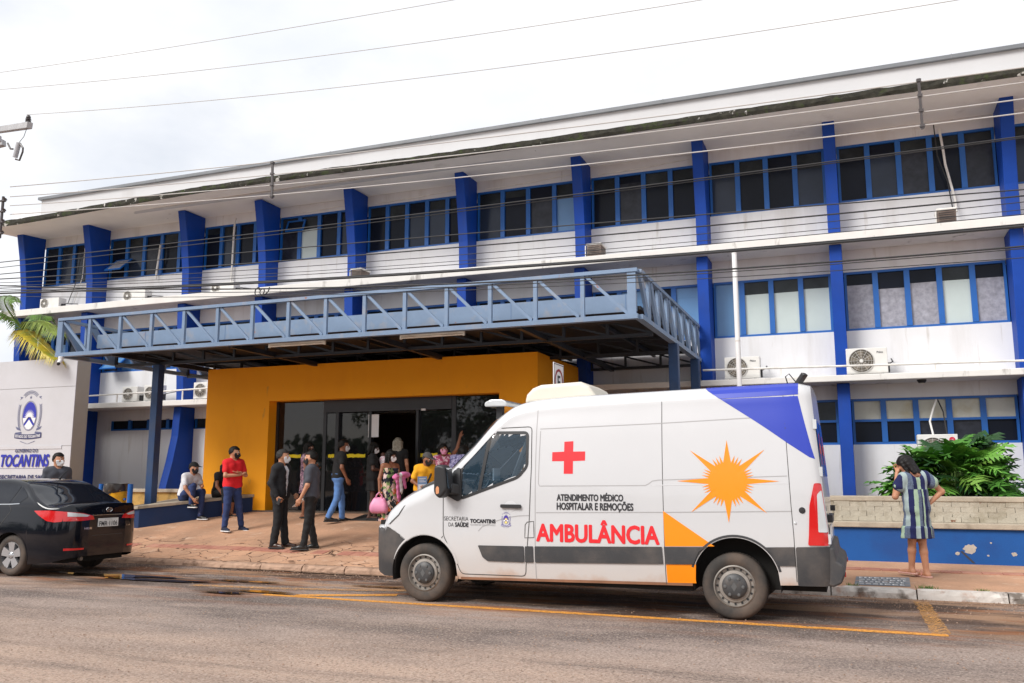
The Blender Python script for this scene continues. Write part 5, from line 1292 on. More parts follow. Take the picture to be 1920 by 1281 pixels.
# cab: seats, dashboard, wheel, partition
m_seat = M('seat_cloth', (.05, .055, .06), .9, .1, 10.); m_dash = M('dash_plastic', (.04, .042, .045), .6)
BX('partition', M('partition_grey', (.32, .34, .36), .7), amb, VX + 1.40, VX + 1.43, VY - .9, VY + .9, .6, 2.3)
BX('cab_floor', m_dash, amb, VX - .3, VX + 1.4, VY - .72, VY + .72, .9, .98)
dsh = MB().prism([(-.15, 1.0), (-.1, 1.38), (.12, 1.47), (.42, 1.44), (.50, 1.30), (.45, 1.0)], VY - .9, VY + .9, 'y'); dsh.v = [(x + VX, y, z) for x, y, z in dsh.v]; dsh.build('dashboard', m_dash, amb, bevel=.02)
for yy in (-.5, .25, .62):
    st_ = MB().prism(rounded([(.85, 1.05), (.82, 1.2), (1.12, 1.2), (1.22, 1.78), (1.32, 1.78), (1.28, 1.05)], .05), VY + yy - .23, VY + yy + .23, 'y'); st_.v = [(x + VX, y, z) for x, y, z in st_.v]
    so = st_.build('seat', m_seat, amb, bevel=.04); BX('headrest', M('headrest_cover', (.5, .52, .54), .8), so, VX + 1.22, VX + 1.31, VY + yy - .13, VY + yy + .13, 1.80, 1.98, bevel=.03)
MB().tube([(VX + .58 + .08 * math.sin(t), VY - .5 + .2 * math.cos(t), 1.47 + .19 * math.sin(t)) for t in [2 * math.pi * k / 24 for k in range(25)]], .016, 7, False).build('steering_wheel', m_black, amb, smooth=True)
MB().bar((VX + 1.30, VY - .84, 1.95), (VX + .95, VY - .5, 1.42), .05, .01).build('seat_belt', M('belt_webbing', (.55, .55, .54), .8), amb)
BX('sun_visor', m_white, amb, VX + .78, VX + .80, VY - .7, VY - .5, 1.45, 1.60)

# ---------------------------------------------------------------- black saloon
car = thing('black_saloon_car', 'black saloon car with red tail lamps parked at the left edge', 'car', (-13.5, 10.71, 0))
KX, KY = -12.1, 10.71
m_blk = M('black_car_paint', (.004, .005, .009), .10, .1, 1., coat=.45, spec=.25)
cs = Shell(hs=[(.15, .93), (.3, .97), (.5, .995), (.62, 1.0), (.82, .985), (.95, .965), (1.08, .93), (1.25, .80), (1.45, .66)],
           w=[(-3.30, .45), (-3.25, .60), (-3.1, .74), (-2.8, .81), (-2.3, .84), (-.3, .845), (.40, .835), (.68, .805), (.83, .755), (.93, .69), (1.0, .61), (1.045, .50), (1.07, .36)],
           prof=[(-3.30, .62), (-3.2, .74), (-2.9, .87), (-2.3, .99), (-2.0, 1.04), (-1.75, 1.14), (-1.3, 1.36), (-1.0, 1.445), (-.5, 1.47), (-.18, 1.445), (.06, 1.385), (.34, 1.24), (.62, 1.10), (.74, 1.065), (.92, 1.062), (.99, 1.085), (1.015, 1.06), (1.07, .90)],
           rad=[(-3.3, .04), (-2.9, .10), (-2., .08), (-1.6, .06), (0, .07), (.5, .06), (.75, .05), (1.07, .05)],
           zb=[(-3.3, .24), (-3., .18), (.3, .18), (.75, .22), (1.07, .30)], arches=[(.0, .31, .345), (-2.50, .31, .345)], shift=[(-3.3, .35), (-1.2, .30), (-.6, 0), (.2, -.12), (1.07, -.10)],
           shear=lambda u, z: 0, X0=KX, YC=KY, crown=.03)
CW1 = rounded([(-.14, 1.085), (-.10, 1.37), (-.60, 1.405), (-.95, 1.385), (-.98, 1.07)], .03)
CWA = rounded([(-1.05, 1.07), (-1.03, 1.37), (-1.35, 1.25), (-1.72, 1.06)], .03)
CW2 = rounded([(-.09, 1.085), (-.06, 1.345), (.17, 1.185), (.07, 1.095)], .02)
def cclass(u, y, z, sgn):
    e = u - (-.12) * (y / .95) ** 2
    if .06 < e < .60 and z > cs.ze(u) + .03 and y < .60 and z > 1.09: return 'rear_window'
    if -1.72 < u - .30 * (y / .95) ** 2 < -1.14 and z > cs.ze(u) + .03 and y < .62: return 'windscreen'
    return 'body'
us = list(np.arange(-3.30, -2.9, .025)) + list(np.arange(-2.9, -2.1, .015)) + list(np.arange(-2.1, -.4, .05)) + list(np.arange(-.4, .4, .015)) + list(np.arange(.4, 1.066, .014)) + [1.07]
m_cglass = M('car_tinted_glass', (.008, .010, .016), .04, .1, spec=.4)
co, crows = shell_mesh(cs, us, cclass, car, {'body': m_blk, 'rear_window': m_cglass, 'windscreen': m_cglass})
cb = co['body']; n = len(crows[0])
for row, nm in ((crows[0], 'front_panel'), (crows[-1], 'boot_panel')):
    mb = MB()
    for k in range(n - 1): mb.add([cs.world(row[k], -1), cs.world(row[k + 1], -1), cs.world(row[k + 1], 1), cs.world(row[k], 1)], [(0, 1, 2, 3)])
    mb.build(nm, m_blk, car, smooth=True)
m_chr = M('chrome', (.7, .71, .72), .12, 0, metal=1.)
for sgn in (-1, 1):
    for poly in (CW1, CW2, CWA): side_patch(cs, 'side_window', poly, .003, m_cglass, car, 0, .06, sgn)
    side_line(cs, 'belt_strip', [(-1.75, 1.055), (-1., 1.06), (-.1, 1.075), (.08, 1.085)], .012, .005, m_chr, car, sgn)
    side_line(cs, 'door_gap', [(-.12, 1.07), (-.05, .98), (-.20, .80), (-.34, .62), (-.42, .30)], .007, .002, m_gap, car, sgn)
    side_line(cs, 'door_gap', [(-1.02, 1.06), (-1.03, .9), (-1.0, .25)], .007, .002, m_gap, car, sgn)
    side_line(cs, 'arch_lip', [(.36 * math.cos(R(t)), .31 + .36 * math.sin(R(t))) for t in range(-10, 191, 8)], .02, .004, m_blk, car, sgn)
    side_patch(cs, 'door_handle', rounded([(-.50, .93), (-.50, .965), (-.32, .965), (-.32, .935)], .012), .03, m_blk, car, .03, .05, sgn)
    tl = side_patch(cs, 'tail_lamp', rounded([(.42, .985), (.70, .99), (.90, .975), (.90, .825), (.80, .815), (.68, .835), (.52, .92)], .02), .008, m_redl, car, .008, .04, sgn)
    # the lamp carries on round the corner on to the boot lid
    def tail_piece(nm, pl, m, off, par):
        V, F, B = patch_mesh(pl, .05); MB().add([cs.rear(sgn * y, z, off) for y, z in V], F).build(nm, m, par)
    tail_piece('tail_lamp', [(.70, .975), (.46, .945), (.30, .90), (.27, .845), (.50, .83), (.70, .83)], m_redl, .008, car)
    tail_piece('clear_segment', [(.66, .965), (.46, .935), (.36, .91), (.40, .89), (.66, .90)], m_lens, .011, tl)
    wheel('wheel', KX, .31, KY + sgn * .80, .31, .19, car, 'alloy', sgn); wheel('wheel', KX - 2.5, .31, KY + sgn * .80, .31, .19, car, 'alloy', sgn)
    for cu, cz, r in cs.ar: MB().lathe([(r + .01, 0), (r + .01, .25), (0, .25)], (KX + cu, KY + (-.80 if sgn < 0 else .55), cz), 'y', 28, -.25, math.pi + .25).build('wheel_well', m_under, car, fix=False)
    tail_piece('bumper_reflector', [(.68, .43), (.42, .425), (.42, .40), (.68, .395)], m_redl, .006, car)
rx = KX + 1.072
MB().tube([(rx + .004, KY + y, .90 + .012 * math.cos(y * 2)) for y in np.linspace(-.30, .30, 14)], .012, 6).build('chrome_strip', m_chr, car, smooth=True)
BX('number_plate', M('plate_grey', (.62, .62, .60), .4, .03), car, rx, rx + .012, KY - .20, KY + .20, .725, .855, bevel=.003)
def rear_text(s, yc, z, m, par, **k):
    a, f = text2d(s, align='CENTER', **k); return MB().add([(cs.rear(yc + p[0], z + p[1], .016)[0], KY + yc + p[0], z + p[1]) for p in a], f).build('lettering', m, par, fix=False)
npo = [o for o in car.children if o.name.startswith('number_plate')][0]
rear_text('FMR·1106', 0, .738, m_vblk, npo, width=.36, height=.075, bold=.02); rear_text('SP - SÃO PAULO', 0, .832, m_vblk, npo, width=.14, height=.012)
rear_text('HB20S', -.38, .70, m_chr, car, width=.13, height=.03, bold=.02); rear_text('1.6', .42, .72, m_chr, car, width=.08, height=.025, bold=.02)
em = MB().tube([(rx + .012, KY + .058 * math.cos(t), .985 + .032 * math.sin(t)) for t in [2 * math.pi * k / 28 for k in range(29)]], .006, 6, False)
em.bar((rx + .012, KY - .03, .965), (rx + .012, KY - .012, 1.005), .006, .012); em.bar((rx + .012, KY + .012, .965), (rx + .012, KY + .03, 1.005), .006, .012); em.bar((rx + .012, KY - .018, .98), (rx + .012, KY + .018, .99), .006, .01)
em.build('emblem', m_chr, car)
MB().add([(rx + .001, KY + y, z) for y, z in ((-.3, .60), (.3, .60), (.3, .605), (-.3, .605))], [(0, 1, 2, 3)]).build('boot_gap', m_gap, car, fix=False)
MB().tube([(KX - .02, KY, 1.46), (KX + .02, KY, 1.50), (KX + .16, KY, 1.62)], [.02, .008, .004], 8).build('aerial', m_black, car, smooth=True)
BX('underbody', m_under, car, KX - 3.0, KX + .85, KY - .55, KY + .55, .2, .6); BX('underbody', m_under, car, KX - 2.1, KX - .38, KY - .72, KY + .72, .17, .4)
MB().tube([(KX + .6, KY - .3, .25), (KX + .9, KY - .3, .25)], .03, 10).build('exhaust', m_rim, car, smooth=True)
# ================================================================ people: signed-distance bodies meshed with surface nets
class G:
    def __init__(s, lo, hi, h):
        s.lo = np.array(lo, np.float32); s.h = h; s.n = np.ceil((np.array(hi) - s.lo) / h).astype(int) + 1
        s.V = np.full(s.n, .3, np.float32); s.ax = [s.lo[i] + h * np.arange(s.n[i], dtype=np.float32) for i in range(3)]
    def blk(s, pts, r):
        pts = np.array(pts); a = np.clip(((pts.min(0) - r - s.lo) / s.h).astype(int), 0, s.n - 1); b = np.clip(((pts.max(0) + r - s.lo) / s.h).astype(int) + 2, 1, s.n)
        sl = tuple(slice(a[i], b[i]) for i in range(3)); return sl, np.meshgrid(*[s.ax[i][sl[i]] for i in range(3)], indexing='ij')
    def mix(s, sl, d, k, sub=False):
        V = s.V[sl]
        if sub: s.V[sl] = np.maximum(V, -d); return
        if k <= 0: s.V[sl] = np.minimum(V, d); return
        h = np.clip(.5 + .5 * (V - d) / k, 0, 1); s.V[sl] = V * (1 - h) + d * h - k * h * (1 - h)
    def cone(s, a, b, r1, r2, k=.03, sub=False, sq=None):
        a = np.array(a, float); b = np.array(b, float); sl, (X, Y, Z) = s.blk([a, b], max(r1, r2) + .08 + k)
        if X.size == 0: return s
        d = b - a; L2 = max(d @ d, 1e-9); t = np.clip(((X - a[0]) * d[0] + (Y - a[1]) * d[1] + (Z - a[2]) * d[2]) / L2, 0, 1)
        qx, qy, qz = X - a[0] - t * d[0], Y - a[1] - t * d[1], Z - a[2] - t * d[2]
        if sq: qx = qx / sq[0]; qy = qy / sq[1]; qz = qz / sq[2]
        s.mix(sl, np.sqrt(qx * qx + qy * qy + qz * qz) - (r1 + (r2 - r1) * t), k, sub); return s
    def ell(s, c, r, k=.02, sub=False):
        sl, (X, Y, Z) = s.blk([c], max(r) + .06 + k)
        if X.size == 0: return s
        d = (np.sqrt(((X - c[0]) / r[0]) ** 2 + ((Y - c[1]) / r[1]) ** 2 + ((Z - c[2]) / r[2]) ** 2) - 1) * min(r); s.mix(sl, d, k, sub); return s
    def grid(s): return np.meshgrid(*s.ax, indexing='ij')
    def cut(s, f): X, Y, Z = s.grid(); s.V = np.maximum(s.V, f(X, Y, Z).astype(np.float32)); return s
    def wrinkle(s, amp, f=26.):
        X, Y, Z = s.grid(); s.V = s.V + amp * (np.sin(f * Z + f * .5 * X + 3 * Y) * np.sin(f * .55 * X - f * .45 * Y + f * .3 * Z) + .5 * np.sin(f * 1.9 * Z - f * .8 * Y + 1.)).astype(np.float32); return s
    def net(s):
        V = s.V; n = s.n; ins = V < 0; c = n - 1
        cnt = np.zeros(c, np.float32); P = np.zeros((3,) + tuple(c), np.float32)
        off = [(i, j, k) for i in (0, 1) for j in (0, 1) for k in (0, 1)]
        sub = lambda A, o: A[o[0]:o[0] + c[0], o[1]:o[1] + c[1], o[2]:o[2] + c[2]]
        for a in off:
            for ax in range(3):
                if a[ax]: continue
                b = list(a); b[ax] = 1; va, vb = sub(V, a), sub(V, b); m = (va < 0) != (vb < 0)
                t = np.where(m, va / np.where(m, va - vb, 1), 0)
                for q in range(3): P[q] += np.where(m, a[q] + (t if q == ax else 0), 0)
                cnt += m
        act = cnt > 0; idx = np.full(c, -1, np.int64); idx[act] = np.arange(act.sum()); I = np.argwhere(act)
        v = s.lo + s.h * (I + (P[:, act] / cnt[act]).T)
        F = []
        for ax in range(3):
            o1, o2 = [(1, 2), (2, 0), (0, 1)][ax]
            sa = [slice(1, n[q] - 1) for q in range(3)]; sa[ax] = slice(0, n[ax] - 1); sb = list(sa); sb[ax] = slice(1, n[ax])
            A, B_ = ins[tuple(sa)], ins[tuple(sb)]; e = np.argwhere(A != B_)
            if len(e) == 0: continue
            base = e + np.array([0 if q == ax else 1 for q in range(3)]); flip = ~A[tuple(e.T)]
            def cell(d1, d2): q = base.copy(); q[:, o1] -= d1; q[:, o2] -= d2; return idx[tuple(q.T)]
            quad = np.stack([cell(1, 1), cell(0, 1), cell(0, 0), cell(1, 0)], 1); quad[flip] = quad[flip][:, ::-1]; F.append(quad)
        return v, np.concatenate(F) if F else np.zeros((0, 4), int)
def np_mesh(name, chunks, mats):
    """chunks: list of (verts, faces, material index or array)"""
    V = []; F = []; MI = []; k = 0
    for v, f, mi in chunks:
        V.append(np.asarray(v)); F += [tuple(int(i) + k for i in q) for q in f]; MI += list(mi) if hasattr(mi, '__len__') else [mi] * len(f); k += len(v)
    me = bpy.data.meshes.new(name); me.from_pydata(np.concatenate(V).tolist(), [], F)
    for m in mats: me.materials.append(m)
    me.polygons.foreach_set('material_index', MI); me.polygons.foreach_set('use_smooth', [True] * len(F)); me.update(); return me
# ---- canonical head (faces +x, centre of skull at origin)
def head_sdf(h=.0065, infl=0., lo=(-.16, -.12, -.21), hi=(.16, .12, .17)):
    g = G(lo, hi, h)
    g.ell((-.012, 0, .022), (.100 + infl, .077 + infl, .098 + infl), 0)
    g.cone((.022, 0, -.03), (.048, 0, -.082), .060 + infl, .036 + infl, .03)
    for s in (-1, 1): g.cone((.01, s * .040, -.02), (.035, s * .022, -.078), .038 + infl, .026 + infl, .03)
    return g
_g = head_sdf()
_g.cone((.086, 0, .022), (.106, 0, -.022), .009, .015, .012); _g.cone((.094, 0, -.026), (.092, 0, -.026), .017, .017, .01)
for s in (-1, 1):
    _g.ell((.094, s * .032, .016), (.014, .019, .012), 0, True); _g.cone((.082, s * .016, .034), (.072, s * .048, .034), .009, .007, .012)
    _g.ell((-.012, s * .079, .0), (.024, .010, .034), .006); _g.ell((.070, s * .040, -.02), (.02, .02, .018), .02)
_g.cone((.083, -.018, -.052), (.083, .018, -.052), .008, .008, .01); _g.cone((.081, -.014, -.063), (.081, .014, -.063), .008, .008, .008)
_g.cone((-.02, 0, -.06), (-.035, 0, -.20), .054, .058, .03)
HEAD = _g.net()
def ball(c, r, n=8):
    m = MB().lathe([(r * math.sin(math.pi * k / 6), -r * math.cos(math.pi * k / 6)) for k in range(7)], c, 'z', n); return np.array(m.v), m.f
EYES = []
for s in (-1, 1):
    EYES.append((*ball((.079, s * .032, .016), .0125), 1)); EYES.append((*ball((.0865, s * .032, .016), .0065), 2))
    bx = MB().tube([(.090, s * .015, .036), (.088, s * .032, .041), (.076, s * .050, .036)], .0045, 6); EYES.append((np.array(bx.v), bx.f, 2))
lp = MB().tube([(.086, -.022, -.056), (.092, 0, -.055), (.086, .022, -.056)], .005, 6); EYES.append((np.array(lp.v), lp.f, 3))
def hair_mesh(style):
    g = head_sdf(.0075, .014, (-.17, -.13, -.34), (.15, .13, .17))
    if style == 'short':
        g.cut(lambda X, Y, Z: -(Z - (.052 + .0 * X)) * (X > .03) + -(Z - (.035 - .75 * (.03 - X) * (X < .03))) * (X <= .03) if False else np.where(X > .0, (.062 - .1 * (X > .06)) * 0 + .060 - Z, .010 + .55 * (X + .0) - Z))
    elif style == 'buzz':
        g.cut(lambda X, Y, Z: np.where(X > .0, .064 - Z, .012 + .55 * X - Z) + .004)
    else:
        g.cut(lambda X, Y, Z: np.where(X > .02, .066 - Z - .6 * np.abs(Y), -.16 - Z))
        ln = {'bob': .15, 'long': .27}[style]
        for s in (-1, -.4, .4, 1): g.cone((-.06, s * .062, .02), (-.085, s * .075, -ln), .045, .028, .03)
        for s in (-1, 1): g.cone((.0, s * .085, .03), (-.02, s * .095, -ln * .85), .026, .018, .02)
    g.wrinkle(.0022, 70.); return g.net()
HAIR = {}
def mask_mesh():
    g = head_sdf(.006, .010, (-.02, -.12, -.16), (.16, .12, .06)); g.cone((.09, 0, -.01), (.098, 0, -.05), .022, .028, .03)
    g.cut(lambda X, Y, Z: np.maximum.reduce([Z + .004 - .10 * np.abs(Y) * 0 - .0, -.112 - Z, .022 + .25 * np.abs(Z + .05) - X])); return g.net()
MASKM = mask_mesh()
def cap_mesh():
    g = head_sdf(.0065, .020, (-.16, -.13, -.02), (.26, .13, .18)); g.cut(lambda X, Y, Z: .045 + .10 * (X + .02) * 0 - Z)
    g.cone((.07, -.035, .052), (.155, -.03, .046), .050, .045, .01, sq=(1, 1, .16)); g.cone((.07, .035, .052), (.155, .03, .046), .050, .045, .01, sq=(1, 1, .16)); return g.net()
CAPM = cap_mesh()
# ---- canonical left hand: wrist at origin, fingers along -z, thumb to +x, palm to -y
def hand_mesh(curl):
    g = G((-.08, -.09, -.21), (.09, .05, .03), .0055); g.cone((0, 0, .02), (0, 0, -.02), .024, .024, .01)
    for i, (x, l) in enumerate(((.030, .070), (.010, .080), (-.010, .074), (-.029, .058))):
        k = np.array([x, 0, -.092 + .006 * abs(i - 1)]); g.cone((x * .6, 0, -.02), k, .015, .012, .014)
        a1 = curl * .7 + .05 * i; a2 = curl * 1.7 + .05 * i
        m = k + l * .5 * np.array([0, -math.sin(a1), -math.cos(a1)]); t = m + l * .5 * np.array([0, -math.sin(a2), -math.cos(a2)])
        g.cone(k, m, .0098, .0088, .003); g.cone(m, t, .0088, .0072, .002)
    g.cone((.018, -.004, -.03), (.047, -.014, -.062), .014, .011, .01); g.cone((.047, -.014, -.062), (.052, -.030 - .02 * curl, -.092), .0105, .0085, .003)
    return g.net()
HANDS = {'relax': hand_mesh(.35), 'grip': hand_mesh(1.15), 'flat': hand_mesh(.08)}
def rot_to(a, b):
    a = Vector(a).normalized(); b = Vector(b).normalized(); return np.array(a.rotation_difference(b).to_matrix())
DEF = dict(pel=(0, 0, .94), neck=(0, 0, 1.43), head=(.025, 0, 1.575), shL=(0, .175, 1.375), elL=(-.03, .225, 1.10), wrL=(.05, .235, .87), shR=(0, -.175, 1.375), elR=(-.03, -.225, 1.10), wrR=(.05, -.235, .87),
           hipL=(0, .085, .90), knL=(.02, .095, .49), anL=(-.02, .10, .085), hipR=(0, -.085, .90), knR=(.02, -.095, .49), anR=(-.02, -.10, .085))
m_eye = M('eye_white', (.7, .68, .65), .3, 0); m_iris = M('brow_black', (.012, .010, .009), .6, 0); m_lip = M('lip', (.30, .11, .09), .5, 0)
m_maskw = M('mask_white', (.78, .79, .80), .8, .03, 20.); m_maskb = M('mask_black', (.015, .015, .017), .8, .1, 20.); m_maskp = M('mask_pink', srgb(220, 150, 180), .8, .25, 60.)
m_hair = M('hair_black', (.008, .007, .006), .6, .3, 60., spec=.2); m_hairg = M('hair_greying', (.028, .026, .024), .65, .5, 60., spec=.2); m_hairb = M('hair_blond_grey', (.30, .27, .21), .5, .35, 40.)
skinA = M('skin_tan', srgb(188, 134, 104), .55, .06, 12.); skinB = M('skin_brown', srgb(140, 90, 64), .55, .08, 12.); skinC = M('skin_dark', srgb(84, 54, 42), .55, .08, 12.)
def torso(g, J, e, k=.05, wm=1.0):
    pel, nk = np.array(J['pel']), np.array(J['neck']); lat = np.array(J['shL']) - np.array(J['shR']); lat /= np.linalg.norm(lat); lh = np.array(J['hipL']) - np.array(J['hipR']); lh /= np.linalg.norm(lh)
    for s in (-1, 1):
        p0 = pel + s * .070 * lh; p1 = pel + .36 * (nk - pel) + s * .058 * lat; p2 = pel + .76 * (nk - pel) + s * .080 * lat; sh = np.array(J['shL' if s > 0 else 'shR'])
        g.cone(p0, p1, .112 * wm + e, .100 * wm + e, k); g.cone(p1, p2, .100 * wm + e, .108 + e, k); g.cone(p2, sh * .75 + nk * .25 - np.array([0, 0, .03]), .095 + e, .055 + e, k); g.cone(sh, nk + np.array([0, 0, -.02]), .050 + e, .046 + e, k)
def person(label, loc, rz, H, skin, J=None, top=None, bottom=None, dress=None, shoes=None, hair=('short', None), mask=None, cap=None, headrot=(0, 0, 0), hands=('relax', 'relax'), jacket=None, group=None, girth=1., h=.0135, extra=None):
    t = thing('person', label, 'person', loc, group, rz); s = H / 1.70
    K = dict(DEF); K.update(J or {}); K = {k: np.array(v, float) for k, v in K.items()}
    lo = np.min(list(K.values()), 0) - .24; hi = np.max(list(K.values()), 0) + .24; lo[2] = min(lo[2], -.02)
    def fin(name, chunks, mats):
        ch = [(np.asarray(v) * s, f, m) for v, f, m in chunks]; o = link(name, np_mesh(name, ch, mats), t, local=True); return o
    # body
    g = G(lo, hi, h); torso(g, K, 0, wm=girth)
    for S in 'LR':
        g.cone(K['hip' + S], K['kn' + S], .082 * girth, .054, .03); mid = K['kn' + S] * .65 + K['an' + S] * .35
        g.cone(K['kn' + S], mid, .052, .054, .02); g.cone(mid, K['an' + S], .054, .037, .02)
        g.cone(K['sh' + S], K['el' + S], .050, .040, .03); g.cone(K['el' + S], K['wr' + S], .040, .027, .02)
        a = K['an' + S]; fd = K.get('toe' + S, a + np.array([.17, .02 if S == 'L' else -.02, 0])); fd = np.array([fd[0], fd[1], max(a[2] - .055, .028)]) if 'toe' + S not in K else fd
        g.cone(a + np.array([-.03, 0, -.05]), a, .034, .036, .02); g.cone(a + np.array([-.02, 0, -.045]), fd, .036, .026, .02, sq=(1, 1.1, .9))
    g.cone(K['neck'] - np.array([0, 0, .03]), K['head'] - np.array([.03, 0, .11]), .056, .053, .03)
    Rm = np.array((Matrix.Rotation(headrot[0], 3, 'Z') @ Matrix.Rotation(headrot[1], 3, 'Y') @ Matrix.Rotation(headrot[2], 3, 'X')))
    hp = lambda v: np.asarray(v) @ Rm.T * 1.03 + K['head']
    ch = [(*g.net(), 0), (hp(HEAD[0]), HEAD[1], 0)] + [(hp(v), f, m) for v, f, m in EYES]
    for S, st_ in zip('LR', hands):
        v, f = HANDS[st_]; v = v.copy()
        if S == 'R': v[:, 1] *= -1; f = f[:, ::-1]
        d = K['hd' + S] if 'hd' + S in K else K['wr' + S] - K['el' + S]; ch.append((v @ rot_to((0, 0, -1), d).T + K['wr' + S], f, 0))
    fin('body', ch, [skin, m_eye, m_iris, m_lip])
    # garments
    def sleeves(g, frac, r1, r2, k=.02):
        for S in 'LR':
            a, b, c = K['sh' + S], K['el' + S], K['wr' + S]
            if frac <= 1: g.cone(a, a + (b - a) * frac, r1, r2, k)
            else: g.cone(a, b, r1, lerp(r1, r2, .5), k); g.cone(b, b + (c - b) * (frac - 1), lerp(r1, r2, .5), r2, k)
    def garment(name, m, e, hem, frac, r1=.064, r2=.060, amp=.0035, opened=False):
        g = G(lo, hi, h); torso(g, K, e, wm=girth); sleeves(g, frac, r1, r2); ax_ = K['neck'] - K['pel']
        pz = K['pel']
        g.cut(lambda X, Y, Z: (hem - ((X - pz[0]) * ax_[0] + (Y - pz[1]) * ax_[1] + (Z - pz[2]) * ax_[2]) / np.linalg.norm(ax_)) if hem is not None else X * 0 - 1)
        g.ell(K['neck'] + np.array([.035, 0, .03]), (.075, .062, .055), 0, True)
        if opened:
            for t0 in np.linspace(0, 1, 9): p = K['pel'] + (K['neck'] - K['pel']) * t0; g.ell(p + np.array([.16, -.015, -.02]), (.11, .030 + .055 * t0 ** 1.5, .09), 0, True)
        g.wrinkle(amp); return fin(name, [(*g.net(), 0)], [m])
    if top: garment(top.get('name', 'shirt'), top['m'], top.get('e', .014), top.get('hem', -.07), top.get('frac', .62), top.get('r1', .066), top.get('r2', .064))
    if jacket: garment('jacket', jacket, .030, -.20, 1.93, .076, .046, .004, True)
    if bottom:
        g = G(lo, hi, h); pel = K['pel']; lh = (K['hipL'] - K['hipR']) / np.linalg.norm(K['hipL'] - K['hipR'])
        for q in (-1, 1): g.cone(pel + q * .07 * lh + np.array([0, 0, .06]), pel + q * .07 * lh + np.array([0, 0, -.04]), .122 * girth, .118 * girth, .05)
        up = K['neck'] - pel; up = up / np.linalg.norm(up)
        g.cut(lambda X, Y, Z: ((X - pel[0]) * up[0] + (Y - pel[1]) * up[1] + (Z - pel[2]) * up[2]) - .05)
        for S in 'LR':
            w1, w2, w3 = bottom.get('w', (.096, .070, .058)); fr = bottom.get('frac', .96)
            g.cone(K['hip' + S], K['kn' + S], w1 * girth, w2, .03)
            if fr > 0: g.cone(K['kn' + S], K['kn' + S] + (K['an' + S] - K['kn' + S]) * fr, w2, w3, .02)
        g.wrinkle(.004, 30.)
        fin(bottom.get('name', 'trousers'), [(*g.net(), 0)], [bottom['m']])
    if dress:
        hh = dress.get('h', h); g = G(lo, hi, hh); torso(g, K, .016, wm=girth)
        if dress.get('frac', 0): sleeves(g, dress['frac'], dress.get('r1', .07), dress.get('r2', .078))
        hem, wz = dress['hem'], K['pel'][2] + .16; X, Y, Z = g.grid(); tt = np.clip((wz - Z) / (wz - hem), 0, 1)
        cx_ = K['pel'][0] * (1 - tt) + (K['knL'][0] + K['knR'][0]) / 2 * tt; cy_ = K['pel'][1] * (1 - tt); th = np.arctan2((Y - cy_), (X - cx_)); fl = dress.get('flare', .20)
        rad = .125 * girth + (fl - .125) * tt ** .8 + .014 * tt * np.sin(9 * th + 2 * Z) + dress.get('ruffle', 0) * np.clip((hem + .17 - Z) / .02, 0, 1)
        rho = np.sqrt(((X - cx_) / .88) ** 2 + ((Y - cy_) / 1.12) ** 2); d = np.maximum(np.maximum((rho - rad) * .85, Z - wz), hem - Z)
        k_ = .03; hmx = np.clip(.5 + .5 * (g.V - d) / k_, 0, 1); g.V = (g.V * (1 - hmx) + d * hmx - k_ * hmx * (1 - hmx)).astype(np.float32)
        g.V = np.maximum(g.V, hem - Z).astype(np.float32)
        nb = dress.get('neckline', ((.05, 0, .0), (.10, .085, .10))); g.ell(K['neck'] + np.array(nb[0]), nb[1], 0, True); g.wrinkle(.003)
        if dress.get('strap'): g.cut(lambda X, Y, Z: Z - (K['neck'][2] - .10)) 
        v, f = g.net(); mi = 0
        if 'stripes' in dress:
            c = v[f].mean(1); seq = dress['stripes']; a = np.arctan2(c[:, 1] - 0, c[:, 0]); n_ = len(seq)
            flat_ = np.where(c[:, 2] > wz + .10, c[:, 1] / .062, a / (2 * math.pi) * 17); sh_ = np.where(c[:, 2] < hem + .17, 3, np.where(c[:, 2] > wz + .1, 1, 0))
            mi = np.array([seq[int(q) % n_] for q in np.floor(flat_ + 40) + sh_])
        fin('dress', [(v, f, mi)], dress['m'] if isinstance(dress['m'], list) else [dress['m']])
        if dress.get('strap'):
            for q in (-1, 1): fin('strap', [(np.array((mb_ := MB().tube([(.085, q * .07, K['neck'][2] - .11), (.05, q * .085, K['neck'][2] - .03), (-.02, q * .088, K['neck'][2] - .02), (-.085, q * .08, K['neck'][2] - .11)], .010, 6)).v), mb_.f, 0)], [m_white])
    if shoes:
        for S in 'LR':
            a = K['an' + S]; yd = .02 if S == 'L' else -.02; g = G(a + [-.12, -.1, -.10], a + [.26, .1, .10], .0085); z0 = a[2] - .055
            if shoes[0] != 'sandal':
                g.cone(a + np.array([-.035, 0, -.045]), a + np.array([.06, yd * .3, -.035]), .043, .042, .02); g.cone(a + np.array([.05, yd * .3, -.045]), a + np.array([.175, yd, -.052]), .042, .034, .03); g.cone(a + np.array([-.015, 0, .0]), a + np.array([0, 0, -.03]), .046, .046, .02)
                g.cut(lambda X, Y, Z: np.maximum(a[2] - .085 - Z, Z - a[2] - .02)); o = fin('shoe', [(*g.net(), 0)], [shoes[1]])
            g = G(a + [-.12, -.1, -.12], a + [.27, .1, .02], .0075)
            g.cone(a + np.array([-.045, 0, -.076]), a + np.array([.185, yd, -.076]), .047, .042, .0, sq=(1, 1, 1)); g.cut(lambda X, Y, Z: np.maximum(a[2] - .086 - Z, Z - a[2] + .062)); fin('sole', [(*g.net(), 0)], [shoes[2]])
            if shoes[0] == 'sandal':
                mb = MB().tube([tuple(a + np.array([.05, -.045, -.055])), tuple(a + np.array([.10, 0, -.022])), tuple(a + np.array([.05, .045, -.055]))], .007, 6); fin('sandal_strap', [(np.array(mb.v), mb.f, 0)], [shoes[1]])
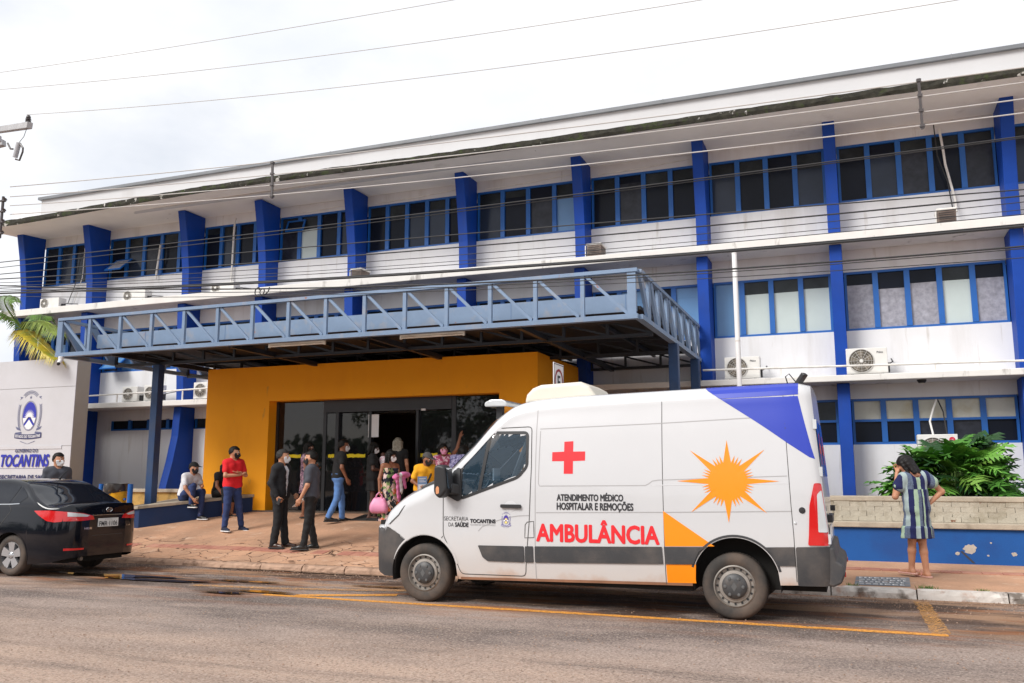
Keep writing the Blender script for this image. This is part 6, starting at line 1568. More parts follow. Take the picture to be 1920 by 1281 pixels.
    if hair[0] != 'none':
        if hair[0] not in HAIR: HAIR[hair[0]] = hair_mesh(hair[0])
        v, f = HAIR[hair[0]]; fin('hair', [(hp(v), f, 0)], [hair[1] or m_hair])
    if mask is not None:
        mo = fin('face_mask', [(hp(MASKM[0]), MASKM[1], 0)], [mask])
        for q in (-1, 1):
            mb = MB().tube([(.05, q * .062, -.02), (.01, q * .078, .0), (-.02, q * .083, .02)], .0022, 5); fin('mask_loop', [(hp(np.array(mb.v)), mb.f, 0)], [mask])
    if cap is not None: fin('cap', [(hp(CAPM[0]), CAPM[1], 0)], [cap])
    t['_s'] = s
    del t['_s']
    return t, (lambda p: tuple(wmat(t) @ Vector(tuple(np.array(p) * s))))
def cloth(n, c, **k): return M(n, c, .9, spec=.2, var=0) if False else M(n, c, .9,  k.pop('var', .12), k.pop('scale', 8.), **k)
m_red = cloth('red_tee', srgb(222, 34, 42)); m_jean = cloth('dark_jeans', srgb(44, 60, 104), var=.3, scale=6., dirt=srgb(120, 132, 170), dscale=7., damt=.6, dlo=.62, dhi=.72); m_jeanl = cloth('light_jeans', srgb(92, 132, 190), var=.2, scale=5.)
m_suit = cloth('black_suit', (.012, .012, .014)); m_blkt = cloth('black_cloth', (.012, .012, .013)); m_grey = cloth('grey_polo', srgb(70, 72, 80)); m_wht = cloth('white_shirt', (.74, .74, .77)); m_yelt = cloth('yellow_tee', srgb(232, 166, 32))
m_shb = M('black_leather', (.014, .012, .011), .35, .1, 10.); m_shbr = M('brown_leather', (.05, .022, .014), .3, .1, 10.); m_shn = cloth('navy_canvas', srgb(26, 34, 58)); m_sol = M('white_sole', (.72, .72, .72), .6, .05); m_soc = M('dark_sole', (.03, .03, .03), .8)
def pattern(name, cols, scale):
    m = bpy.data.materials.new(name); m.use_nodes = True; n = m.node_tree.nodes; l = m.node_tree.links; b = n['Principled BSDF']; b.inputs['Roughness'].default_value = .85
    tc_ = n.new('ShaderNodeTexCoord'); v = n.new('ShaderNodeTexVoronoi'); v.inputs['Scale'].default_value = scale; ns = n.new('ShaderNodeTexNoise'); ns.inputs['Scale'].default_value = scale * .8
    ad = n.new('ShaderNodeVectorMath'); ad.operation = 'MULTIPLY_ADD'; ad.inputs[1].default_value = (.12, .12, .12); l.new(ns.outputs['Color'], ad.inputs[0]); l.new(tc_.outputs['Object'], ad.inputs[2]); l.new(ad.outputs[0], v.inputs['Vector'])
    sp_ = n.new('ShaderNodeSeparateColor'); l.new(v.outputs['Color'], sp_.inputs[0]); r = n.new('ShaderNodeValToRGB'); r.color_ramp.interpolation = 'CONSTANT'
    for i, c in enumerate(cols):
        e = r.color_ramp.elements[i] if i < 2 else r.color_ramp.elements.new(i / len(cols)); e.position = i / len(cols); e.color = (*c, 1)
    l.new(sp_.outputs[0], r.inputs['Fac']); l.new(r.outputs['Color'], b.inputs['Base Color']); return m
m_flor = pattern('floral_print', [(.012, .014, .03), srgb(216, 190, 170), (.012, .02, .02), srgb(224, 120, 70), (.014, .014, .03), srgb(120, 150, 90), srgb(226, 200, 196)], 15.)
m_ppr = pattern('purple_print', [srgb(60, 40, 60), srgb(150, 110, 130), srgb(40, 30, 50), srgb(190, 160, 170)], 34.); m_prp = pattern('violet_lace', [srgb(90, 84, 130), srgb(170, 166, 200), srgb(60, 56, 96)], 40.); m_pkw = pattern('pink_white_print', [srgb(230, 200, 210), srgb(190, 80, 120), srgb(150, 70, 90)], 26.)
GP = 'people waiting before the hospital entrance'
def at(x, y, dz=0): return (x, y, gz(x, y) + dz)
# man in a dark suit
_, w1 = person('man in dark suit and white shirt with white mask, paper in hand', at(-9.7, 13.32), R(8), 1.74, skinA, dict(elR=(-.05, -.25, 1.12), wrR=(.07, -.24, .89), elL=(.0, .25, 1.12), wrL=(.17, .20, .93), anL=(.07, .11, .085), anR=(-.04, -.11, .085), head=(.03, 0, 1.58)),
       top=dict(m=m_wht, frac=.5, e=.012), jacket=m_suit, bottom=dict(m=m_suit, w=(.098, .074, .066), frac=1.02), shoes=('s', m_shbr, m_soc), hair=('short', m_hairg), mask=m_maskw, headrot=(R(20), 0, 0), hands=('grip', 'grip'), group=GP, h=.011)
pp = w1((.20, .20, .80)); o = MB().bar((pp[0] - .02, pp[1] - .03, pp[2] - .10), (pp[0] + .20, pp[1] + .02, pp[2] + .06), .16, .012).build('paper_sheet', m_white); tag(o, 'white folded paper held by the man in the suit', 'paper')
pp = w1((.10, -.25, .80)); o = MB().bar((pp[0] - .01, pp[1], pp[2] - .05), (pp[0] + .03, pp[1], pp[2] + .06), .012, .065).build('phone', m_black, bevel=.004); tag(o, 'black phone in the hand of the man in the suit', 'phone')
# man in grey polo
person('man in grey polo and black trousers with black mask, facing the suit', at(-9.02, 13.28), R(202), 1.72, skinA, dict(elL=(.02, .235, 1.10), wrL=(.13, .225, .88), elR=(-.02, -.23, 1.1), wrR=(.06, -.22, .87), anL=(.08, .10, .085), anR=(-.07, -.10, .085), head=(.03, 0, 1.57)),
       top=dict(m=m_grey, frac=.72, e=.018, hem=-.14), bottom=dict(m=m_blkt, w=(.094, .066, .058), frac=1.0), shoes=('s', m_shb, m_soc), mask=m_maskb, group=GP, h=.011)
# man in red
person('man in red tee and ripped jeans standing with crossed arms', at(-11.72, 14.5), R(-18), 1.68, skinA, dict(elL=(.09, .235, 1.12), wrL=(.215, .02, 1.17), elR=(.09, -.235, 1.11), wrR=(.225, -.0, 1.125), hdL=(-.02, -.2, .02), hdR=(-.03, .2, .06), knL=(.05, .14, .49), anL=(.06, .21, .085), knR=(.01, -.11, .49), anR=(-.02, -.13, .085)),
       top=dict(m=m_red, frac=.62, e=.020, hem=-.10), bottom=dict(m=m_jean, frac=.93), shoes=('s', m_shn, m_sol), mask=m_maskb, headrot=(R(38), .08, 0), hands=('flat', 'flat'), group=GP, girth=1.06, h=.011)
# man behind the car
person('young man in dark grey shirt with white mask behind the black car', at(-14.5, 12.75), R(-25), 1.80, skinA, {}, top=dict(m=m_grey, frac=.7, e=.016), bottom=dict(m=m_jean), shoes=('s', m_shb, m_soc), mask=m_maskw, headrot=(R(28), .05, 0), group=GP)
# seated man with cap
SEAT = dict(pel=(-.10, 0, .55), hipL=(-.08, .09, .54), hipR=(-.08, -.09, .54), neck=(.06, 0, 1.00), shL=(.05, .17, .95), shR=(.05, -.17, .95), head=(.13, 0, 1.13), knL=(.30, .12, .62), anL=(.30, .10, .10), knR=(.30, -.12, .74), anR=(.20, -.08, .36), toeR=(.36, -.09, .33), elL=(.14, .22, .74), wrL=(.32, .10, .72), elR=(.16, -.22, .70), wrR=(.30, -.12, .48))
person('seated man in white tee and black cap on the planter edge', (-13.62, 15.42, .56), R(-12), 1.68, skinA, SEAT, top=dict(m=m_wht, frac=.62, e=.018, hem=-.04), bottom=dict(m=m_jean), shoes=('s', m_shb, m_sol), hair=('buzz', None), mask=m_maskb, cap=m_blkt, headrot=(R(8), .1, 0), hands=('relax', 'relax'), group=GP)
SEAT2 = dict(SEAT); SEAT2.update(knR=(.30, -.11, .60), anR=(.32, -.10, .10)); SEAT2.pop('toeR')
person('seated woman in black top half hidden behind the man in red', (-13.22, 16.0, .62), R(-20), 1.62, skinB, SEAT2, top=dict(m=m_blkt, frac=.4, e=.016, hem=-.04), bottom=dict(m=m_blkt, frac=.5), shoes=('sandal', m_shb, m_soc), hair=('long', None), mask=m_maskb, group=GP, h=.015)
# woman in printed dress behind the grey polo
person('woman in purple printed dress behind the man in grey polo', at(-10.95, 15.95), R(10), 1.58, skinB, dict(elL=(.06, .22, 1.12), wrL=(.2, .02, 1.15), elR=(.06, -.22, 1.1), wrR=(.2, -.05, 1.1)), dress=dict(m=m_ppr, hem=.55, frac=.25, flare=.20), shoes=('sandal', m_shb, m_soc), hair=('long', None), mask=m_maskb, group=GP, h=.015)
# man in black tee and jeans
person('man in black tee and light blue jeans walking to the doors', at(-9.93, 15.56), R(42), 1.68, skinB, dict(neck=(.05, 0, 1.42), head=(.10, 0, 1.565), shL=(.05, .175, 1.37), shR=(.05, -.175, 1.37), elR=(.03, -.24, 1.11), wrR=(.14, -.22, .89), elL=(.02, .24, 1.11), knL=(.10, .09, .50), anL=(.12, .09, .085), knR=(-.02, -.09, .49), anR=(-.20, -.10, .10)),
       top=dict(m=m_blkt, frac=.6, e=.016, hem=-.06), bottom=dict(m=m_jeanl, frac=.97), shoes=('s', m_shb, m_soc), mask=m_maskw, group=GP)
# woman in black with baby
_, w2 = person('woman in short black dress carrying a baby near the doors', at(-9.35, 15.95), R(25), 1.56, skinC, dict(elL=(.03, .21, 1.10), wrL=(.22, .06, 1.12), elR=(.03, -.22, 1.10), wrR=(.23, -.06, 1.08), anL=(.07, .09, .085), anR=(-.04, -.09, .085)), dress=dict(m=m_blkt, hem=.62, frac=.5, flare=.175), shoes=('sandal', m_shb, m_soc), hair=('bob', None), mask=m_maskw, headrot=(0, .25, 0), hands=('flat', 'flat'), group=GP, girth=1.08)
m_blanket = pattern('baby_blanket', [srgb(236, 226, 230), srgb(226, 170, 186), srgb(240, 236, 238)], 22.)
def swaddle(c, axis, label, m, sk):
    t = thing('person', label, 'baby', c); a = np.array(axis, float); a /= np.linalg.norm(a); g = G((-.3, -.3, -.3), (.3, .3, .3), .011)
    g.cone(a * -.16, a * .10, .065, .095, 0); g.wrinkle(.006, 40.); link('blanket', np_mesh('blanket', [(*g.net(), 0)], [m]), t, True)
    g = G((-.4, -.4, -.4), (.4, .4, .4), .011); g.ell(a * .21, (.055, .055, .06), 0); link('body', np_mesh('body', [(*g.net(), 0)], [sk]), t, True)
swaddle(w2((.26, -.02, 1.20)), (-.25, .15, .9), 'baby in white and pink cloth held by the woman in black', m_blanket, skinC)
# woman with pale long hair, seen from behind
person('woman with long grey-blond hair seen from behind at the doors', at(-9.05, 16.45), R(105), 1.60, skinA, {}, top=dict(m=m_blkt, frac=.4, e=.016), bottom=dict(m=m_blkt), shoes=('s', m_shb, m_soc), hair=('long', m_hairb), group=GP, h=.015)
# woman in floral dress
_, w3 = person('woman in black floral dress with pink blanket on her arm', at(-8.33, 14.85), R(-25), 1.52, skinB, dict(elR=(-.02, -.245, 1.10), wrR=(.02, -.27, .86), elL=(.06, .23, 1.10), wrL=(.24, .06, 1.16)), dress=dict(m=m_flor, hem=.22, frac=0, flare=.24, strap=True), shoes=('sandal', m_shb, m_soc), hair=('bob', None), mask=m_maskw, headrot=(R(40), .05, 0), hands=('flat', 'grip'), group=GP)
m_pink = cloth('pink_blanket', srgb(206, 112, 160), var=.1); c = w3((.24, .06, 1.13)); t = thing('blanket', 'pink and white baby blanket draped over the floral woman\'s arm', 'blanket', c)
for q, (m, off, ln) in enumerate(((m_pink, (0, -.06, 0), .42), (m_wht, (.02, .0, .01), .28), (m_pink, (.05, .08, .02), .18))):
    g = G((-.35, -.35, -.6), (.35, .35, .2), .011); o_ = np.array(off); g.cone(o_ + [0, -.05, .02], o_ + [.05, .10, .03], .06, .05, .0); g.cone(o_ + [.02, -.03, 0], o_ + [.06, -.02, -ln], .055, .045, .04, sq=(.5, 1, 1)); g.wrinkle(.010, 34.)
    link('fold', np_mesh('fold', [(*g.net(), 0)], [m]), t, True)
c = w3((.03, -.28, .74)); bg_ = thing('pink_bag', 'pink duffel bag hanging from the hand of the floral woman', 'bag', (c[0], c[1], c[2] - .33)); m_bagp = M('pink_vinyl', srgb(232, 150, 186), .45, .05, 6.)
g = G((-.26, -.16, -.02), (.26, .16, .30), .010); g.cone((-.13, -.03, .09), (.13, -.03, .09), .085, .085, .0); g.cone((-.12, .03, .09), (.12, .03, .09), .085, .085, .03); g.cone((-.09, 0, .17), (.09, 0, .17), .065, .065, .05); g.cut(lambda X, Y, Z: .008 - Z); g.wrinkle(.004, 24.)
o = link('bag_body', np_mesh('bag_body', [(*g.net(), 0)], [m_bagp]), bg_, True)
for q in (-.045, .045):
    mb = MB().tube([(-.09, q, .20), (-.06, q * .5, .27), (0, q * .2, .31), (.06, q * .5, .27), (.09, q, .20)], .010, 7); link('handle', np_mesh('handle', [(np.array(mb.v), mb.f, 0)], [m_bagp]), bg_, True)
bg_.rotation_euler = (0, 0, R(15)); bg_.scale = (.82, .95, 1.30)
# man in yellow tee with cap and card
_, w4 = person('older man in yellow tee and grey cap holding a small card sign', at(-7.45, 14.55), R(-38), 1.56, skinB, dict(neck=(.10, 0, 1.38), head=(.17, 0, 1.51), shL=(.08, .175, 1.33), shR=(.08, -.175, 1.33), elR=(.06, -.27, 1.08), wrR=(.20, -.18, .98), elL=(.06, .25, 1.08), wrL=(.2, .12, .98)), top=dict(m=m_yelt, frac=.66, e=.022, hem=-.1), bottom=dict(m=m_jean), shoes=('s', m_shb, m_soc), hair=('buzz', m_hairg), mask=m_maskb, cap=cloth('grey_cap', (.06, .055, .055), var=.3), headrot=(R(22), .28, 0), hands=('grip', 'grip'), group=GP, girth=1.06)
c = w4((.24, -.14, 1.04)); cdm = M('card_blue', srgb(120, 150, 190), .6, .1, 10.); t = thing('card_sign', 'small blue hand-lettered card held by the man in yellow', 'card', c)
t.rotation_euler = (0, 0, R(-38)); o = MB().box(-.004, .004, -.09, .09, -.12, .12).build('card', cdm, t, local=True); MB().box(.0045, .006, -.08, .08, -.11, -.02).build('label_patch', m_white, t, local=True)
for k in range(3): MB().box(.0045, .0062, -.065, .065 - .03 * (k % 2), .02 + k * .03, .03 + k * .03).build('scribble', m_white, t, local=True)
mb = MB(); c1, c2 = w4((.10, .12, 1.38)), w4((.19, -.02, 1.02)); o = MB().tube([c1, [lerp(c1[i], c2[i], .5) + (.05 if i == 0 else -.03 if i == 1 else 0) for i in range(3)], c2], .018, 6).build('shoulder_strap', m_blkt, None, smooth=True); tag(o, 'black bag strap across the yellow tee', 'strap')
# woman waving
person('woman with pink mask and raised arm at the glass doors', at(-7.72, 15.9), R(-42), 1.52, skinB, dict(shL=(.0, .18, 1.40), elL=(.03, .33, 1.58), wrL=(.02, .40, 1.84), elR=(.0, -.23, 1.10)), top=dict(m=m_pkw, frac=.12, e=.016, r1=.05, r2=.05), bottom=dict(m=m_jean), shoes=('sandal', m_shb, m_soc), hair=('bob', None), mask=m_maskp, hands=('flat', 'relax'), group=GP)
person('person in violet lace top almost hidden by the ambulance pillar', at(-7.12, 15.35), R(60), 1.60, skinB, dict(neck=(.08, 0, 1.40), head=(.14, 0, 1.52)), top=dict(m=m_prp, frac=.9, e=.03), bottom=dict(m=m_jean), shoes=('s', m_shb, m_soc), hair=('bob', None), group=GP, h=.015)
# woman in striped dress on the right
ST = [cloth('stripe_navy', srgb(24, 30, 78)), cloth('stripe_mint', srgb(160, 184, 160)), cloth('stripe_grey', srgb(92, 104, 126), var=.35, scale=60.), cloth('stripe_pale', srgb(158, 174, 174))]
person('woman in navy and mint striped dress seen from behind on the pavement', at(.74, 13.52), R(130), 1.69, skinA, dict(neck=(.03, .025, 1.42), head=(.085, .075, 1.545), shL=(.02, .185, 1.36), shR=(.0, -.165, 1.385), elL=(.10, .27, 1.10), wrL=(.17, .15, 1.43), hdL=(.0, -.06, .12), elR=(-.06, -.40, 1.17), wrR=(-.02, -.20, 1.0), hdR=(.06, .10, -.10), knL=(.07, .06, .49), anL=(.12, .05, .12), knR=(.0, -.05, .49), anR=(-.03, -.06, .085)),
       dress=dict(m=ST, stripes=[0, 1, 0, 2, 3, 0, 1, 2, 0, 3], hem=.53, frac=.42, r1=.078, r2=.092, flare=.195, ruffle=.014, neckline=((-.05, 0, .01), (.09, .085, .085)), h=.0085), shoes=('sandal', M('flipflop_pink', srgb(216, 150, 140), .6), M('flipflop_sole', srgb(206, 160, 146), .7)), hair=('bob', M('hair_dark_brown', (.012, .010, .010), .55, .4, 50., spec=.25)), headrot=(R(22), .45, -.1), hands=('grip', 'relax'), group=GP, h=.010)
# ================================================================ leafy plant in the planter
m_leaf = [M('leaf_a', (.07, .21, .03), .5, .35, 3., spec=.35), M('leaf_b', (.14, .33, .05), .5, .3, 3., spec=.35), M('leaf_c', (.016, .060, .014), .42, .3, 3.), M('leaf_d', (.16, .30, .05), .4, .2, 3.)]
def lobed_leaf(m, lobes=6, seed=0):
    """deeply cut, arching leaf: midrib along +x, tip drooping"""
    rnd = random.Random(seed); mb = MB(); L_ = 1.0
    mid = lambda t: (t * L_, 0, .10 * math.sin(t * 2.2) - .34 * t * t)
    for sgn in (-1, 1):
        for k in range(lobes):
            t0 = .06 + .86 * k / lobes; t1 = t0 + .86 / lobes * .80; tm = (t0 + t1) / 2
            ln = (.42 * math.sin(math.pi * (.18 + .72 * (1 - tm))) + .06) * rnd.uniform(.85, 1.15); fw = .22 + .30 * tm
            a, b = mid(t0), mid(t1); c = mid(tm)
            tip = (c[0] + fw * ln * 1.3, sgn * ln, c[2] - .35 * ln + rnd.uniform(-.03, .03)); m1 = (lerp(a[0], tip[0], .55) - .035, sgn * ln * .60, lerp(a[2], tip[2], .5) + .05); m2 = (lerp(b[0], tip[0], .5) + .075, sgn * ln * .58, lerp(b[2], tip[2], .5) + .05)
            mb.add([a, m1, tip, m2, b], [(0, 1, 4), (1, 3, 4), (1, 2, 3)])
        for k in range(6):
            a, b = mid(k / 6), mid((k + 1) / 6); w_ = .055 * math.sin(math.pi * min(1, (k + .6) / 6)) + .02; mb.add([a, b, (b[0], sgn * w_, b[2] - .008), (a[0], sgn * w_, a[2] - .008)], [(0, 1, 2, 3)])
    a = mid(.92); mb.add([a, (1.05, -.05, a[2] - .12), (1.18, 0, a[2] - .2), (1.05, .05, a[2] - .12)], [(0, 1, 2, 3)])
    return mb.mesh('leaf', m, fix=False)
LM = [[lobed_leaf(m_leaf[c], 6, s + 10 * c) for s in range(2)] for c in range(4)]
pt = thing('philodendron_plant', 'large dark green shrub with deeply cut leaves behind the planter wall', 'plant', (1.47, 16.75, 1.0))
inv = wmat(pt).inverted(); rnd = random.Random(11)
stem = MB()
for i in range(270):
    a = rnd.uniform(0, 2 * math.pi); el = rnd.uniform(.02, 1.25); rad = rnd.uniform(.62, 1.0)
    ex = 1.02 if math.cos(a) < 0 else 1.0
    px = 1.47 + .90 * rad * math.cos(a) * math.cos(el * .9); py = 16.75 + .68 * rad * math.sin(a) * math.cos(el * .9); pz = .98 + (1.04 if px > 1.6 else .66 + .38 * max(0, (px - .5) / 1.1)) * rad * math.sin(el) ** .9
    sz = rnd.uniform(.34, .60)
    c = 2 if rnd.random() < .18 else (1 if (rnd.random() < .55) else 0)
    if rnd.random() < .09: c = 3
    if math.sin(a) > .3: c = 2 if rnd.random() < .6 else 0
    o = bpy.data.objects.new('leaf', rnd.choice(LM[c])); COL.objects.link(o); o.parent = pt; o.matrix_parent_inverse = inv
    o.location = (px - .25 * sz * math.cos(a), py - .25 * sz * math.sin(a), pz); o.scale = (sz, sz, sz)
    o.rotation_euler = (rnd.uniform(-.5, .5), -(el * .65 - .15) + rnd.uniform(-.35, .35), a + rnd.uniform(-.5, .5))
    if i % 3 == 0: stem.tube([(1.47 + .2 * math.cos(a), 16.75 + .2 * math.sin(a), .95), (lerp(1.47, px, .5), lerp(16.75, py, .5), lerp(1., pz, .75)), (px - .25 * sz * math.cos(a), py - .25 * sz * math.sin(a), pz)], .012, 5)
stem.build('stems', M('leaf_stem', (.08, .14, .03), .6), pt, smooth=True)

# ================================================================ palm at the left, its fronds reach over the sign wall
pm = thing('palm_tree', 'palm with yellowing drooping fronds rising behind the sign wall', 'palm', (-21.9, 18.2, 0))
MB().tube([(-21.9, 18.2, 0), (-21.85, 18.2, 2.5), (-21.9, 18.15, 4.6), (-21.9, 18.1, 5.3)], [.16, .13, .12, .09], 12).build('trunk', M('palm_bark', (.16, .13, .10), .95, .2, 8., bump=.6), pm, smooth=True)
m_fg = M('frond_green', (.10, .20, .03), .5, .4, 8.); m_fy = M('frond_yellow', (.50, .38, .02), .5, .35, 6., dirt=(.18, .24, .03), dscale=3., damt=.8, dlo=.46, dhi=.62)
def frond(base, pts, m, leafl, n=46, seed=0, hang=.8):
    rnd = random.Random(seed); mb = MB(); P = [Vector(p) for p in pts]
    def at(t):
        k = min(int(t * (len(P) - 1)), len(P) - 2); f = t * (len(P) - 1) - k
        a = P[max(k - 1, 0)]; b = P[k]; c = P[k + 1]; d = P[min(k + 2, len(P) - 1)]
        return .5 * ((2 * b) + (c - a) * f + (2 * a - 5 * b + 4 * c - d) * f * f + (3 * b - a - 3 * c + d) * f ** 3)
    mb.tube([at(t / 14) for t in range(15)], [.03 * (1 - t / 16) for t in range(15)], 6)
    for i in range(n):
        t = .12 + .88 * i / n; p = at(t); d = (at(min(t + .02, 1)) - at(t - .02)).normalized(); s = d.cross(Vector((0, 0, 1))).normalized()
        for sg_ in (-1, 1):
            l = leafl * (.45 + .8 * math.sin(math.pi * min(1, t * .9 + .08))) * rnd.uniform(.8, 1.1)
            out = (s * sg_ * .75 + d * .5).normalized(); q1 = p + out * l * .5 + Vector((0, 0, -.10 * l * hang)); q2 = p + out * l * .8 + Vector((0, 0, -hang * l * rnd.uniform(.45, .75)))
            wv = d * .022
            mb.add([p - wv * .5, p + wv * .5, q1 + wv, q1 - wv, q2], [(0, 1, 2, 3), (3, 2, 4)])
    return mb.build('frond', m, pm, fix=False)
B = (-21.9, 18.1, 5.3)
frond(B, [B, (-21.5, 17.7, 5.6), (-20.8, 17.2, 5.72), (-19.9, 16.9, 5.55), (-19.3, 16.7, 5.2)], M('frond_mid', (.20, .27, .035), .5, .4, 8.), .62, 60, 1, 1.0)
frond(B, [B, (-21.5, 17.5, 5.55), (-20.9, 17.1, 5.4), (-20.1, 16.85, 5.0), (-19.35, 16.75, 4.55)], m_fy, .60, 84, 2, .95)
frond(B, [B, (-22.0, 17.4, 6.0), (-21.7, 16.9, 6.3), (-21.1, 16.6, 6.35), (-20.6, 16.4, 6.1)], m_fg, .42, 50, 3, .9)
frond(B, [B, (-22.5, 17.8, 6.0), (-23.2, 17.5, 6.2), (-24, 17.2, 5.7)], m_fg, .6, 40, 4); frond(B, [B, (-22.2, 18.5, 6.1), (-22.8, 19.0, 6.3), (-23.5, 19.3, 5.8)], m_fg, .6, 40, 5)

# ================================================================ utility pole (just out of frame) with crossarms
up_ = thing('utility_pole', 'concrete utility pole whose crossarm ends and insulators show at top left', 'pole', (-17.4, 12.6, 0))
m_conc = M('pole_concrete', (.42, .42, .43), .85, .1, 4., bump=.3); m_ins = M('insulator_brown', (.07, .06, .06), .3, .1); m_porc = M('porcelain', (.42, .42, .44), .3, .05)
MB().tube([(-17.4, 12.6, 0), (-17.4, 12.6, 9.6)], [.17, .11], 12).build('shaft', m_conc, up_, smooth=True)
MB().bar((-18.6, 13.55, 9.45), (-15.2, 12.05, 8.52), .11, .13).build('crossarm', m_conc, up_, bevel=.01)
for dy_ in (-.16, .16): MB().bar((-18.4, 11.5 + dy_, 7.9), (-15.75 + (dy_ > 0) * -.28, 12.0 + dy_, 8.25 + (dy_ > 0) * .06), .12, .13).build('crossarm', m_conc, up_, bevel=.01)
iz = MB().lathe([(0, -.10), (.02, -.1), (.02, 0), (.06, .01), (.035, .04), (.06, .05), (.035, .08), (.05, .09), (.03, .14), (0, .145)], (-15.32, 12.1, 8.63), n=14); iz.build('insulator', m_ins, up_, smooth=True)
fz = thing('fuse_cutout', 'grey porcelain fuse cutout hanging from the crossarm at top left', 'fuse', (-15.4, 12, 8.1))
MB().tube([(-15.72, 12.0, 8.20), (-15.62, 12.0, 8.06), (-15.55, 12.0, 8.05)], .018, 6).build('bracket', m_ins, fz)
MB().tube([(-15.40, 12.0, 8.16), (-15.47, 12.0, 7.86)], .05, 10).build('porcelain', m_porc, fz, smooth=True)
MB().tube([(-15.38, 12.0, 8.15), (-15.27, 12.0, 8.03), (-15.27, 12., 7.95), (-15.34, 12.0, 7.78), (-15.45, 12.0, 7.82)], .02, 6).build('fuse_tube', m_ins, fz)
MB().tube([(-15.32, 12.1, 8.55), (-15.34, 12.05, 8.3), (-15.39, 12, 8.17)], .006, 5).build('jumper', m_cable, fz)
rk = thing('wire_rack', 'row of low-voltage wire spools on a bracket at the left edge', 'bracket', (-16.2, 12.6, 7))
for z in (7.2, 6.97, 6.74, 6.5):
    MB().lathe([(.015, -.04), (.04, -.035), (.022, 0), (.04, .035), (.015, .04)], (-16.25, 12.45, z), n=10).build('spool', m_ins, rk, smooth=True); MB().bar((-17.3, 12.55, z), (-16.2, 12.46, z), .03, .03).build('arm', m_ins, rk)
MB().bar((-16.35, 12.5, 6.4), (-16.35, 12.5, 7.3), .04, .04).build('upright', m_ins, rk)

# ================================================================ overhead wires, all in the pole line above the kerb
FW_ = Vector((-math.sin(YAW) * math.cos(PITCH), math.cos(YAW) * math.cos(PITCH), math.sin(PITCH))); RT_ = Vector((math.cos(YAW), math.sin(YAW), 0)); UP_ = RT_.cross(FW_)
def survey(x, y, Y):
    d = FW_ * 1635 + RT_ * (x - 960) - UP_ * (y - 640.5); return Vector((0, 0, 1.5)) + d * (Y / d.y)
def wire(pix, Y, r, m, label, ext=True):
    P = [survey(x, y, Y) for x, y in pix]; A = np.array([(p.x, p.z) for p in P]); deg = min(2, len(P) - 1)
    c = np.polyfit(A[:, 0], A[:, 1], deg); x0, x1 = A[0, 0] - (3. if ext and pix[0][0] <= 0 else 0), A[-1, 0] + 3.
    pts = [(x, Y, np.polyval(c, x)) for x in np.linspace(x0, x1, 46)]
    o = MB().tube(pts, r, 6).build('overhead_wire', m, None, smooth=True); return tag(o, label, 'wire', 'overhead wires along the street')
WYR = 12.5
wire([(0, 136), (425, 72), (850, 0)], 12.9, .006, m_wirew, 'topmost thin wire crossing the white sky')
wire([(0, 168), (640, 100), (1315, 0)], 12.5, .006, m_wirew, 'second thin wire from the top crossing the sky')
wire([(50, 215), (640, 164), (1280, 79), (1800, 0)], 12.1, .006, m_wirew, 'third thin wire crossing the sky from the pole insulator', False)
SEC = [[(19, 351), (511, 302), (1280, 215), (1920, 125)], [(19, 369), (511, 328), (1280, 240), (1920, 155)], [(19, 386), (511, 347), (1280, 267), (1920, 185)], [(19, 402), (511, 366), (1280, 288), (1920, 212)]]
nm = ['uppermost', 'second', 'third', 'lowest']
for i, s in enumerate(SEC): wire(s, WYR, .009, m_wirew, '%s of the four parallel wires held by the vertical spacers' % nm[i], False)
TEL = [([(0, 492), (240, 466), (640, 418), (1280, 340), (1920, 255)], .009, 'dark pair wire crossing the upper windows, higher strand'), ([(0, 502), (240, 474), (640, 424), (1280, 344), (1920, 258)], .007, 'dark pair wire crossing the upper windows, lower strand'),
       ([(0, 516), (240, 490), (640, 457), (1280, 410), (1920, 353)], .009, 'dark cable crossing the sills of the upper windows'), ([(0, 524), (240, 508), (640, 482), (1280, 428), (1920, 367)], .011, 'thicker dark cable crossing the white wall below upper windows'),
       ([(0, 530), (240, 520), (640, 496), (1280, 440), (1920, 380)], .006, 'thin cable just under the thicker dark cable'), ([(0, 536), (640, 505), (1280, 455), (1920, 393)], .005, 'faint thin cable above the upper ledge'),
       ([(0, 540), (640, 511), (1280, 462), (1920, 402)], .006, 'thin cable nearly touching the upper ledge line'),
       ([(0, 550), (480, 532), (840, 509), (1320, 474), (1920, 425)], .018, 'thick black cable bundle running along the upper ledge'), ([(0, 546), (480, 530), (840, 506), (1320, 471), (1920, 421)], .010, 'black cable lashed on top of the thick bundle'),
       ([(0, 536), (480, 540), (840, 535), (1320, 507), (1920, 462)], .013, 'black cable sagging in front of the canopy top chord'), ([(0, 542), (480, 546), (840, 541), (1320, 512), (1920, 466)], .007, 'thin cable just below the sagging black cable'),
       ([(0, 556), (480, 552), (840, 548), (1320, 524), (1920, 482)], .006, 'lowest thin cable across the canopy truss')]
for i, (s, r, lb_) in enumerate(TEL): wire(s, WYR - .25 + .03 * (i % 5), r, m_cable, lb_)
for px, ys, lb_ in ((511, (303, 372), 'left vertical spacer bar holding four wires apart'), (1722, (148, 242), 'right vertical spacer bar holding four wires apart')):
    a, b = survey(px, ys[0], WYR), survey(px + (8 if px > 1000 else -1), ys[1], WYR); t = thing('wire_spacer', lb_, 'spacer', tuple(b), 'wire spacers')
    MB().bar(a, b, .035, .035).build('rod', m_ins, t)
    for k in range(4): p = a.lerp(b, .04 + .3 * k); BX('clamp', m_ins, t, p.x - .03, p.x + .03, p.y - .03, p.y + .03, p.z - .02, p.z + .02)
c0 = survey(487, 540, WYR - .1); cp = []
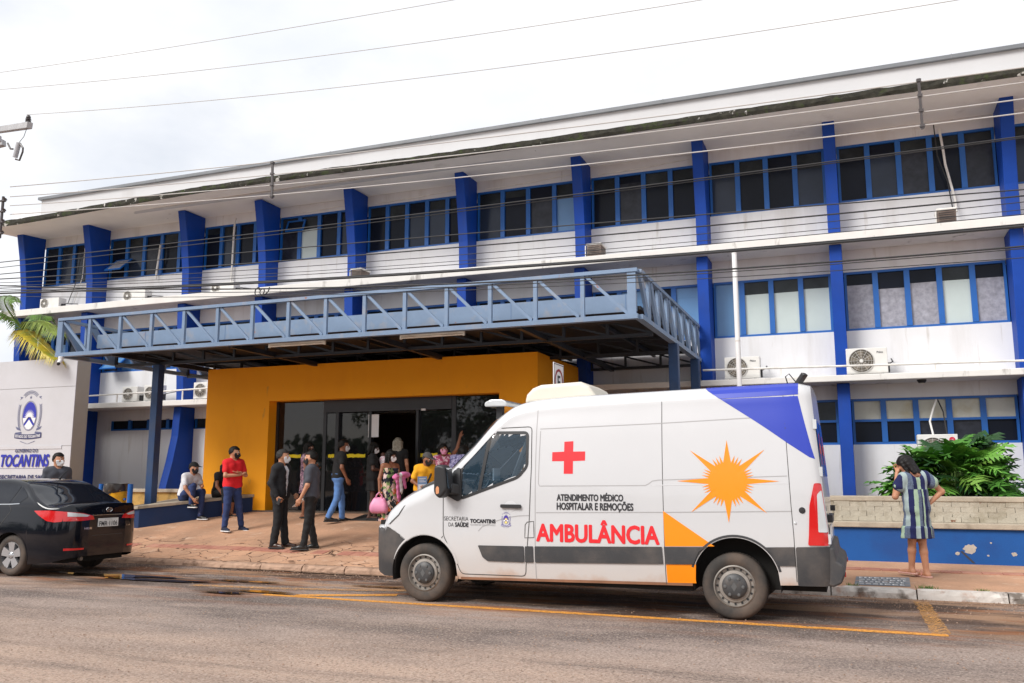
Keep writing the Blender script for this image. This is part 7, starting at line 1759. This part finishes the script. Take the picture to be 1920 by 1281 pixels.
for k in range(40):
    t = k / 39; a = t * 4.2 * math.pi; cp.append((c0.x + .22 * t - .08 + .07 * math.cos(a), c0.y + .02 * math.sin(a), c0.z - .04 + .07 * math.sin(a) - .05 * math.sin(math.pi * t)))
tag(MB().tube(cp, .010, 6).build('cable_coil', m_cable, None, smooth=True), 'small black curl of spare cable hanging from the bundle', 'cable')

# ================================================================ trees and wall across the street (seen in the glass and the car paint)
m_tl = [M('tree_leaf_a', (.035, .075, .02), .6, .4, 2.), M('tree_leaf_b', (.06, .11, .03), .6, .4, 2.)]; m_bark = M('tree_bark', (.09, .07, .055), .95, .2, 6., bump=.5)
def leafcloud(seed, m, n=1500):
    rnd = random.Random(seed); mb = MB(); cl = [(rnd.gauss(0, .45), rnd.gauss(0, .45), rnd.gauss(0, .30), rnd.uniform(.25, .45)) for _ in range(16)]
    for i in range(n):
        cx_, cy_, cz_, cr_ = rnd.choice(cl); d = Vector((rnd.gauss(0, 1), rnd.gauss(0, 1), rnd.gauss(0, 1))).normalized() * cr_ * rnd.uniform(.6, 1.05); p = Vector((cx_, cy_, cz_)) + d
        a = Vector((rnd.gauss(0, 1), rnd.gauss(0, 1), rnd.gauss(0, 1))).normalized() * .055; b = a.cross(d if d.length > 0 else Vector((0, 0, 1))).normalized() * .04
        mb.add([p - a, p + b, p + a, p - b], [(0, 1, 2, 3)])
    return mb.mesh('crown', m, fix=False)
CR = [leafcloud(1, m_tl[0]), leafcloud(2, m_tl[1]), leafcloud(3, m_tl[0])]
for i, (x, y, s, h) in enumerate(((-17.5, -13, 3.2, 5.6), (-25, -15, 3.0, 5.0))):
    t = thing('street_tree', ['tall leafy street tree across the road, mirrored in the entrance glass', 'lower leafy street tree across the road, farther left'][i], 'tree', (x, y, 0), 'street trees across the road')
    MB().tube([(x, y, 0), (x + .1, y, h * .4), (x - .1, y + .1, h * .8)], [.22, .16, .08], 9).build('trunk', m_bark, t, smooth=True)
    for k, (dx_, dz_) in enumerate(((0, 0), (-.45 * s, -.25 * s), (.45 * s, -.3 * s))):
        MB().tube([(x, y, h * .45), (x + dx_ * .6, y, h * .7), (x + dx_, y, h + dz_)], [.1, .07, .03], 6).build('limb', m_bark, t, smooth=True)
        o = bpy.data.objects.new('crown', CR[(i + k) % 3]); COL.objects.link(o); o.parent = t; o.matrix_parent_inverse = wmat(t).inverted(); o.location = (x + dx_, y + random.uniform(-.5, .5), h + dz_ + .3); o.scale = (s * .8, s * .8, s * .75); o.rotation_euler = (0, 0, random.uniform(0, 6))

ft = MB(); rt = random.Random(9)
for i in range(9000):
    x = rt.uniform(-110, 70); y = -52 + rt.gauss(0, 2.5); hmax = 4.2 + 1.6 * math.sin(x * .21) + 1.1 * math.sin(x * .53 + 1); z = hmax * rt.random() ** .7
    a = Vector((rt.gauss(0, 1), rt.gauss(0, 1), rt.gauss(0, 1))).normalized() * .5; b = a.cross(Vector((0, 1, .3))).normalized() * .4; q = Vector((x, y, z + .2))
    ft.add([q - a, q + b, q + a, q - b], [(0, 1, 2, 3)])
tag(ft.build('far_treeline', m_tl[0], fix=False), 'distant low treeline across the road, mirrored in the glass', 'trees', kind='stuff')
ow = thing('boundary_wall', 'plain dusty boundary wall on the opposite side of the road', 'wall', (0, -13, 0))
BX('wall', M('far_wall_render', (.22, .18, .15), .9, .15, 1.), ow, -110, 70, -46.2, -46, 0, 2.0); BX('cap', m_cap, ow, -110, 70, -46.25, -45.95, 2.0, 2.1)
